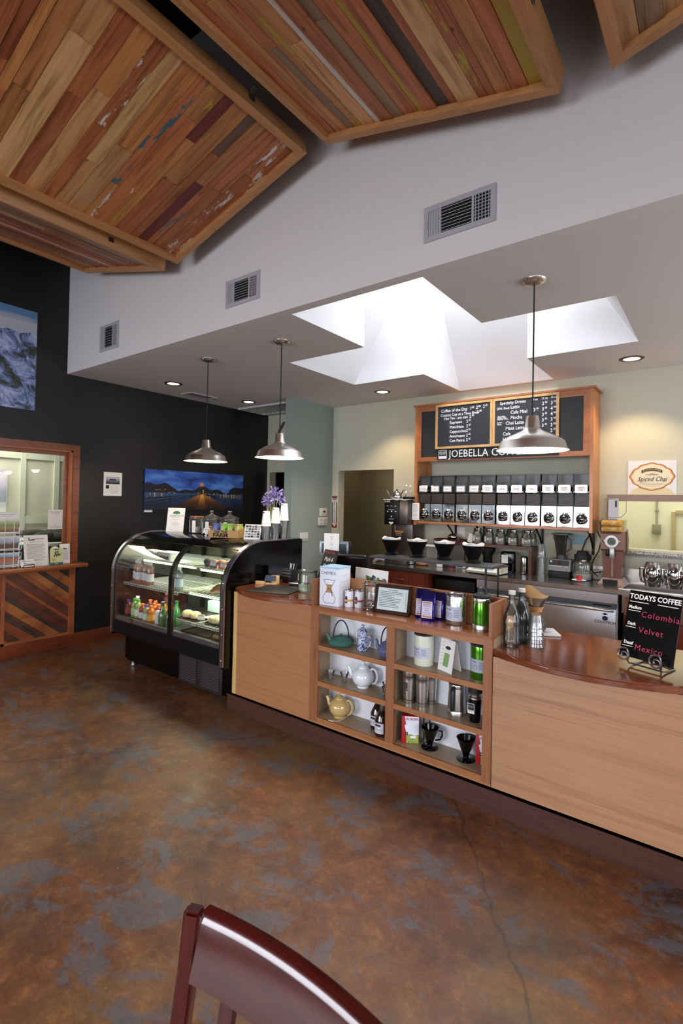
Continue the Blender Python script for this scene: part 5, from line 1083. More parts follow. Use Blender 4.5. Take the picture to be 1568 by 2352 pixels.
def syrup(label, x, y):
    q = thing('syrup_bottle', label, 'bottle', (x, y, Z3), 0, 'brown chai syrup bottles'); R = .045
    sub(lambda b: b.lathe([(0, .003), (R*.92, 0), (R, .008), (R, .085), (R*.98, .098), (R*.42, .150), (R*.36, .155)], n=32), 'body', mat('#2a130e', .08, coat=.5), q)
    sub(lambda b: b.lathe([(R*.37, .150), (R*.36, .19), (R*.42, .192), (R*.42, .198), (0, .199)], n=24), 'neck', GLASSW, q)
    b = MB(); b.lathe([(R*1.008, .022), (R*1.008, .086)], n=14, a0=-2.45, a1=-.75); b.build('paper_label', mat('#c9cad6', .6), q)
    b = MB()
    for i, ch in enumerate('SPICED'): b.text(ch, .0095, RZ(-2.0+.19*i*.6+PI/2) @ T(0, -R*1.02, .045) @ FACE, shear=.3)
    for i, ch in enumerate('Chai'): b.text(ch, .0105, RZ(-1.55+.12*i+PI/2+.25) @ T(0, -R*1.02, .045) @ FACE, shear=.3)
    b.build('lettering', mat('#4a4e60', .8), q)
    b = MB(); b.lathe([(R*1.014, .066), (R*1.014, .078)], n=8, a0=-2.15, a1=-1.2); b.build('label_ribbon', INK, q); return q
syrup('brown glass syrup bottle with white label, further from the middle post', -1.795, 2.812); syrup('brown glass syrup bottle with white label, half behind the middle post', -1.716, 2.742)
canister('cream coffee canister with printed label, top shelf of the cubby by the leaflet', -1.455, 2.795, Z1, mat('#d3d6c4', .3), .19, CLL, (.24, .60), 'coffee canisters in the cubbies'); canister('metallic green coffee canister under a clear lid, top shelf beside the end post', -1.095, 2.80, Z1, GREENM, .19, CLL, (.20, .58), 'coffee canisters in the cubbies', '#b4bacc')
q, A = wedge_sign('product_leaflet', 'white folded leaflet picturing a green canister, standing between the two canisters', 'leaflet', -1.295, 2.745, Z1, .115, .185, -.38, .16)
b = MB(A); b.prism([(-.020, .03), (.022, .03), (.026, .10), (-.016, .10)], 0, .0004, 'z'); b.disc((.005, .10, .0002), .021, 20, sy=.35); b.build('canister_picture', mat('#7fa968', .6), q); b = MB(A); b.disc((.008, .138, .0003), .022, 20, sy=.45); b.build('lid_picture', mat('#23242a', .6), q)
b = MB(A); rr = random.Random(3)
for i in range(14):
    x0 = -.047 if i % 2 else .012; y = .175-.0105*i
    if not (-.02 < x0 < .03 and .04 < y < .16): b.box(x0, x0+rr.uniform(.015, .03), y, y+.0018, 0, .0003)
b.build('fine_print', GREYP, q)
b = MB(); b.add([(-.05, .052, .17), (.05, .052, .17), (.05, .088, .001), (-.05, .088, .001)], [(0, 1, 2, 3)]); b.build('rear_fold', PAPER, q)
def tumbler(label, x, y, col=None, emb=False):
    q = thing('steel_tumbler', label, 'tumbler', (x, y, Z2), .0, 'brushed steel travel tumblers'); h = .18; q.scale = (1.06, 1.06, 1.08)
    sub(lambda b: b.lathe([(0, 0), (.028, 0), (.029, .012), (.0305, .03), (.036, .13), (.0362, .15), (.0375, .152), (.0375, h), (.033, h), (.033, h-.02), (0, h-.02)], n=36), 'body', STEEL, q)
    sub(lambda b: b.lathe([(.0371, .148), (.0373, .153)], n=36).lathe([(.0297, .018), (.0300, .0215)], n=36), 'groove_band', BLACKM, q); sub(lambda b: b.lathe([(0, h-.005), (.032, h-.004), (.0335, h+.001)], n=30), 'lid', BLACK, q)
    if emb: sub(lambda b: b.lathe([(.0345, .085), (.0362, .12)], n=5, a0=-2.0, a1=-1.3).lathe([(.0338, .073), (.0343, .081)], n=5, a0=-2.05, a1=-1.25), 'engraved_emblem', mat('#4a4a4c', .5, .6), q)
    return q
tumbler('brushed steel tumbler with an engraved emblem, at the middle post end of its shelf', -1.538, 2.765, emb=True); tumbler('plain brushed steel tumbler standing in front on its shelf', -1.447, 2.768)
tumbler('brushed steel tumbler hidden behind, nearest the middle post', -1.515, 2.838); tumbler('brushed steel tumbler hidden behind the plain front tumbler', -1.425, 2.840)
sp = press('stainless steel coffee press with black handle on the middle shelf', -1.238, 2.80, Z2, STEEL, .19, .08, 'coffee presses')
q = thing('travel_mug', 'black travel mug with a square black and white logo, by the end post', 'travel mug', (-1.112, 2.765, Z2), .10)
sub(lambda b: b.lathe([(0, 0), (.029, 0), (.030, .01), (.037, .125), (.037, .13)], n=36), 'body', BLACKG, q); sub(lambda b: b.lathe([(.0375, .13), (.0375, .14), (.033, .145), (.033, .158), (.038, .165)], n=36), 'steel_neck', STEEL, q); sub(lambda b: b.lathe([(.039, .163), (.039, .192), (.035, .197), (0, .197)], n=36), 'lid', BLACKM, q)
b = MB(T(-.012, -.0365, .083) @ RX(.06)); b.box(-.019, .019, -.0006, .0006, -.032, .026); b.build('logo_panel', PAPER, q)
def swirl(b, M_, s):
    """square emblem of two opposed curls"""
    b.M = M_
    for sg in (-1, 1):
        pts = [(sg*(.22+.20*(1-i/26)*math.cos(i*.36)), .02+.26*(1-i/26)*math.sin(i*.36)) for i in range(26)]
        for i in range(25):
            p, q_ = Vector((pts[i][0], pts[i][1], 0))*s, Vector((pts[i+1][0], pts[i+1][1], 0))*s; d = (q_-p); 
            if d.length < 1e-7: continue
            n_ = Vector((-d.y, d.x, 0)).normalized()*s*.045*(1.2-i/40); b.add([p+n_, q_+n_, q_-n_, p-n_], [(0, 1, 2, 3)])
    b.M = Matrix()
b = MB(); b.M = T(-.012, -.0378, .083) @ RX(.06); b.box(-.0165, .0165, -.0002, 0, -.012, .0235); b.build('logo_ground', INK, q); b = MB(); swirl(b, T(-.012, -.0384, .089) @ RX(.06) @ FACE, .033); b.M = Matrix(); b.text('JOEBELLA', .0075, T(-.012, -.0384, .066) @ RX(.06) @ FACE); b.build('logo_print', mat('#8a8a8c', .7), q)
def filterbox(label, x, y, rz, num):
    q = thing('filter_box', label, 'box', (x, y, Z3), rz, 'coffee filter paper boxes'); sub(lambda b: b.rbox(-.052, .052, -.022, .022, 0, .165, .001), 'carton', mat('#a8161e', .5), q)
    b = MB(); b.add([(x_, -.0226, z_) for x_, z_ in ((-.024, .002), (.0515, .002), (.0515, .163), (-.034, .163), (-.026, .115), (-.036, .108), (-.024, .06))], [tuple(range(7))]); b.build('white_panel', mat('#dfe2ee', .6), q)
    b = MB(); b.add([(x_, -.0229, z_) for x_, z_ in ((-.024, .002), (.0515, .002), (.0515, .055), (.025, .048), (0, .056), (-.024, .05))], [tuple(range(6))]); b.build('meadow_picture', meadow, q)
    b = MB(); b.box(.002, .035, -.0233, -.0229, .032, .046); b.build('filter_picture', mat('#e6e8ee', .6), q)
    b = MB(); b.text('FILTROPA', .0175, T(.010, -.0231, .146) @ FACE, squash=.98, bold=.0006); b.build('lettering', mat('#a8303c', .6), q)
    b = MB(); b.box(-.03, -.014, -.0233, -.023, .05, .068); o = b.build('size_mark', INK, q); b = MB(); b.text(num, .014, T(-.022, -.0236, .059) @ FACE); b.build('size_number', CHALK, q); return q
def mk_meadow():
    m, N, L, p = newmat('flower_meadow_print'); mp = coords(N, L); n = N.new('ShaderNodeTexNoise'); n.inputs['Scale'].default_value = 160; n.inputs['Detail'].default_value = 2; L.new(mp.outputs[0], n.inputs['Vector']); r_ = ramp(N, [(.40, '#5a8a3a'), (.54, '#7da85a'), (.60, '#d8b83a'), (.68, '#c8782e')]); L.new(n.outputs['Fac'], r_.inputs['Fac']); L.new(r_.outputs['Color'], p.inputs['Base Color']); return m
meadow = mk_meadow()
filterbox('red and white filter paper box marked 2, by the middle post on the bottom shelf', -1.53, 2.775, .55, '2'); filterbox('red and white filter paper box marked 4, behind the end post on the bottom shelf', -1.065, 2.815, .25, '4')
def dripper(label, x, y, rz):
    q = thing('coffee_dripper', label, 'coffee dripper', (x, y, Z3), rz, 'black cone drippers on the bottom shelf'); m = BLACKG
    sub(lambda b: b.lathe([(0, .002), (.050, 0), (.052, .003), (.05, .006), (.02, .009), (.016, .012)], n=36), 'foot_disc', m, q)
    sub(lambda b: b.lathe([(.015, .008), (.018, .03), (.054, .122), (.056, .124), (.051, .122), (.015, .032), (0, .03)], n=36), 'cone', m, q)
    sub(lambda b: b.tube([(.045, .0, .105), (.072, 0, .10), (.074, 0, .075), (.062, 0, .05), (.030, 0, .045)], .005, 8), 'handle', m, q); return q
dripper('black plastic cone dripper standing beside the filter box marked 2', -1.40, 2.785, .6); dripper('black plastic cone dripper standing in front of the filter box marked 4', -1.172, 2.79, 2.3)
q = thing('glass_tube', 'tall narrow clear glass behind the first black dripper', 'glass', (-1.452, 2.842, Z3)); sub(lambda b: b.lathe([(0, .004), (.022, 0), (.024, .15), (.022, .15), (.02, .006)], n=24), 'tube', GLASSW, q)

# ================================================================== RIGHT COUNTER
CZ = ZR2+.0003
def swing(label, x, y, dark):
    q = thing('water_bottle', label, 'bottle', (x, y, CZ), 0, 'ribbed glass water bottles'); q.scale = (1.12, 1.12, 1.0); R = .041; m = thin_glass('ribbed_glass' if not dark else 'dark_glass', '#f0f4f1' if not dark else '#a8b2ae', 1.2, .05, .03, '#dfe6e2')
    prof = [(0, .006), (R*.85, 0), (R, .012), (R*.97, .03), (R, .05), (R*.97, .09), (R*1.0, .125), (R*1.02, .129), (R, .133), (R*1.02, .137), (R, .141), (R*.93, .165), (R*.70, .195), (R*.42, .225), (R*.34, .25), (R*.33, .285), (R*.40, .287), (R*.40, .295), (0, .296)]
    sub(lambda b: b.lathe(prof, n=26), 'bottle', m, q); sub(lambda b: b.lathe([(R*.42, .285), (R*.43, .305), (0, .306)], n=18), 'cap', mat('#c8c8c4', .4), q)
    if dark: sub(lambda b: b.lathe([(0, .01), (R*.93, .01), (R*.95, .12), (R*.85, .17), (R*.5, .21), (0, .211)], n=24), 'dark_drink', mat('#16191a', .1), q)
    return q
swing('clear ribbed glass bottle standing in front, against the display shelf', -.935, 2.835, False); swing('dark drink in a glass bottle, behind the clear one', -.918, 2.955, True)
def cup(label, x, y, z, s=1, n=8):
    q = thing('glass_tumbler', label, 'glass', (x, y, z), 0, 'upturned glass tumblers'); q.scale = (1.1, 1.1, 1.15); h = .088*s
    prof = [(.041*s, 0), (.0425*s, .002), (.0405*s, .01), (.030*s, h*.93), (.027*s, h), (0, h), (0, h-.008), (.026*s, h-.008), (.0385*s, .004)]
    sub(lambda b: b.lathe(prof, n=16), 'tumbler', GLASSW, q); sub(lambda b: b.lathe([(.0395*s, .016), (.0415*s, .019), (.0395*s, .022)], n=24), 'rim_ring', GLASSW, q); return q
for i in range(3): cup(['upturned glass tumbler at the bottom of the stack of three', 'upturned glass tumbler in the middle of the stack of three', 'upturned glass tumbler on top of the stack of three'][i], -.828, 2.915, CZ+.041*i)
cup('single upturned glass tumbler between the dark bottle and the stack', -.90, 3.07, CZ, 1.0)
q = thing('pour_over_tray', 'square white tray under the hourglass coffee maker', 'tray', (-.878, 3.25, CZ), .5); sub(lambda b: b.rbox(-.085, .085, -.085, .085, 0, .012, .005).rbox(-.078, .078, -.078, .078, .012, .014, .001), 'tray', mat('#c4c8cc', .35), q)
q = thing('hourglass_coffee_maker', 'hourglass glass coffee maker with wooden collar on the white tray', 'coffee maker', (-.915, 3.22, CZ+.0145), .4)
sub(lambda b: b.lathe([(0, .003), (.052, 0), (.062, .02), (.060, .05), (.028, .105), (.026, .12), (.030, .13), (.062, .205), (.064, .207), (.060, .205), (.028, .13), (.022, .112)], n=32), 'glass_body', GLASSW, q)
sub(lambda b: b.lathe([(.042, .085), (.031, .104), (.029, .12), (.044, .152), (.048, .15), (.034, .12), (.036, .106), (.046, .087)], n=28), 'wooden_collar', wood('collar_wood', '#a8784a', '#c89a66', (6, 6, 6), .5, .1), q)
sub(lambda b: b.tube([(-.034, -.034, .12), (.0, -.046, .118), (.030, -.036, .116), (.040, -.034, .085)], .004, 7), 'leather_tie', mat('#7a5028', .7), q)
b = MB(); n = 22; pts = []
for i in range(n+1):
    a = 2*PI*i/n; top = .235+.040*math.cos(a+2.3)+.012*math.cos(3*a); pts += [(.010*math.cos(a), .010*math.sin(a), .135), (.056*math.cos(a), .056*math.sin(a), .195), (.074*math.cos(a), .072*math.sin(a), top)]
b.add(pts, [(3*i+j, 3*i+3+j, 3*i+4+j, 3*i+1+j) for i in range(n) for j in (0, 1)]); solo('filter_cone', b, mat('#c29a68', .8), 'brown paper filter folded into the top of the hourglass coffee maker', 'filter', q.location, .3)
# chalkboard on a scroll easel
S0 = Vector((-.298, 2.875, CZ)); q = thing('chalkboard_sign', 'black chalkboard reading TODAYS COFFEE, held by a scroll easel', 'chalkboard', S0, -.36); A = T(0, 0, .035) @ RX(-.30)
BW, BH = .250, .335
b = MB(A); b.box(-BW/2, BW/2, 0, .006, 0, BH); b.build('board', mat('#060607', .25), q); A2 = A @ T(0, -.0008, 0) @ FACE @ Matrix.Diagonal((.91, .895, 1, 1))
b = MB(A2); b.text('TODAYS', .040, T(-.064, .340, 0), bold=.0012, squash=.88).text('COFFEE', .040, T(.073, .342, 0), bold=.0012, squash=.86); b.box(-.128, -.028, .309, .313, 0, .0003).box(.018, .122, .311, .315, 0, .0003)
for t, y, w_ in (('Medium', .279, .066), ('Dark', .185, .055), ('Decaf', .078, .055)): b.text(t, .025, T(-.127+w_/2, y, 0), bold=.0009, squash=.85); b.box(-.129, -.129+w_, y-.021, y-.0175, 0, .0003)
b.build('lettering', CHALK, q)
b = MB(A2)
for t, x, y in (('Colombia', .040, .246), ('Velvet', .005, .158), ('Mexico', .008, .060)): b.text(t, .047, T(x, y, 0), squash=.95, space=1.12)
b.build('pink_lettering', PINK, q)
q = thing('scroll_easel', 'small wrought iron easel with two scroll feet under the chalkboard', 'easel', S0, -.36)
IRON = mat('#8f8d90', .25, .8)
for x in (-.085, .065):
    sp_ = [(x+.010+(.036*(1-i/34))*math.cos(1.2+i*.33)-.0, -.052, .055+(.036*(1-i/34))*math.sin(1.2+i*.33)) for i in range(30)]
    st = [(x+.025, .10, .004), (x+.025, .02, .006), (x+.025, -.03, .014), (x+.028, -.050, .03), (x+.036, -.052, .055), (x+.030, -.052, .08)]
    b = MB(); b.tube(st+sp_[0:], .0042, 8); b.build('scroll_foot', IRON, q)
b = MB(); b.tube([(-.06, -.02, .012), (.09, -.02, .012)], .004, 8); b.tube([(-.06, .10, .004), (.015, .13, .004), (.09, .10, .004)], .004, 8); b.tube([(.015, .13, .004), (.015, .10, .30)], .004, 8); b.build('back_stay', BLACKM, q)
# next display shelf post beyond the bowed top
w_ = thing('shelf_post', 'dark end post of the next display shelf at the far end of the coffee counter', 'post', (-.10, 2.9, 0)); world_mb(w_).box(-.115, -.06, YF-.02, 2.95, .8735, .98).build('post', DARKW, w_)
# ================================================================== BACK BAR
WT, WF = .93, 5.022
WSTEEL = brushed('worktop_steel', '#bdb9b6', .24, (3, 20, 3), .04)
solo('steel_worktop', MB().box(-3.37, -1.66, WF, YB-.005, WT-.038, WT), WSTEEL, 'dark stainless worktop section under the hot water machine and scale', 'worktop', (0, 0, 0))
q = thing('steel_worktop', 'stainless worktop section with a sink, under the blender and grinder', 'worktop', (-.6, 5.3, WT))
b = w(q); b.box(-1.656, -.72, WF, YB-.005, WT-.038, WT).box(.15, .6, WF, YB-.005, WT-.038, WT).box(-.72, .15, WF, 5.14, WT-.038, WT).box(-.72, .15, 5.56, YB-.005, WT-.038, WT); b.build('top', WSTEEL, q)
b = w(q); b.box(-.72, -.715, 5.14, 5.56, .72, WT-.002).box(.145, .15, 5.14, 5.56, .72, WT-.002).box(-.72, .15, 5.14, 5.145, .72, WT-.002).box(-.72, .15, 5.555, 5.56, .72, WT-.002).box(-.72, .15, 5.14, 5.56, .715, .72); b.build('sink_bowl', WSTEEL, q)
b = w(q); b.box(-.74, .17, 5.12, 5.14, WT, WT+.004).box(-.74, .17, 5.56, 5.58, WT, WT+.004).box(-.74, -.72, 5.14, 5.56, WT, WT+.004).box(-.70, .13, 5.30, 5.31, WT-.03, WT-.012); b.build('sink_rim', STEEL, q)
solo('steel_backsplash', MB().box(-1.10, .6, YB-.012, YB-.004, WT+.0005, WT+.13), STEEL, 'low steel splash strip on the wall behind the grinder and pitchers', 'splashback')
MAHOG = wood('mahogany_front', '#45190f', '#6a2c1a', (10, 10, 1), .4, .15, '#562012')
q = thing('drawer_cabinet', 'red-brown drawer cabinet under the end of the back worktop by the doorway', 'cabinet', (-2.95, 5.3, 0)); w(q).box(-3.31, -2.60, WF+.04, YB-.01, .08, WT-.04).build('body', MAHOG, q)
for z0, z1 in ((.70, .875), (.40, .69), (.10, .39)):
    d = w(q).box(-3.28, -2.63, WF+.018, WF+.038, z0, z1).build('drawer_front', MAHOG, q); zz = (z0+z1)/2
    b = w(q); b.tube([(-3.01, WF+.018, zz), (-3.005, WF-.012, zz), (-2.905, WF-.012, zz), (-2.90, WF+.018, zz)], .006, 8); b.build('handle', CHROME, d)
q = thing('undercounter_unit', 'black appliance in the dark gap between the drawers and the steel fridge', 'appliance', (-2.32, 5.35, 0)); w(q).rbox(-2.57, -2.09, WF+.12, YB-.02, .05, .84, .01).build('housing', BLACK, q); w(q).box(-2.30, -2.20, WF+.117, WF+.12, .66, .67).build('badge', mat('#3a3a3c', .4), q)
q = thing('undercounter_fridge', 'stainless undercounter fridge with a long bar handle and blue emblem', 'fridge', (-1.38, 5.3, 0)); FS = brushed('fridge_steel', '#cdd1d8', .34, (6, 1, 2), .03)
w(q).box(-2.03, -.735, WF+.05, YB-.02, .06, .885).build('cabinet_body', FS, q); w(q).box(-2.03, -.735, WF+.02, WF+.05, .80, .885).build('top_fascia', FS, q)
dr = w(q).rbox(-2.02, -.745, WF+.005, WF+.05, .10, .755, .006).build('door', FS, q); b = w(q); b.rbox(-2.0, -.755, WF-.018, WF+.012, .728, .752, .008); b.build('bar_handle', mat('#c9cdd4', .2, 1), dr)
w(q).box(-2.02, -.745, WF+.012, WF+.05, .757, .797).build('door_gasket', mat('#3c4048', .6), q); w(q).box(-.93, -.78, WF+.010, WF+.012, .775, .785).build('vent_print', BLACK, q)
b = w(q)
for s_ in (-1, 1): b.add([(-.83, WF+.003, .690), (-.83+s_*.022, WF+.003, .680), (-.83+s_*.022, WF+.003, .655), (-.83, WF+.003, .645)], [(0, 1, 2, 3)])
b.add([(-.83, WF+.003, .717), (-.807, WF+.003, .704), (-.83, WF+.003, .693), (-.853, WF+.003, .704)], [(0, 1, 2, 3)]); o = b.build('emblem', mat('#1c2a50', .5), q)
b = w(q); b.text('COLDTECH', .032, T(-.83, WF+.0035, .632) @ FACE, bold=.0008); b.build('lettering', mat('#20283e', .5), q)
q = thing('sink_cabinet', 'brown wooden cabinet under the sink, beside the fridge', 'cabinet', (-.2, 5.35, 0)); w(q).box(-.69, .6, WF+.04, YB-.01, .08, .715).build('body', MAHOG, q)
w(q).box(-.67, .05, WF+.012, WF+.038, .70, .87).build('false_drawer', wood('brown_front', '#5a3424', '#7a4a34', (1, 12, 12), .4, .1), q)
for x0, x1 in ((-.67, -.32), (-.31, .05)): w(q).box(x0, x1, WF+.012, WF+.038, .12, .685).build('door', MAHOG, q)

# hot water machine
q = thing('hot_water_dispenser', 'tall black and steel hot water machine beside the doorway', 'water dispenser', (-3.12, 5.4, WT)); BN = mat('#5c5450', .3, .8)
w(q).rbox(-3.25, -2.955, 5.33, 5.62, WT+.01, 1.69, .006).build('column', BN, q); w(q).rbox(-3.25, -2.955, 5.20, 5.335, 1.405, 1.70, .006).build('head', BN, q); w(q).rbox(-3.265, -3.065, 5.185, 5.20, 1.40, 1.70, .004).build('control_panel', BLACK, q)
w(q).rbox(-3.26, -2.96, 5.20, 5.62, WT, WT+.06, .006).build('drip_tray_base', mat('#4a4644', .35, .6), q)
b = w(q); b.text('BUNN', .026, T(-3.222, 5.1842, 1.675) @ FACE, bold=.0008)
for k in range(3): b.box(-3.235+.055*k, -3.21+.055*k, 5.1842, 5.185, 1.62, 1.625)
b.box(-3.21, -3.13, 5.1842, 5.185, 1.575, 1.579).box(-3.20, -3.13, 5.1842, 5.185, 1.465, 1.469).add([(-3.197, 5.184, 1.433), (-3.137, 5.184, 1.433), (-3.137, 5.184, 1.418), (-3.167, 5.184, 1.40), (-3.197, 5.184, 1.418)], [(0, 1, 2, 3, 4)]); b.build('panel_print', mat('#d9d6cc', .6), q)
for k in range(3): b = w(q); b.ball((-3.222+.055*k, 5.186, 1.555), .011, 1, .5, 1, 12, 8); b.build('button', CHROME, q)
b = w(q); b.ball((-3.167, 5.186, 1.495), .012, 1, .5, 1.2, 12, 8); b.build('button', CHROME, q)
b = w(q); b.tube([(-3.14, 5.235, 1.405), (-3.14, 5.235, 1.33)], .006, 8); b.build('spout', CHROME, q)
b = w(q); b.box(-3.20, -3.08, 5.327, 5.33, 1.30, 1.325); o = b.build('warning_sticker', mat('#c2702c', .6), q); b = w(q); b.box(-3.20, -3.08, 5.327, 5.3295, 1.255, 1.298); b.build('sticker_base', BLACK, q); b = w(q); b.text('Hot Water', .02, T(-3.14, 5.3265, 1.286) @ FACE).text('Use with care', .015, T(-3.14, 5.3265, 1.267) @ FACE); b.build('lettering', CHALK, q)
b = w(q); b.tube([(-3.27, 5.235, .965), (-3.315, 5.18, .985), (-3.36, 5.16, .97), (-3.385, 5.15, .935)], [.018, .02, .02, .017], 10); b.build('drain_hose', mat('#8d9094', .35, .5), q)
b = MB(); n = 24; pts = []
for i in range(n+1):
    x = -3.275+.36*i/n
    for (y, z) in ((5.175, 1.695+.004*math.sin(i*.9)), (5.178, 1.704), (5.40, 1.704)): pts.append((x, y, z))
b.add(pts, [(3*i+j, 3*i+3+j, 3*i+4+j, 3*i+1+j) for i in range(n) for j in (0, 1)]+[]); b.add([(x, y, z) for x in (-3.275, -2.915) for y in (5.178, 5.40) for z in (1.7005, 1.7035)], [(0, 1, 3, 2), (4, 6, 7, 5), (0, 4, 5, 1), (2, 3, 7, 6), (0, 2, 6, 4), (1, 5, 7, 3)])
solo('bar_towel', b, mat('#d0d2d6', .9), 'white cloth spread over the top of the hot water machine', 'towel')
q = thing('gooseneck_kettle', 'polished gooseneck kettle on the white cloth atop the hot water machine', 'kettle', (-3.145, 5.27, 1.705), 0)
sub(lambda b: b.lathe([(0, .002), (.052, 0), (.062, .012), (.064, .04), (.05, .075), (.032, .095), (.025, .10), (0, .104)], n=32), 'body', CHROME, q); sub(lambda b: b.tube([(-.055, 0, .02), (-.085, 0, .02), (-.105, 0, .04), (-.125, 0, .085), (-.15, 0, .105)], [.010, .007, .006, .005, .004], 8), 'spout', CHROME, q)
sub(lambda b: b.tube([(.05, 0, .06), (.075, 0, .085), (.10, 0, .125), (.125, 0, .10), (.125, 0, .05), (.115, 0, .025)], [.007, .007, .007, .006, .006, .004], 8), 'handle', CHROME, q); sub(lambda b: b.ball((0, 0, .112), .011), 'lid_knob', BLACK, q)
q = thing('tamper_stand', 'low black stand with two thin steel rods, beside the gooseneck kettle', 'stand', (-2.985, 5.30, 1.705)); sub(lambda b: b.rbox(-.07, .055, -.05, .05, 0, .032, .004), 'block', BLACK, q)
for x, hh in ((-.045, .165), (.01, .16)): sub(lambda b: b.cyl((x, 0, .032), (x, 0, hh), .0025, n=8).cyl((x, 0, hh), (x, 0, hh+.006), .012, n=16), 'rod', CHROME, q)
# small things along the worktop
for i in range(3): solo('saucer_dish', MB().lathe([(0, .002), (.03, 0), (.05, .012), (.053, .022), (.050, .022), (.03, .006), (0, .006)], n=28), WHITE, ['small white dish at the bottom of its stack under the dripper rack', 'small white dish in the middle of its stack under the dripper rack', 'small white dish at the top of its stack under the dripper rack'][i], 'dish', (-2.985, 5.33, WT+.0005+.0225*i), 0, 'white dishes stacked under the dripper rack')
solo('wooden_dish', MB().lathe([(0, .003), (.06, 0), (.078, .012), (.078, .03), (.070, .03), (.066, .010), (0, .010)], n=30), wood('dish_wood', '#8a5a30', '#b07c48', (3, 3, 12), .4, .1), 'round shallow wooden dish beside the white dish stack', 'dish', (-2.84, 5.37, WT+.0005))
solo('sugar_cube_box', MB().rbox(-.032, .032, -.032, .032, 0, .06, .004), mat('#d9d8d2', .5), 'small white square tub under the third cone dripper', 'tub', (-2.61, 5.37, WT+.0005), .3)
q = thing('red_timer', 'small red round timer on the back worktop behind the pour over rack', 'timer', (-2.50, 5.45, WT)); sub(lambda b: b.cyl((0, -.012, .03), (0, .012, .03), .028, n=24), 'dial', mat('#b01830', .35), q); sub(lambda b: b.box(-.02, .02, -.014, .014, 0, .008), 'foot', BLACK, q)
q = thing('pocket_scale', 'small silver digital scale with a white frame, near the red timer', 'scale', (-2.36, 5.43, WT)); sub(lambda b: b.rbox(-.07, .06, -.03, .05, .0, .05, .008), 'body', mat('#c5c6c6', .35, .3), q); sub(lambda b: b.box(-.058, .015, -.0315, -.0295, .015, .04), 'screen', mat('#3c4a48', .2), q); sub(lambda b: b.tube([(.05, 0, .045), (.085, -.01, .05), (.085, -.01, .02), (.10, -.01, .003)], .005, 8), 'hook', mat('#d0d0d0', .3, .6), q)
q = thing('shop_scale', 'white shop scale with two display windows, at the end of the dripper rack', 'scale', (-1.99, 5.22, WT), -.10); b = MB(); b.prism([(-.13, .012), (-.14, .035), (-.02, .075), (.13, .075), (.13, .012)], -.17, .17, 'x'); b.build('body', mat('#d2d1c8', .4), q)
b = MB(); b.rbox(-.185, .185, -.05, .13, .082, .094, .004); b.build('weighing_plate', STEEL, q)
for (x0, x1, col) in ((-.115, .0, '#8f9a84'), (.02, .11, '#7fa4c8')):
    b = MB(T(0, -.082, .056) @ RX(-1.236)); b.box(x0, x1, -.002, 0, -.02, .04) ; b.build('display_window', mat(col, .25), q)
for x in (-.14, .14):
    for y in (-.10, .10): sub(lambda b: b.cyl((x, y, 0), (x, y, .014), .014, n=14), 'foot', BLACK, q)
b = MB(); b.disc((.1705, 0, .045), .025, 18, (1, 0, 0)); b.build('yellow_sticker', mat('#c8b42c', .6), q)
# dark wooden riser with the row of steel lidded jars
q = thing('jar_riser', 'dark wooden riser shelf holding the row of steel lidded glass jars', 'shelf', (-1.95, 5.5, WT)); RW = wood('riser_wood', '#3a1f17', '#573326', (1, 12, 12), .4, .1)
w(q).box(-2.31, -1.585, 5.40, 5.64, 1.195, 1.225).build('top_board', RW, q); w(q).box(-1.615, -1.585, 5.40, 5.64, WT, 1.195).build('side_board', RW, q); w(q).box(-2.31, -2.28, 5.40, 5.64, WT, 1.195).build('side_board', RW, q)
def ljar(label, x, y, dark=False):
    t = thing('lidded_jar', label, 'jar', (x, y, 1.2255), 0, 'steel lidded jars on the riser'); t.scale = (1, 1, .96); R = .054
    sub(lambda b: b.lathe([(0, .003), (R*.95, 0), (R, .01), (R, .115), (R*.78, .135), (R*.76, .14)], n=28), 'jar_body', JARG, t); sub(lambda b: b.lathe([(0, .006), (R*.93, .006), (R*.94, .085), (0, .09)], n=24), 'tea_leaves', mat('#8f8a7c', .9), t)
    sub(lambda b: b.lathe([(R*.80, .138), (R*.84, .142), (R*.84, .172), (R*.7, .178), (0, .180)], n=28), 'lid', CHROME, t); b = MB(); b.lathe([(R*1.01, .03), (R*1.01, .09)], n=7, a0=-2.35, a1=-1.75); b.build('paper_label', mat('#c9c8c2' if x < -1.7 else '#c8b4ac', .7), t); return t
for x, y, nm in ((-2.20, 5.462, 'steel lidded glass jar at the basket end of the riser'), (-2.065, 5.455, 'second steel lidded jar from the basket'), (-1.935, 5.455, 'steel lidded glass jar in the middle of the front row on the riser'), (-1.80, 5.455, 'steel lidded jar second from the blender'), (-1.655, 5.455, 'steel lidded glass jar with a pinkish label, nearest the blender'), (-1.865, 5.58, 'steel lidded jar in the rear row, behind the middle jars'), (-1.645, 5.585, 'steel lidded jar in the rear row, nearest the blender')): ljar(nm, x, y)
q = thing('basket', 'dark red woven basket against the wall behind the drippers', 'basket', (-2.55, 5.54, 1.19)); b = MB()
for k in range(6):
    z = .008+.009*k
    b.tube([(-.19, -.075, z), (.19, -.075, z), (.19, .075, z), (-.19, .075, z)], .0055, 6, True)
for i in range(20): x = -.185+.37*i/19; b.box(x-.004, x+.004, -.083+.002*(i % 2), -.078, 0, .058)
b.box(-.19, .19, -.075, .075, 0, .006); b.build('weave', mat('#4a1a18', .6), q); solo('basket_stand', MB().rbox(-2.685, -2.34, 5.44, 5.64, 0, 1.1895-WT, .004), mat('#2b2623', .5), 'dark box under the woven basket on the back worktop', 'box', (0, 0, WT+.0003))
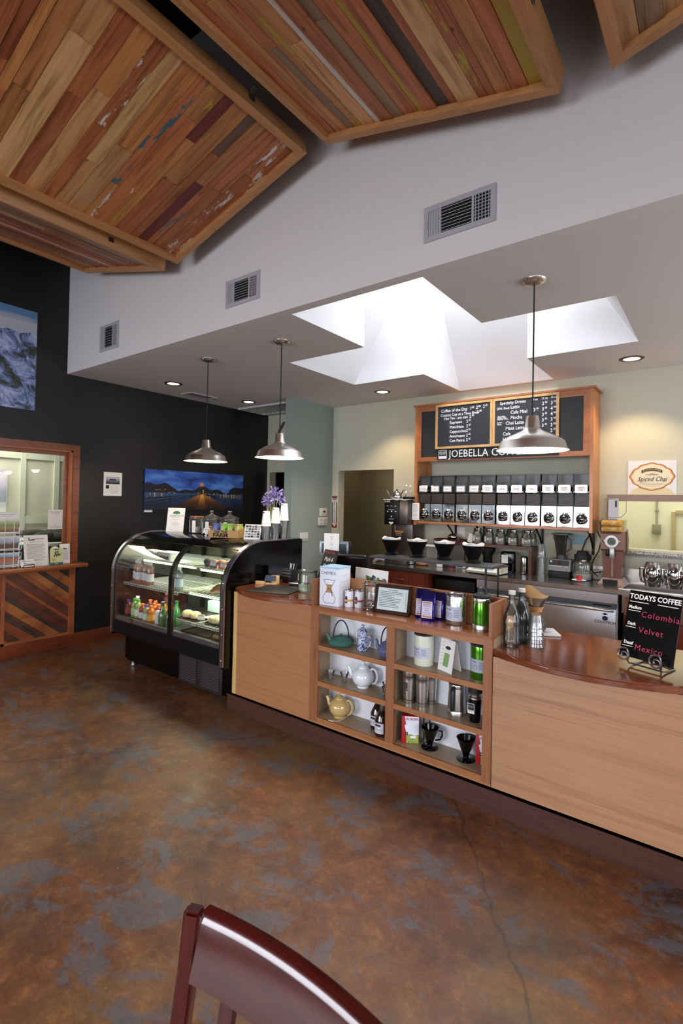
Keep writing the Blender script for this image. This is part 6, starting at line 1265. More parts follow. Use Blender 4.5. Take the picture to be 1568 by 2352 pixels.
q = thing('steel_scoop', 'rounded steel scoop lying in the woven basket', 'scoop', (-2.53, 5.53, 1.197)); sub(lambda b: b.ball((0, 0, .075), .05, 1.25, .9, .85), 'bowl', CHROME, q); sub(lambda b: b.tube([(.05, 0, .06), (.14, 0, .02), (.17, 0, .012)], .006, 8), 'handle', CHROME, q)
solo('notice_sheet', MB().box(-.055, .055, -.002, 0, 0, .115), PAPER, 'white paper sheet leaning on the wall behind the steel scoop', 'paper', (-2.49, YB-.004, 1.27))
solo('paper_stack', MB().box(-.12, .12, -.08, .08, 0, .012).box(-.11, .115, -.075, .085, .012, .022), PAPER, 'stack of white papers on a wire tray beside the woven basket', 'papers', (-2.82, 5.53, 1.15))
q = thing('wire_tray', 'thin wire tray holding white papers, next to the hot water machine', 'tray', (-2.82, 5.53, WT)); b = MB()
for x in (-.125, .125):
    for y in (-.085, .085): b.cyl((x, y, 0), (x, y, .22), .004, n=8)
b.box(-.125, .125, -.085, .085, .213, .2195); b.build('frame', mat('#a8a8a8', .3, .8), q)
q = thing('coffee_pack', 'black foil pack with a white label standing under the riser', 'coffee bag', (-1.86, 5.50, WT)); sub(lambda b: b.rbox(-.075, .075, -.045, .045, 0, .225, .02, 3), 'bag', BLACKG, q); sub(lambda b: b.box(-.06, .01, -.0465, -.0455, .10, .19), 'paper_label', PAPER, q)
solo('foil_pouch', MB().rbox(-.035, .035, -.03, .03, 0, .19, .02, 3), mat('#8a8a88', .15, 1), 'crumpled silver foil pouch beside the black pack under the riser', 'pouch', (-1.68, 5.47, WT+.0003), .4)
q = thing('coffee_hopper', 'black plastic funnel hopper at the wall under the riser', 'hopper', (-2.10, 5.52, WT)); sub(lambda b: b.lathe([(0, 0), (.05, 0), (.05, .16), (.085, .22), (.088, .25), (0, .25)], n=28), 'funnel', BLACK, q)
# stack of clear cups
ccg = thing('plastic_cup_tower', 'tall stack of nested clear plastic cups beside the blender', 'cups', (-1.487, 5.40, WT), 0)
b = MB(); 
for i in range(17): b.lathe([(.043, .012*i), (.0465, .012*i+.001), (.0465, .012*i+.005), (.043, .012*i+.006)], n=26)
b.build('rims', CUPG, ccg); sub(lambda b: b.lathe([(.043, .20), (.044, .205), (.033, .335), (.03, .338), (0, .338)], n=26), 'top_cup', CUPG, ccg); sub(lambda b: b.lathe([(.040, .0), (.030, .19)], n=26), 'nested_cups', CUPG, ccg)
# blender
q = thing('blender', 'commercial blender with a smoky jug and grey control base', 'blender', (-1.325, 5.55, WT), -.04)
b = MB(); b.rbox(-.105, .105, -.10, .10, 0, .075, .012); b.build('lower_base', BLACKM, q); b = MB(); b.prism([(-.105, .07), (-.105, .10), (-.085, .185), (.09, .185), (.10, .07)], -.112, .112, 'x'); b.build('control_base', mat('#7d7c7c', .4, .3), q)
b = MB(T(0, -.107, .105) @ RX(-.23)); b.box(-.098, .098, -.002, 0, .022, .075); b.build('control_panel', mat('#242426', .4), q); b = MB(T(0, -.109, .156) @ RX(-.23)); b.cyl((-.01, -.014, 0), (-.01, 0, 0), .017, n=20); b.build('dial', mat('#3a1616', .4), q)
b = MB(T(0, -.110, .112) @ RX(-.23)); b.box(-.095, .03, -.001, 0, .003, .009).box(.06, .09, -.001, 0, .003, .008).box(-.085, -.065, -.003, -.002, .04, .06); b.build('panel_print', mat('#c9c9c9', .5), q)
sub(lambda b: b.lathe([(.052, .185), (.056, .19), (.05, .225), (.048, .228)], n=20), 'jug_collar', mat('#4c4c4e', .3), q)
b = MB(); n = 4; pts = []
for (hw, z) in ((.048, .228), (.056, .30), (.076, .43), (.077, .435)):
    for k in range(16): a = 2*PI*(k+.5)/16; c_, s_ = math.cos(a), math.sin(a); m_ = max(abs(c_), abs(s_))**.75; pts.append((hw*c_/m_, hw*s_/m_, z))
b.add(pts, [(16*j+k, 16*j+(k+1) % 16, 16*(j+1)+(k+1) % 16, 16*(j+1)+k) for j in range(3) for k in range(16)]); b.build('jug', thin_glass('smoky_plastic', '#8b908e', 1.2, .06, .12, '#6a6f6e'), q)
sub(lambda b: b.rbox(-.084, .084, -.084, .084, .434, .452, .01), 'lid', mat('#5a5f5e', .4), q); b = MB(); b.tube([(.065, -.03, .41), (.10, -.045, .39), (.102, -.045, .30), (.06, -.028, .27)], .008, 8); b.build('jug_handle', mat('#4a4d4d', .4), q)
# jar of flour with black lid
q = thing('storage_jar', 'round clear jar of white powder with a black lid, beside the blender', 'jar', (-1.115, 5.50, WT)); sub(lambda b: b.lathe([(0, .003), (.088, 0), (.096, .012), (.096, .15), (.09, .168), (.065, .185)], n=36), 'jar_body', JARG, q); sub(lambda b: b.lathe([(0, .006), (.091, .008), (.092, .065), (.06, .075), (0, .07)], n=32), 'powder', mat('#d8d6d0', .9), q)
sub(lambda b: b.lathe([(.066, .183), (.073, .19), (.073, .20), (.066, .205)], n=32), 'steel_ring', CHROME, q); sub(lambda b: b.lathe([(.073, .20), (.078, .205), (.078, .245), (.055, .262), (.05, .285), (0, .287)], n=32), 'lid', BLACKM, q)
b = MB(); b.tube([(-.03, .0, .08), (.02, -.03, .15), (.04, -.04, .175)], .006, 8); b.build('scoop_handle', mat('#b8b8b8', .3, .8), q)
solo('saucer', MB().lathe([(0, .003), (.035, 0), (.062, .010), (.066, .014), (.06, .014), (.03, .006), (0, .006)], n=30), WHITE, 'small white saucer in front of the storage jar', 'saucer', (-1.115, 5.345, WT+.0003))
solo('red_cup', MB().lathe([(0, .002), (.024, 0), (.026, .004), (.026, .046), (.022, .046), (.021, .006), (0, .006)], n=26), mat('#b3141c', .25, coat=.4), 'small bright red cup standing on the white saucer', 'cup', (-1.112, 5.345, WT+.0068))
# grinder
q = thing('coffee_grinder', 'tall brown shop coffee grinder with a round steel dial', 'coffee grinder', (-.835, 5.46, WT)); GB = mat('#6d4438', .4); GB2 = mat('#5c372d', .4)
b = MB(); b.add([(-.115, -.12, 0), (.115, -.12, 0), (.115, .14, 0), (-.115, .14, 0), (-.08, -.075, .055), (.08, -.075, .055), (.08, .12, .055), (-.08, .12, .055)], [(0, 3, 2, 1), (0, 1, 5, 4), (1, 2, 6, 5), (2, 3, 7, 6), (3, 0, 4, 7), (4, 5, 6, 7)]); b.build('base', GB, q)
b = MB(); b.box(-.07, .05, -.125, -.07, .004, .042); b.build('catch_tray', BLACK, q); b = MB()
for i in range(9): b.box(-.06+.012*i, -.055+.012*i, -.127, -.072, .042, .045)
b.build('tray_grille', mat('#8a8a8a', .4, .7), q)
b = MB(); b.add([(-.075, -.06, .055), (.075, -.06, .055), (.075, .11, .055), (-.075, .11, .055), (-.088, -.08, .31), (.088, -.08, .31), (.088, .12, .31), (-.088, .12, .31)], [(0, 3, 2, 1), (0, 1, 5, 4), (1, 2, 6, 5), (2, 3, 7, 6), (3, 0, 4, 7), (4, 5, 6, 7)]); b.build('column', GB, q)
b = MB(); b.box(-.008, .012, -.0785, -.07, .07, .25) ; b.build('chute_stripe', mat('#8a6658', .5), q)
b = MB(); b.prism([(-.085, .31), (-.105, .33), (-.105, .475), (-.09, .49), (.16, .49), (.18, .40), (.16, .31)], -.096, .096, 'x'); b.build('motor_housing', GB, q); b = MB(); b.prism([(.06, .30), (.06, .50), (.12, .52), (.19, .42), (.16, .30)], .09, .104, 'x'); b.build('side_cover', GB2, q)
sub(lambda b: b.cyl((0, -.118, .405), (0, -.104, .405), .058, n=36).ball((-.062, -.112, .405), .014, 1, .5, 1, 12, 8).ball((.062, -.112, .405), .014, 1, .5, 1, 12, 8), 'dial_plate', brushed('dial_steel', '#8f8d8a', .35, (1, 1, 1), .02), q); sub(lambda b: b.cyl((0, -.126, .405), (0, -.117, .405), .036, n=30), 'dial', mat('#3a3a3c', .4), q)
b = MB(T(0, -.127, .405) @ RY(.55)); b.box(-.03, .03, -.008, 0, -.006, .006); b.build('dial_grip', mat('#2a2a2c', .4), q)
b = MB(); b.rbox(-.016, .026, -.13, -.08, .245, .345, .004); b.build('spout', mat('#9a9a98', .35, .8), q); b = MB(); b.rbox(-.05, -.022, -.12, -.08, .265, .33, .004); b.build('latch', BLACK, q)
b = MB(); b.add([(-.10, -.115, .492), (.09, -.115, .492), (.09, .13, .492), (-.10, .13, .492), (-.108, -.12, .612), (.095, -.12, .612), (.095, .13, .612), (-.108, .13, .612)], [(0, 1, 5, 4), (1, 2, 6, 5), (2, 3, 7, 6), (3, 0, 4, 7), (4, 5, 6, 7)]); b.build('hopper', thin_glass('hopper_plastic', '#faf7f4', 1.0, .05, .05, '#d8c8b8'), q)
def beanm():
    m, N, L, p = newmat('yellow_packets'); mp = coords(N, L); n = N.new('ShaderNodeTexNoise'); n.inputs['Scale'].default_value = 28; n.inputs['Detail'].default_value = 3; L.new(mp.outputs[0], n.inputs['Vector']); r_ = ramp(N, [(.40, '#dc9c14'), (.54, '#eeb830'), (.64, '#f4e0a0')]); L.new(n.outputs['Fac'], r_.inputs['Fac']); L.new(r_.outputs['Color'], p.inputs['Base Color']); p.inputs['Roughness'].default_value = .35; return m
BEAN = beanm()
for i, z in enumerate((.496, .552)): solo('yellow_packet', MB().rbox(-.095, .08, -.11, .10, 0, .052, .018, 3), BEAN, ['lower yellow packet inside the grinder hopper', 'upper yellow packet inside the grinder hopper'][i], 'packet', (-.835, 5.46, WT+z), 0, 'yellow packets in the grinder hopper')
q = thing('bag_holder', 'wire bag holder with a clear back plate, standing on top of the grinder', 'bag holder', (-.835, 5.50, WT+.613)); sub(lambda b: b.box(-.055, .035, .0, .004, .0, .20), 'back_plate', thin_glass('smoky_sheet', '#a89e98', 1, .05, .35, '#8a807a'), q)
b = MB(); b.tube([(-.03, -.01, .012), (-.065, -.01, .02), (-.09, -.01, .07), (-.088, -.01, .19), (-.08, -.01, .195), (.09, -.01, .19), (.098, -.01, .18), (.098, -.01, .07), (.06, -.01, .02), (-.03, -.01, .012)], .0028, 6); b.build('wire_loop', mat('#7a746e', .4, .7), q); b = MB(); b.box(.002, .02, -.003, 0, .12, .18); b.build('hook_slot', mat('#3a2a20', .5), q)
# steel pitchers
def pitcher(label, x, y, rz, hc):
    t = thing('steel_pitcher', label, 'pitcher', (x, y, WT+.0045), rz, 'polished steel pitchers by the sink'); R = .081
    sub(lambda b: b.lathe([(0, .003), (R*.72, 0), (R*.78, .02), (R, .10), (R*1.0, .135), (R*.9, .175), (R*.70, .215), (R*.66, .225), (R*.58, .226), (0, .224)], n=40), 'body', CHROME, t)
    sub(lambda b: b.tube([(-R*.92, 0, .165), (-R*1.35, 0, .17), (-R*1.38, 0, .10), (-R*1.2, 0, .045), (-R*.85, 0, .035)], [.009, .010, .010, .010, .008], 8), 'handle', mat(hc, .25) if hc != 'steel' else CHROME, t); return t
pitcher('polished steel pitcher nearer the grinder, with a steel handle', -.513, 5.475, .6, 'steel'); pitcher('polished steel pitcher between the first pitcher and the red handle', -.343, 5.465, .6, 'steel')
pitcher('polished steel pitcher with a red handle, at the very edge of the view', -.172, 5.455, .6, '#a01420')
# electrics on the wall
q = thing('power_adapter', 'white plastic power adapter box on the worktop behind the storage jar', 'adapter', (-1.0, 5.60, WT), .2); sub(lambda b: b.rbox(-.065, .055, -.04, .04, 0, .10, .02, 3), 'body', mat('#c9c7c0', .4), q)
q = thing('power_cable', 'black power cord looped over the shelf bracket by the grinder', 'cord', (-1.05, 5.60, 1.2)); b = w(q); b.tube([(-1.02, 5.56, 1.0), (-.955, 5.53, 1.02), (-.98, 5.52, .97), (-1.04, 5.53, 1.03), (-1.03, 5.56, 1.12), (-.985, 5.58, 1.22), (-.965, 5.60, 1.33), (-1.0, 5.60, 1.41), (-1.06, 5.60, 1.40), (-1.11, 5.60, 1.31), (-1.15, 5.62, 1.20)], .0065, 8); b.build('cable', BLACKM, q)
solo('blue_note', MB().box(-.062, .062, -.003, 0, -.05, .05), mat('#8fb0bc', .8), 'pale blue note stuck to the wall behind the blender', 'note', (-1.19, YB-.0005, 1.315))

# ---- menu and bean dispenser hutch
HXL, HXR, HY = -2.945, -1.0, 5.33
q = thing('dispenser_hutch', 'wall mounted wooden hutch carrying the chalk menus and the bean dispensers', 'hutch', (-1.97, 5.5, 1.42)); HW = wood('hutch_wood', '#8a4e2a', '#b4743f', (12, 12, 1), .4, .2, '#9e6034'); HWX = wood('hutch_wood_rail', '#8a4a28', '#ac683a', (1, 12, 12), .4, .2, '#9a5a30')
for x0, x1 in ((HXL, HXL+.035), (HXR-.03, HXR)): w(q).box(x0, x1, HY, YB-.01, 1.405, 2.81).build('side_panel', HW, q)
w(q).box(HXL+.035, HXR-.03, HY+.01, YB-.01, 1.425, 1.45).build('shelf', HWX, q); w(q).box(HXL-.015, HXR+.02, HY-.02, YB-.01, 2.81, 2.83).build('top_cap', HWX, q)
w(q).box(HXL+.035, HXR-.03, HY+.25, HY+.27, 1.45, 1.99).build('inner_back', mat('#2a1a12', .6), q)
b = w(q); b.box(HXL+.035, HXR-.03, HY, HY+.02, 2.745, 2.81).box(HXL+.035, HXR-.03, HY, HY+.02, 2.155, 2.205).box(HXL+.035, HXL+.085, HY, HY+.02, 2.205, 2.745).box(HXR-.09, HXR-.03, HY, HY+.02, 2.205, 2.745); b.build('board_frame', HWX, q)
w(q).box(HXL+.085, HXR-.09, HY+.008, HY+.02, 2.205, 2.745).build('blackboard', mat('#17191b', .5), q)
w(q).box(HXL+.035, HXL+.06, YB-.06, YB-.01, 1.45, 2.155).build('rear_upright', HW, q)
for x in (-2.55, -2.20, -1.55, -1.05):
    b = w(q); b.box(x-.012, x+.012, YB-.02, YB-.008, 1.17, 1.42); pts = [(x, YB-.015, 1.24), (x, YB-.08, 1.30), (x, YB-.15, 1.36), (x, HY+.10, 1.415)]; b.tube(pts, [.012, .010, .010, .010], 8); b.build('iron_bracket', BLACK, q)
def menu(label, x0, x1, lines):
    t = thing('chalk_menu', label, 'menu board', ((x0+x1)/2, HY-.001, 2.292), 0, 'framed chalk menu boards on the hutch'); W_ = x1-x0; H_ = .512; f = .026
    b = MB(); b.box(-W_/2, W_/2, -.02, 0, 0, f).box(-W_/2, W_/2, -.02, 0, H_-f, H_).box(-W_/2, -W_/2+f, -.02, 0, f, H_-f).box(W_/2-f, W_/2, -.02, 0, f, H_-f); b.build('frame', wood('pale_frame', '#b98a4e', '#d6ac70', (5, 5, 5), .45, .1), t); MB().box(-W_/2+f, W_/2-f, -.008, -.002, f, H_-f).build('blackboard', mat('#23262a', .6), t)
    b = MB()
    for (s_, x, z, sz) in lines: b.text(s_, sz, T(x, -.0088, z) @ RY(.0) @ FACE, 'LEFT', squash=.92, bold=.0006)
    b.build('lettering', CHALK, t); return t
L1 = [('Coffee of the Day', -.275, .435, .048), ('1', .075, .437, .05), ('65', .098, .447, .03), ('2', .145, .44, .05), ('00', .172, .452, .03), ('2', .225, .444, .05), ('25', .25, .456, .03), ('Custom Cup at a Time Brew', -.28, .385, .043), ('3', .155, .388, .05), ('00', .185, .40, .03), ('Hot Tea - any size', -.235, .345, .042), ('2', .07, .345, .048), ('00', .10, .357, .028)]
for i, (s_, c_) in enumerate((('Espresso', '25'), ('Macchiato', '65'), ('Cappuccino', '95'), ('Americano', '45'), ('Con Panna', '65'))): L1 += [(s_, -.165, .295-.052*i, .046), ('2', .035, .295-.052*i, .048), (c_, .063, .307-.052*i, .028)]
menu('framed chalk menu listing coffee of the day, the half nearer the doorway', -2.668, -1.992, L1)
L2 = [('Specialty Drinks', -.265, .455, .046), ('8 oz', .08, .462, .03), ('12 oz', .165, .465, .03), ('16 oz', .255, .468, .03)]
for i, (s_, pr) in enumerate((('Latte', ('', '3 50', '3 75')), ('Cafe Miel', ('3 00', '3 65', '4 00')), ('Mocha', ('', '3 65', '4 00')), ('Chai Latte', ('', '3 45', '3 95')), ('Maté Latte', ('', '3 45', '3 95')), ('Cafe', ('', '', '2 75')), ('Hot', ('', '', '')))):
    L2.append((s_, -.20+(.05 if i < 3 else 0)-(.03 if i > 4 else 0), .405-.056*i, .05))
    for k, pv in enumerate(pr):
        if pv: L2 += [(pv.split()[0], .085+.085*k, .41-.056*i, .05), (pv.split()[1], .115+.085*k, .422-.056*i, .026)]
L2 += [('(Dbl. Shot)', -.295, .40, .033)]+[(s_, -.29, z, .021) for s_, z in (('Chocolate...', .315), ('White Choc...', .300), ('Mexican Choc...', .285), ('Sweet...', .25), ('Spicy...', .232))]
menu('framed chalk menu listing specialty drinks, behind the hanging pendant', -1.990, -1.313, L2)
t = thing('shop_banner', 'black banner with white shop name and square swirl emblem under the chalk menus', 'sign', (-1.978, HY-.001, 2.17)); MB().box(-.667, .667, -.008, 0, 0, .118).build('panel', BLACKM, t)
b = MB(); b.text('JOEBELLA COFFEE', .118, T(-.52, -.0085, .058) @ FACE, 'LEFT', squash=.90, space=1.02); b.build('lettering', CHALK, t); MB().box(-.648, -.548, -.0095, -.008, .008, .108).build('emblem_ground', PAPER, t)
b = MB(); b.box(-.642, -.554, -.0100, -.0095, .040, .102); b.build('emblem_field', mat('#3a3a3c', .7), t); b = MB(); swirl(b, T(-.598, -.0104, .068) @ FACE, .085); b.build('emblem_swirl', mat('#c9c9c9', .6), t)
# bean dispensers
def dispenser():
    t = thing('bean_dispenser', '', 'bean dispenser', (0, 0, 0), 0, 'gravity bean dispensers in the hutch'); W_ = .148; h = W_/2
    MB().box(-h, h, .03, .20, .0, .20).build('housing', BLACK, t)
    b = MB(); b.box(-h+.002, h-.002, .022, .03, .002, .205); b.build('front_plate', mat('#c4c8ca', .06, 1), t)
    s1 = sub(lambda b: b.lathe([(.050, 0), (.050, .012), (.044, .03), (.03, .046), (.012, .052), (0, .053)], n=30), 'spout', mat('#6a6a6c', .08, 1), t); s1.matrix_local = T(0, .022, .082) @ RX(PI/2)
    b = MB(); b.tube([(.047*math.cos(a), .022-.018-.030*math.sin(max(0, a))*0-.02, .082+.047*math.sin(a)) for a in [2*PI*i/20 for i in range(20)]], .0035, 6, True); b.tube([(-.02, -.022, .055), (.012, -.035, .058), (.05, -.018, .10)], .003, 6); b.cyl((0, .0, .13), (0, .0, .15), .009, n=10).ball((-.016, 0, .138), .008, u=8, v=6).ball((.018, 0, .136), .008, u=8, v=6); b.build('handle_ring', CHROME, t)
    b = MB(); b.prism([(.022, .212), (.012, .33), (-.012, .345), (-.012, .43), (.03, .528), (.20, .532), (.20, .212)], -h+.004, h-.004, 'x'); b.build('bin', thin_glass('bin_plastic', '#f0f2f1', 1.4, .04), t)
    b = MB(); b.box(-h+.008, h-.008, .032, .19, .214, .34); b.build('coffee_beans', beans_m, t)
    b = MB(); b.box(-h+.002, h-.002, .17, .20, .205, .53).box(-h, -h+.003, .03, .20, .205, .53).box(h-.003, h, .03, .20, .205, .53).box(-h, h, .03, .20, .53, .538); b.build('bin_frame', mat('#151516', .25), t)
    b = MB(); o = [(-.055, .352), (-.047, .344), (.047, .344), (.055, .352), (.055, .412), (.047, .420), (-.047, .420), (-.055, .412)]; b.prism(o, -.018, -.010, 'y'); b.build('label_holder', CHROME, t)
    b = MB(); b.box(-.043, .043, -.0195, -.018, .356, .408); b.build('paper_label', PAPER, t); return t
def beans():
    m, N, L, p = newmat('coffee_beans'); mp = coords(N, L); n = N.new('ShaderNodeTexVoronoi'); n.inputs['Scale'].default_value = 130; L.new(mp.outputs[0], n.inputs['Vector']); r_ = ramp(N, [(.1, '#6e4838'), (.6, '#33201a')]); L.new(n.outputs['Distance'], r_.inputs['Fac']); L.new(r_.outputs['Color'], p.inputs['Base Color']); p.inputs['Roughness'].default_value = .35; return m
beans_m = beans()
nms = ['Colombia', 'Peru', 'Mexico', 'Ethiopia', 'Rwanda', 'Papua New\nGuinea', 'Nicaragua', 'Sumatra', 'Velvet', 'French\nRoast', 'Double\nDark', "Michael's\nFolly"]
lab = ['first bean dispenser from the doorway end of the hutch', 'second bean dispenser from the doorway end of the hutch', 'third bean dispenser from the doorway end, last of the first rack', 'fourth bean dispenser, first of the second rack', 'fifth bean dispenser, middle of the second rack', 'sixth bean dispenser, last of the second rack', 'seventh bean dispenser, first of the third rack', 'eighth bean dispenser, middle of the third rack', 'ninth bean dispenser, last of the third rack', 'tenth bean dispenser, first of the rack at the grinder end', 'eleventh bean dispenser, second from the grinder end of the hutch', 'twelfth bean dispenser, nearest the grinder end of the hutch']
D0 = dispenser(); xs = [-2.829+.1545*i+.008*(i//3) for i in range(12)]
for i in range(12):
    t = D0 if i == 0 else dup(D0)
    t.location = (xs[i], HY+.03, 1.4505); t['label'] = 'clear and chrome '+lab[i]
for i in range(12):
    t = [o for o in COL.objects if o.get('label') == 'clear and chrome '+lab[i]][0]
    b = MB(); two = '\n' in nms[i]
    for k, s_ in enumerate(nms[i].split('\n')): b.text(s_, .015 if len(s_) > 8 else .018, T(0, -.0202, .382+(.010 if two and k == 0 else -.010 if two else 0)) @ FACE, squash=.9)
    b.build('lettering', mat('#33405e', .8), t)
for k, (x, rz_, nm) in enumerate(((-2.955, .5, 'narrow white price sheet hanging at the doorway end of the dispensers'), (-2.905, .1, 'second white price sheet overlapping the hanging sheet by the dispensers'))):
    b = MB(); b.box(-.045, .045, -.002, 0, -.20, 0); t = thing('price_sheet', nm, 'sheet', (x, HY-.012-.01*k, 1.665), rz_, 'price sheets hanging by the dispensers'); b.build('sheet', PAPER, t); b = MB()
    for i in range(11): b.box(-.035, .03-.006*(i % 3), -.0026, -.002, -.185+.016*i, -.180+.016*i)
    b.build('fine_print', GREYP, t)

# ---- dripper rack behind the display ledge
q = thing('pour_over_rack', 'long black steel rack on legs carrying four cone drippers', 'rack', (-1.6, 3.14, .9235)); RT = 1.272; b = w(q); b.box(-2.03, -1.12, 3.03, 3.255, RT-.012, RT); b.build('top_plate', mat('#2c2d30', .45, .3), q)
for x, y in ((-2.025, 3.035), (-2.025, 3.25), (-1.165, 3.035), (-1.165, 3.25)): w(q).box(x-.005, x+.005, y-.005, y+.005, .924, RT-.012).build('leg', BLACK, q)
w(q).box(-1.17, -1.12, 3.03, 3.255, RT, RT+.003).build('end_bracket', mat('#4a4b4e', .4, .6), q)
def rdrip(label, x, y):
    t = thing('cone_dripper', label, 'coffee dripper', (x, y, RT+.0004), 0, 'cone drippers on the pour over rack')
    sub(lambda b: b.lathe([(0, .002), (.048, 0), (.052, .004), (.05, .010), (.036, .014), (.034, .02)], n=36), 'foot_disc', BLACK, t); sub(lambda b: b.lathe([(.032, .014), (.036, .02), (.074, .108), (.076, .110), (.070, .110), (.034, .024), (0, .022)], n=40), 'cone', BLACK, t)
    return t
for (u, v, nm) in ((898, 1274, 'nearest the doorway'), (957, 1280, 'second from the doorway'), (1020, 1286, 'third from the doorway'), (1086, 1293, 'nearest the scale, its filter open wide')):
    P = base(u, v, RT, .05); rdrip('black cone dripper on the rack, '+nm, P.x, P.y); b = MB(); n = 30; pts = []
    for i in range(n+1):
        a = 2*PI*i/n; h_ = .122+.006*math.sin(3*a+u)+.003*math.sin(7*a); pts += [(.045*math.cos(a), .045*math.sin(a), .05), (.066*math.cos(a), .066*math.sin(a), .098), (.073*math.cos(a), .071*math.sin(a), h_), (.058*math.cos(a), .056*math.sin(a), .110)]
    b.add(pts, [(4*i+j, 4*i+4+j, 4*i+5+j, 4*i+1+j) for i in range(n) for j in (0, 1, 2)]); solo('paper_filter', b, mat('#d6d4d0', .85), 'white paper filter in the cone dripper '+nm, 'filter', (P.x, P.y, RT+.0004), 0, 'paper filters in the rack drippers')
q = thing('filter_packet', 'white and orange packet leaning at the basket end of the jar riser', 'packet', (-2.285, 5.44, 1.2255), .3); b = MB(RY(.25)); b.rbox(-.028, .028, -.02, .02, 0.007, .11, .003); b.build('packet', mat('#d8d4cc', .7), q); b = MB(RY(.25)); b.box(.0282, .0285, -.018, .018, .012, .105); b.build('orange_side', mat('#b4582c', .6), q)
# ================================================================== WALL PICTURES AND SIGNS
def chai():
    q = thing('chai_poster', 'white poster for spiced chai with an orange scalloped emblem, over the hatch', 'poster', (-.546, YB-.0005, 1.786)); W_, H_ = .40, .33; MB().box(-W_/2, W_/2, -.008, 0, 0, H_).build('sheet', mat('#e2e2e8', .6), q)
    def emb(s, n=96):
        pts = []
        for i in range(n):
            a = 2*PI*i/n; c, d = abs(math.cos(a)), abs(math.sin(a)); r_ = 1+.07*math.cos(4*a)**2*0+.06*abs(math.cos(2*a))**1.2+.10*max(0, 1-((a % (PI/2))/.16 if (a % (PI/2)) < .16 else 9))+.10*max(0, 1-(((PI/2)-(a % (PI/2)))/.16 if ((PI/2)-(a % (PI/2))) < .16 else 9))-.05*(abs(math.sin(2*a))**10)
            pts.append((.165*s*r_*math.copysign(c**.75, math.cos(a)), -.0082-.0001*(1.2-s)*10, .175+.118*s*r_*math.copysign(d**.75, math.sin(a))))
        return pts
    b = MB(); b.prism([(-.19, .0), (.19, 0), (.16, .05), (.09, .08), (-.09, .08), (-.16, .05)], -.0084, -.0081, 'y'); b.build('cream_base', mat('#d8cda6', .7), q)
    for s, c_, nm in ((1., '#7a3c22', 'emblem_rim'), (.97, '#cc8648', 'emblem_border'), (.92, '#e8b478', 'emblem_inner_border'), (.88, '#e2dcc0', 'emblem_ground')):
        p_ = emb(s); b = MB(); b.add(p_, [tuple(range(len(p_)))]); b.build(nm, mat(c_, .6), q)
    b = MB(); n = 12; up = [(-.085+.17*i/n, .235+.022*(1-(2*i/n-1)**2)) for i in range(n+1)]; lo = [(x, z-.026) for x, z in up]
    b.add([(x, -.0112, z) for x, z in up+lo[::-1]], [(i, i+1, 2*n-i, 2*n+1-i) for i in range(n)]); b.build('ribbon', mat('#3a2c1e', .7), q)
    b = MB()
    for i, ch in enumerate('BLACKFLOWER'): t = (i-5)/5; b.text(ch, .0185, T(.068*t, -.0116, .222+.022*(1-t*t*.66)) @ RY(.30*t) @ FACE, bold=.0004)
    b.build('ribbon_lettering', mat('#d8b070', .7), q)
    b = MB(); b.text('and', .016, T(0, -.0116, .2145-.008) @ FACE, shear=.3).text('COMPANY', .019, T(0, -.0116, .193) @ FACE, squash=1.15).text('Spiced Chai', .062, T(0, -.0116, .151) @ FACE, shear=.38, squash=.82); b.box(-.10, -.045, -.0117, -.0115, .122, .1245).box(.085, .115, -.0117, -.0115, .127, .1295)
    b.build('lettering', mat('#2e2822', .7), q); b = MB(); b.text('ALL NATURAL CHAI LATTE CONCENTRATE', .0098, T(0, -.0116, .107) @ FACE).text('WITH RICH AND AROMATIC SPICES', .0098, T(0, -.0116, .096) @ FACE).text('PASO ROBLES, CA', .008, T(0, -.0116, .080) @ FACE); b.build('fine_print', mat('#8d8468', .7), q)
chai()
q = thing('extinguisher_sign', 'tall narrow white and red FIRE EXTINGUISHER sign with a downward arrow', 'sign', (-4.402, YB-.0005, 1.285)); W_, H_ = .105, .465; MB().box(-W_/2, W_/2, -.006, 0, 0, H_).build('plate', mat('#d8d6d2', .5), q)
b = MB(); b.box(-.046, .046, -.0064, -.006, .43, .457); b.build('red_field', mat('#7a1a1e', .6), q); b = MB(); b.box(-.046, .046, -.0064, -.006, .008, .105); b.build('red_field', mat('#7a1a1e', .6), q); b = MB(); b.box(-.046, .046, -.0063, -.006, .105, .37); b.build('dark_field', mat('#3a3432', .6), q)
b = MB(); b.add([(x, -.0068, z) for x, z in ((-.030, .40), (.030, .40), (.030, .075), (.042, .075), (0, .018), (-.042, .075), (-.030, .075))], [tuple(range(7))]); b.build('arrow', mat('#d8d6d2', .5), q)
b = MB(); b.text('FIRE', .040, T(0, -.0072, .412) @ FACE, bold=.001)
for i, ch in enumerate('EXTINGUISHER'): b.text(ch, .029, T(0, -.0072, .375-.0268*i) @ FACE, bold=.001)
b.build('lettering', INK, q)
GX = -4.456
def plate(name, label, cat, y, z, hy, hz, th, col='#c9c8c2'):
    q = thing(name, label, cat, (GX+.0005, y, z)); MB().rbox(0, th, -hy, hy, -hz, hz, .006).build('plate', mat(col, .45), q); return q
q = plate('light_switch', 'white triple light switch plate on the green partition', 'light switch', 5.075, 1.185, .085, .058, .008)
for k in (-1, 0, 1): b = MB(); b.rbox(.007, .013, -.014+.048*k, .014+.048*k, -.034, .034, .003); b.build('rocker', mat('#dad9d4', .4), q); b = MB(); b.box(.012, .0135, -.010+.048*k, .010+.048*k, -.034, -.028); b.build('indicator', DKGREY, q)
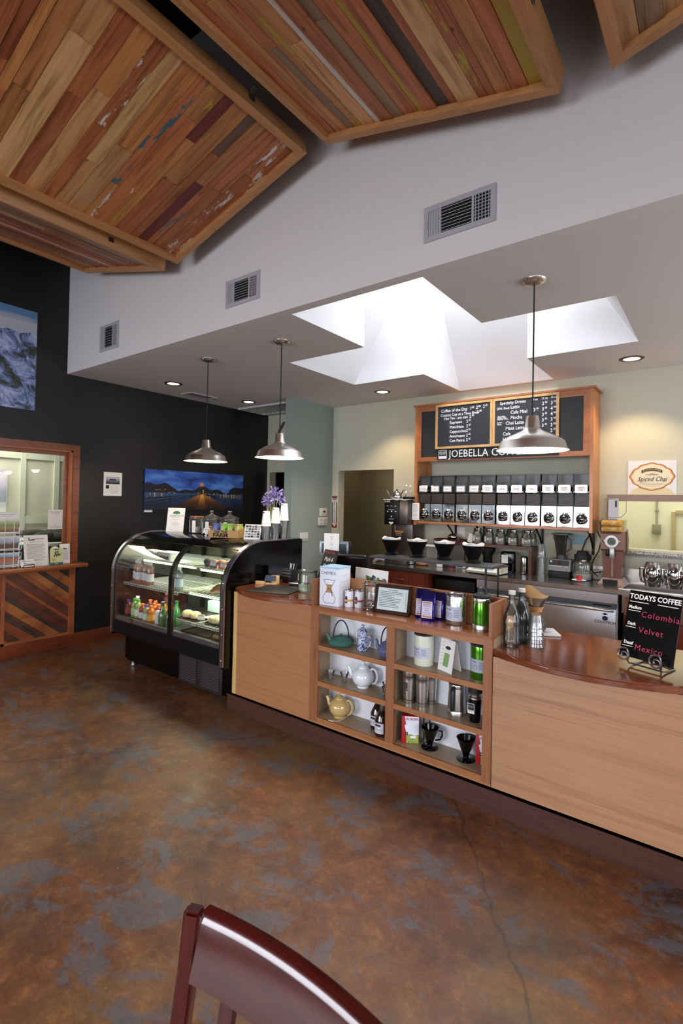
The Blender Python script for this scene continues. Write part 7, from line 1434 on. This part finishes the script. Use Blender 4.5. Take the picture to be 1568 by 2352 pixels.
q = plate('thermostat', 'white wall thermostat above the alarm keypad on the green partition', 'thermostat', 5.46, 1.512, .075, .058, .025, '#d2d2cc'); MB().box(.025, .026, -.015, .03, -.004, .022).build('screen', mat('#2e302e', .2), q); b = MB()
for z in (-.01, -.03, .01): b.box(.025, .027, .052, .060, z, z+.006)
b.build('button', GREYP, q)
q = plate('alarm_keypad', 'white alarm keypad with small grey keys under the thermostat', 'keypad', 5.45, 1.385, .092, .056, .028, '#d2d2cc'); b = MB()
for i in range(4):
    for j in range(4): b.box(.028, .030, .012+.017*i, .023+.017*i, -.038+.019*j, -.027+.019*j)
b.build('keypad_keys', GREYP, q); MB().box(.028, .0285, -.07, -.01, .012, .03).build('screen', mat('#b4b6ae', .3), q); MB().box(.028, .03, -.05, -.035, -.035, -.022).build('red_key', mat('#6a4a40', .5), q)
# things in the room behind the hatch
q = thing('junction_box', 'grey junction box with conduit on the pale yellow wall beyond the hatch', 'junction box', (-.655, 7.4, 1.4)); b = MB(); b.rbox(-.045, .045, -.05, -.001, -.06, .06, .004); b.build('box', mat('#8f8e70', .5), q); b = MB(); b.cyl((0, -.015, .06), (0, -.015, 1.0), .012, n=12).box(-.02, .02, -.03, -.001, .23, .24); b.build('conduit', mat('#a3a28a', .4), q)
# pictures on the black wall
PX = XW+.03
def canvas(name, label, y0, y1, z0, z1, m):
    q = thing(name, label, 'picture', (XW+.0005, (y0+y1)/2, (z0+z1)/2)); MB().box(0, .03, -(y1-y0)/2, (y1-y0)/2, -(z1-z0)/2, (z1-z0)/2).build('canvas', m, q); return q
def mountain():
    m, N, L, p = newmat('snowy_mountain_print'); mp = coords(N, L); sx = N.new('ShaderNodeSeparateXYZ'); L.new(mp.outputs[0], sx.inputs[0])
    n = N.new('ShaderNodeTexNoise'); n.inputs['Scale'].default_value = 6; n.inputs['Detail'].default_value = 12; n.inputs['Roughness'].default_value = .72; n.inputs['Distortion'].default_value = .7; L.new(mp.outputs[0], n.inputs['Vector'])
    r1 = ramp(N, [(.38, '#1e2624'), (.45, '#3a4638'), (.50, '#6478ac'), (.57, '#a0b0dc'), (.68, '#ccd4f0')]); L.new(n.outputs['Fac'], r1.inputs['Fac'])
    mr = N.new('ShaderNodeMapRange'); mr.inputs['From Min'].default_value = .20; mr.inputs['From Max'].default_value = .51; L.new(sx.outputs['Z'], mr.inputs['Value'])
    n2 = N.new('ShaderNodeTexNoise'); n2.inputs['Scale'].default_value = 2; mp2 = coords(N, L, (1, .7, 6)); L.new(mp2.outputs[0], n2.inputs['Vector']); ad = N.new('ShaderNodeMath'); ad.operation = 'MULTIPLY_ADD'; ad.inputs[1].default_value = .5; L.new(n2.outputs['Fac'], ad.inputs[0]); L.new(mr.outputs[0], ad.inputs[2])
    r2 = ramp(N, [(.3, '#c9c6c8'), (.6, '#b4bccc'), (.8, '#c2c4cc'), (1., '#5f8ab8')]); L.new(ad.outputs[0], r2.inputs['Fac'])
    # ridge line
    n3 = N.new('ShaderNodeTexNoise'); n3.inputs['Scale'].default_value = 3.2; n3.inputs['Detail'].default_value = 6; mp3 = coords(N, L, (1, 1, .0)); L.new(mp3.outputs[0], n3.inputs['Vector']); rd = N.new('ShaderNodeMath'); rd.operation = 'MULTIPLY_ADD'; rd.inputs[1].default_value = -.22; L.new(n3.outputs['Fac'], rd.inputs[0]); L.new(sx.outputs['Z'], rd.inputs[2]); gt = N.new('ShaderNodeMath'); gt.operation = 'GREATER_THAN'; gt.inputs[1].default_value = .155; L.new(rd.outputs[0], gt.inputs[0])
    mx = N.new('ShaderNodeMix'); mx.data_type = 'RGBA'; L.new(gt.outputs[0], mx.inputs[0]); L.new(r1.outputs['Color'], mx.inputs[6]); L.new(r2.outputs['Color'], mx.inputs[7]); L.new(mx.outputs[2], p.inputs['Base Color']); p.inputs['Roughness'].default_value = .5; return m
canvas('mountain_picture', 'large snowy mountain photograph mounted high on the black wall', 1.25, 2.252, 2.547, 3.577, mountain())
q = canvas('pier_picture', 'wide night photograph of a lit pier on blue water, low on the black wall', 3.53, 5.145, 1.512, 2.026, mat('#14204a', .4))
# painted content of the pier photograph, laid on its face (local y, z)
def flat(b, pts, d=0): b.add([(.0304+.0002*d, y, z) for y, z in pts], [tuple(range(len(pts)))])
HW_, HH_ = .8075, .257
def skyblue():
    m, N, L, p = newmat('dusk_sky_print'); mp = coords(N, L, (1, 1.6, 5)); n = N.new('ShaderNodeTexNoise'); n.inputs['Scale'].default_value = 1.8; n.inputs['Detail'].default_value = 5; n.inputs['Distortion'].default_value = .4; L.new(mp.outputs[0], n.inputs['Vector']); r_ = ramp(N, [(.33, '#243470'), (.48, '#3058b4'), (.62, '#4a7ed0'), (.75, '#6a9ad8')]); L.new(n.outputs['Fac'], r_.inputs['Fac']); L.new(r_.outputs['Color'], p.inputs['Base Color']); p.inputs['Roughness'].default_value = .45; return m
b = MB(); flat(b, [(-HW_, -.03), (HW_, -.03), (HW_, HH_), (-HW_, HH_)]); b.build('sky', skyblue(), q)
b = MB(); flat(b, [(-HW_, -HH_), (HW_, -HH_), (HW_, -.035), (-HW_, -.035)]); b.build('water', watercolour('dark_water_print', [(.2, '#101c34'), (.6, '#1e3a62'), (.9, '#28507c')], 7, -.26, 0), q)
b = MB(); rr = random.Random(9); n = 40; top = [(-HW_+2*HW_*i/n, .025+.03*math.sin(i*.35)+.02*math.sin(i*.9+1)+(.03 if i < 12 or i > 33 else 0)) for i in range(n+1)]; b.add([(.0308, y, z) for y, z in top]+[(.0308, y, -.036) for y, z in top], [(i, i+1, n+2+i, n+1+i) for i in range(n)]); b.build('hills', mat('#10131c', .6), q)
b = MB(); flat(b, [(.02, -.045), (.10, -.045), (.62, -HH_), (-.45, -HH_)], 3); b.build('pier_deck', watercolour('pier_deck_print', [(.1, '#1a100c'), (.5, '#4a2a14'), (.9, '#b06a24')], 14, -.26, -.03), q)
b = MB(); flat(b, [(.045, -.045), (.085, -.045), (.14, -HH_), (-.03, -HH_)], 4); b.build('deck_glow', watercolour('deck_glow_print', [(.1, '#3a2010'), (.5, '#8a5420'), (.95, '#e8a848')], 16, -.24, -.04), q)
b = MB()
for k, (ya, za, yb, zb) in enumerate(((-HW_, -.125, .0, -.050), (-HW_, -.175, -.02, -.058), (-HW_, -.225, -.05, -.066), (.12, -.05, HW_, -.12), (.14, -.058, HW_, -.17), (.2, -.075, HW_, -.225))): d = .009 if k < 3 else .007; flat(b, [(ya, za), (yb, zb), (yb, zb+.003), (ya, za+d*(1.6 if ya < -.5 or yb > .5 else 1))], 5)
for y, z0, z1 in ((-.45, -.20, -.10), (-.24, -.13, -.075), (-.12, -.10, -.06), (.28, -.12, -.06), (.46, -.18, -.075)): flat(b, [(y, z0), (y+.012, z0), (y+.012, z1), (y, z1)], 5)
b.build('railing', mat('#0b0f18', .6), q)
b = MB(); 
for i in range(46): y = rr.uniform(-HW_+.02, HW_-.02); z = rr.uniform(-.038, -.022)+(.03 if y < -.5 else 0); s_ = rr.uniform(.003, .006); flat(b, [(y-s_, z-s_), (y+s_, z-s_), (y+s_, z+s_), (y-s_, z+s_)], 6)
for i in range(26):
    y = rr.uniform(.15, HW_-.05) if i % 3 else rr.uniform(-HW_+.03, -.55); flat(b, [(y, -.05-rr.uniform(.02, .06)), (y+.008, -.05-rr.uniform(.02, .05)), (y+.008, -.042), (y, -.042)], 5)
b.build('shore_lights', mat('#c8a060', .6), q)
b = MB(); flat(b, [(.03, -.045), (.036, -.045), (.036, .085), (.03, .085)], 6); b.build('lamp_post', mat('#5a4a34', .6), q)
b = MB()
for k in range(16): a = 2*PI*k/16; l = .035 if k % 2 else .05; flat(b, [(.055, .09), (.055+l*math.cos(a-.07), .09+l*.8*math.sin(a-.07)), (.055+l*math.cos(a+.07), .09+l*.8*math.sin(a+.07))], 7)
flat(b, [(.055+.018*math.cos(2*PI*k/14), .09+.016*math.sin(2*PI*k/14)) for k in range(14)], 8); flat(b, [(.075, -.03), (.085, -.03), (.09, .02), (.072, .02)], 7); b.build('lamp_flare', mat('#e09a48', .6), q)
solo('caption_card', MB().box(0, .004, -.055, .055, -.014, .014), PAPER, 'tiny white caption card under the corner of the pier photograph', 'card', (XW+.0005, 3.605, 1.495))
q = thing('wall_notice', 'white printed notice pinned alone on the black wall beside the office window', 'notice', (XW+.0005, 3.134, 1.815)); MB().box(0, .003, -.112, .112, -.14, .14).build('sheet', PAPER, q)
b = MB(); b.box(.003, .0034, -.085, .085, -.0, .088); b.build('photo_print', watercolour('notice_photo', [(.2, '#2a2c34'), (.5, '#7a7e8c'), (.8, '#b8bcc8')], 22, 0, .09), q); b = MB(); b.box(.003, .0035, -.085, -.045, -.055, -.015); b.build('small_picture', INK, q); b = MB(); b.box(.0034, .0038, -.04, .035, .045, .06); b.build('dark_table_print', INK, q)
b = MB()
for i in range(8): b.box(.003, .0034, -.03, .07, -.03-.011*i, -.0275-.011*i)
b.box(.003, .0034, -.04, .05, .105, .108); b.build('fine_print', mat('#a8a8a4', .8), q)

# ================================================================== OFFICE WINDOW LEDGE
LZ = .9255
Ry = RZ(PI/2)
def leaflet(name, label, y, x, wd, h, lean, m=PAPER, rz=PI/2, z=LZ):
    q = thing(name, label, 'leaflet', (x, y, z), rz); A = RX(-lean); b = MB(A); b.box(-wd/2, wd/2, 0, .003, 0, h); b.build('sheet', m, q); return q, A @ T(0, -.0007, 0) @ FACE
q, A = leaflet('letter_sheet', 'white printed letter standing in the middle of the office window ledge', 2.30, -5.70, .235, .325, .18)
b = MB(A)
for i in range(17): b.box(-.09, .085-.02*(i % 4 == 3), .225-.0105*i, .229-.0105*i, 0, .0003)
b.box(-.005, .085, .285, .290, 0, .0003).box(-.005, .08, .275, .279, 0, .0003).box(-.06, .07, .25, .253, 0, .0003); b.build('fine_print', mat('#8a8a8c', .8), q); b = MB(A); b.prism([(-.09, .27), (-.07, .27), (-.07, .30), (-.062, .30), (-.062, .278), (-.01, .282), (-.01, .27)], 0, .0003, 'z'); b.build('emblem', INK, q)
q, A = leaflet('coffee_flyer', 'pale yellow-green flyer with a dark cluster drawing and teal foot band', 2.478, -5.66, .125, .175, .12, mat('#c6c896', .7))
b = MB(A); b.box(-.0625, .0625, 0, .026, 0, .0004); b.build('foot_band', mat('#1f5a70', .7), q); b = MB(A); rr = random.Random(5)
for k in range(22): b.disc((rr.gauss(0, .018), .11+rr.gauss(0, .012), .0004+.00002*k), rr.uniform(.005, .010), 8)
b.add([(-.03, .158, .0005), (.03, .158, .0005), (.012, .170, .0005), (-.012, .170, .0005)], [(0, 1, 2, 3)]); b.build('cluster_drawing', mat('#3c4438', .8), q); b = MB(A); b.disc((-.032, .055, .0004), .02, 16); b.box(-.02, .012, .008, .018, .0005, .0008); b.build('gold_seal', mat('#c8a858', .7), q)
q, A = leaflet('framed_leaflet', 'white leaflet in a clear stand at the casing end of the window ledge', 2.585, -5.71, .105, .215, .10); b = MB(A); b.prism([(-.025, .155), (-.015, .155), (-.015, .178), (-.008, .178), (-.008, .168), (.025, .165), (.025, .155)], 0, .0003, 'z'); b.build('emblem', INK, q); b = MB(A)
for i in range(11): b.box(-.032, .032, .135-.0095*i, .138-.0095*i, 0, .0003)
b.box(-.042, -.040, .02, .195, 0, .0003).box(.040, .042, .02, .195, 0, .0003); b.build('fine_print', mat('#9a9ca8', .8), q); b = MB(); b.rbox(-.05, .05, -.02, .05, 0, .006, .002); b.build('clear_foot', CLEAR, q)
q, A = leaflet('round_card', 'round topped white card behind the yellow-green flyer', 2.50, -5.76, .10, .14, .05); b = MB(A); b.disc((0, .14, .0), .05, 24); b.build('round_top', PAPER, q); b = MB(A); b.box(-.04, .04, .06, .10, .0004, .0007); b.build('tan_print', mat('#c8a878', .7), q)
q = thing('business_card_holder', 'small black wire holder of white business cards at the front of the ledge', 'card holder', (-5.655, 2.195, LZ), PI/2); b = MB(); b.tube([(-.05, -.03, .004), (-.05, -.035, .028), (.05, -.035, .028), (.05, -.03, .004)], .004, 8); b.tube([(-.05, -.03, .004), (-.05, .05, .004), (.05, .05, .004), (.05, -.03, .004)], .004, 8); b.build('wire_frame', BLACK, q)
for i, (z, y, nm) in enumerate(((.012, -.018, 'front stack of white business cards in the wire holder'), (.03, .012, 'rear stack of white business cards in the wire holder'))):
    b = MB(RX(-.25)); b.box(-.062, .062, 0, .022, 0, .052); t = thing('business_cards', nm, 'cards', (-5.655-y, 2.195, LZ+z-.004), PI/2, 'business cards in the wire holder'); b.build('cards', PAPER, t); b = MB(RX(-.25)); b.box(-.01, .055, -.0006, 0, .03, .036).box(-.05, .04, -.0006, 0, .012, .015).box(-.045, -.015, -.0006, 0, .03, .042); b.build('fine_print', GREYP, t)
# postcard rack
q = thing('postcard_rack', 'white wire rack of landscape postcards at the outer end of the window ledge', 'rack', (-5.70, 2.02, LZ), PI/2); WW = mat('#d4d4d6', .4)
for k in range(3):
    z = .02+.165*k; b = MB(); b.tube([(-.13, -.03, z), (.115, -.03, z), (.115, -.03, z+.135), (-.13, -.03, z+.135)], .004, 6, True); b.tube([(.115, -.03, z+.10), (.085, -.05, z+.06), (.08, -.05, z)], .003, 6); b.tube([(.08, -.05, z), (-.1, -.05, z)], .003, 6); b.build('wire_tier', WW, q)
b = MB()
for x in (-.11, -.03, .05, .10): b.tube([(x, -.02, .0), (x, -.02, .49)], .003, 6)
b.build('upright_wire', WW, q)
pc = [('bottom tier postcard of orange fields under a blue sky', [(.25, '#8a8078'), (.45, '#b8683a'), (.62, '#b4623a'), (.66, '#4a5a4c'), (.75, '#7f9cc0'), (.95, '#9fb8d8')]), ('middle tier postcard of a rocky brown coast and pale sea', [(.15, '#5a4038'), (.4, '#6a4c40'), (.5, '#8a929c'), (.75, '#a8b0ba'), (.95, '#b8c0cc')]), ('top tier postcard of a green garden path', [(.1, '#6a4a3a'), (.4, '#9a8a58'), (.6, '#7a8a54'), (.85, '#a8b088')])]
for k, (nm, st) in enumerate(pc):
    z = LZ+.026+.165*k; t = thing('postcard', nm+', in the white wire rack', 'postcard', (-5.683, 2.01, z), PI/2, 'postcards in the white wire rack'); MB().box(-.12, .115, 0, .002, 0, .125).build('card', PAPER, t); b = MB(); b.box(-.118, .108, -.0006, 0, .008, .118); b.build('landscape_print', watercolour('postcard_print', st, 26, 0, .125), t)
t = thing('rack_header', 'white header card above the postcard rack', 'card', (-5.70, 2.02, LZ+.50), PI/2); MB().box(-.12, .095, 0, .003, 0, .055).build('card', mat('#d8dae0', .7), t); b = MB(); b.box(-.10, .07, -.0005, 0, .035, .04).box(-.06, .04, -.0005, 0, .02, .023); b.build('fine_print', GREYP, t)
q = thing('window_notice', 'white notice taped inside the office window glass, above the flyers', 'notice', (XW-.083, 2.535, 1.295), PI/2); MB().box(-.075, .075, -.002, 0, 0, .215).build('sheet', mat('#dcdad4', .7), q); b = MB(); b.text('Find a Yoga Studio', .016, T(0, -.0026, .19) @ FACE).text('at this location', .013, T(0, -.0026, .176) @ FACE); b.build('lettering', mat('#7a3a34', .8), q); b = MB(); b.text('Paso de Robles', .017, T(0, -.0026, .026) @ FACE, shear=.3); b.tube([(-.012, -.0026, .045), (.012, -.0026, .045), (0, -.0026, .062)], .0012, 4, True); b.build('footer_lettering', mat('#5a4a44', .8), q)
# inside the office
q = thing('office_pendant', 'white enamel lamp shade hanging in the office behind the window', 'pendant lamp', (-6.75, 2.62, 2.9)); sub(lambda b: b.lathe([(.17, -.70), (.16, -.68), (.08, -.60), (.03, -.56), (.025, -.50), (0, -.50)], n=36), 'lamp_shade', mat('#b8c2cc', .4), q); sub(lambda b: b.tube([(0, 0, -.5), (0, 0, 0)], .005, 6), 'cord', BLACK, q); sub(lambda b: b.ball((0, 0, -.66), .03), 'bulb', mat('#fff2dc', .4, 0, 8.), q)
q = thing('office_picture', 'pale violet and grey picture on the office wall at the edge of view', 'picture', (-7.265, 2.38, 1.57)); MB().box(0, .02, -.2, .155, 0, .41).build('canvas', watercolour('violet_print', [(.15, '#3c424c'), (.35, '#5a5a6a'), (.5, '#b09cb4'), (.8, '#cfc0cc')], 6, 0, .41), q)
q = thing('office_worktop', 'white edged worktop inside the office under the window', 'worktop', (-6.4, 2.2, 0)); w(q).rbox(-7.2, -5.93, .6, 3.2, 1.10, 1.135, .004).build('top', mat('#d4d2cc', .5), q); w(q).box(-7.1, -6.0, .7, 3.1, 0, 1.10).build('cabinet', mat('#5f5c58', .7), q)
b = MB(); rr = random.Random(8)
for k in range(14): b.ball((rr.uniform(-.18, .18), rr.uniform(-.28, .28), .04+rr.uniform(0, .05)), rr.uniform(.06, .10), rr.uniform(.8, 1.6), rr.uniform(.8, 1.8), .55, 14, 8)
solo('folded_sacks', b, mat('#3a3834', .9), 'heap of dark grey sacks lying on the office worktop behind the notice', 'sacks', (-6.35, 2.72, 1.14))

# ================================================================== CHAIR AT THE FRONT
CH = wood('mahogany_chair', '#2c0a08', '#4a1410', (10, 10, 1.2), .16, .7, '#3a0f0c', 2.0, .0); CHX = wood('mahogany_chair_rail', '#2c0a08', '#4a1410', (1.2, 10, 10), .14, .7, '#3a0f0c', 2.0, .0)
q = thing('dining_chair', 'glossy dark mahogany dining chair with slatted back, closest to the viewer', 'chair', (-.49, .33, 0))
yc = lambda x: .565+.030*(1-((x+.49)/.235)**2)
def chx(x0, x1, z0, z1, t, n=18):
    b = w(q); pts = []
    for i in range(n+1):
        x = x0+(x1-x0)*i/n; y = yc(x)
        for (dy, z) in ((-t*.5-.022, z0), (-t*.5-.003, z1-.018), (-t*.5+.004, z1-.006), (-t*.25+.004, z1), (t*.25, z1), (t*.5, z1-.008), (t*.5-.022, z0)): pts.append((x, y+dy-.09*(.95-z)*.0, z))
    m_ = 7; b.add(pts, [(m_*i+j, m_*i+(j+1) % m_, m_*(i+1)+(j+1) % m_, m_*(i+1)+j) for i in range(n) for j in range(m_)]+[tuple(range(m_)), tuple(range(m_*n, m_*n+m_))[::-1]]); return b
chx(-.703, -.277, .845, .95, .026).build('crest_rail', CHX, q, smooth=50)
for x in (-.718, -.262):
    b = w(q); t = bmesh.new()
    prof = [(.556, .950), (.545, .85), (.515, .65), (.49, .45), (.50, .2), (.535, 0)]; sgn = 1 if x < -.49 else -1; ca, sa = math.cos(.42*sgn), math.sin(.42*sgn)
    pts = []; hw = .016
    for (y, z) in prof: pts += [(x+dx*ca-dy*sa, y+dx*sa+dy*ca, z) for dx, dy in ((-hw, -.013), (hw, -.013), (hw, .013), (-hw, .013))]
    b.add(pts, [(4*i+j, 4*i+(j+1) % 4, 4*i+4+(j+1) % 4, 4*i+4+j) for i in range(len(prof)-1) for j in range(4)]+[(0, 1, 2, 3), tuple(range(4*len(prof)-4, 4*len(prof)))[::-1]])
    bmesh.ops.bevel(b.bm, geom=[e for e in b.bm.edges], offset=.005, segments=2, affect='EDGES'); b.build('back_leg', CH, q, smooth=50); t.free()
for k in range(5):
    x = -.630+.075*k; b = w(q); y1_, y0_ = yc(x)-.022, .488
    b.add([(x-.0145, y1_-.006, .85), (x+.0145, y1_-.006, .85), (x+.0145, y1_+.006, .85), (x-.0145, y1_+.006, .85), (x-.0145, y0_-.006, .47), (x+.0145, y0_-.006, .47), (x+.0145, y0_+.006, .47), (x-.0145, y0_+.006, .47)], [(0, 1, 2, 3), (4, 7, 6, 5), (0, 4, 5, 1), (1, 5, 6, 2), (2, 6, 7, 3), (3, 7, 4, 0)]); b.build('back_slat', CH, q)
w(q).rbox(-.73, -.25, .08, .52, .43, .465, .012, 3).build('seat', CHX, q); w(q).box(-.70, -.28, .11, .485, .37, .43).build('seat_apron', CH, q)
for x in (-.70, -.28): w(q).rbox(x-.018, x+.018, .10, .136, 0, .37, .004).build('front_leg', CH, q)

# lettering and print belong to the sheet, board or label they are on
def regroup():
    hosts = ('sheet', 'blackboard', 'board', 'panel', 'card', 'carton', 'plate', 'paper_label', 'canvas', 'notice', 'control_panel')
    prints = ('lettering', 'fine_print', 'handwriting', 'small_lettering', 'pink_lettering', 'emblem', 'tree_emblem', 'small_photographs', 'label_border', 'side_print', 'panel_print', 'emblem_swirl', 'emblem_field', 'cup_drawings', 'landscape_print')
    st = lambda o: o.name.split('.')[0]
    for o in list(COL.objects):
        if o.type != 'EMPTY' or o.parent: continue
        ch = list(o.children); host = None
        for h in hosts:
            c = [x for x in ch if st(x) == h and not x.children]
            if c: host = c[0]; break
        if not host: continue
        for x in ch:
            if st(x) in prints and x is not host and x.matrix_local == Matrix() and host.matrix_local == Matrix(): x.parent = host
        for x in ch:
            if st(x) == 'lid_knob':
                l = [y for y in ch if st(y) == 'lid']
                if l: x.parent = l[0]
regroup()
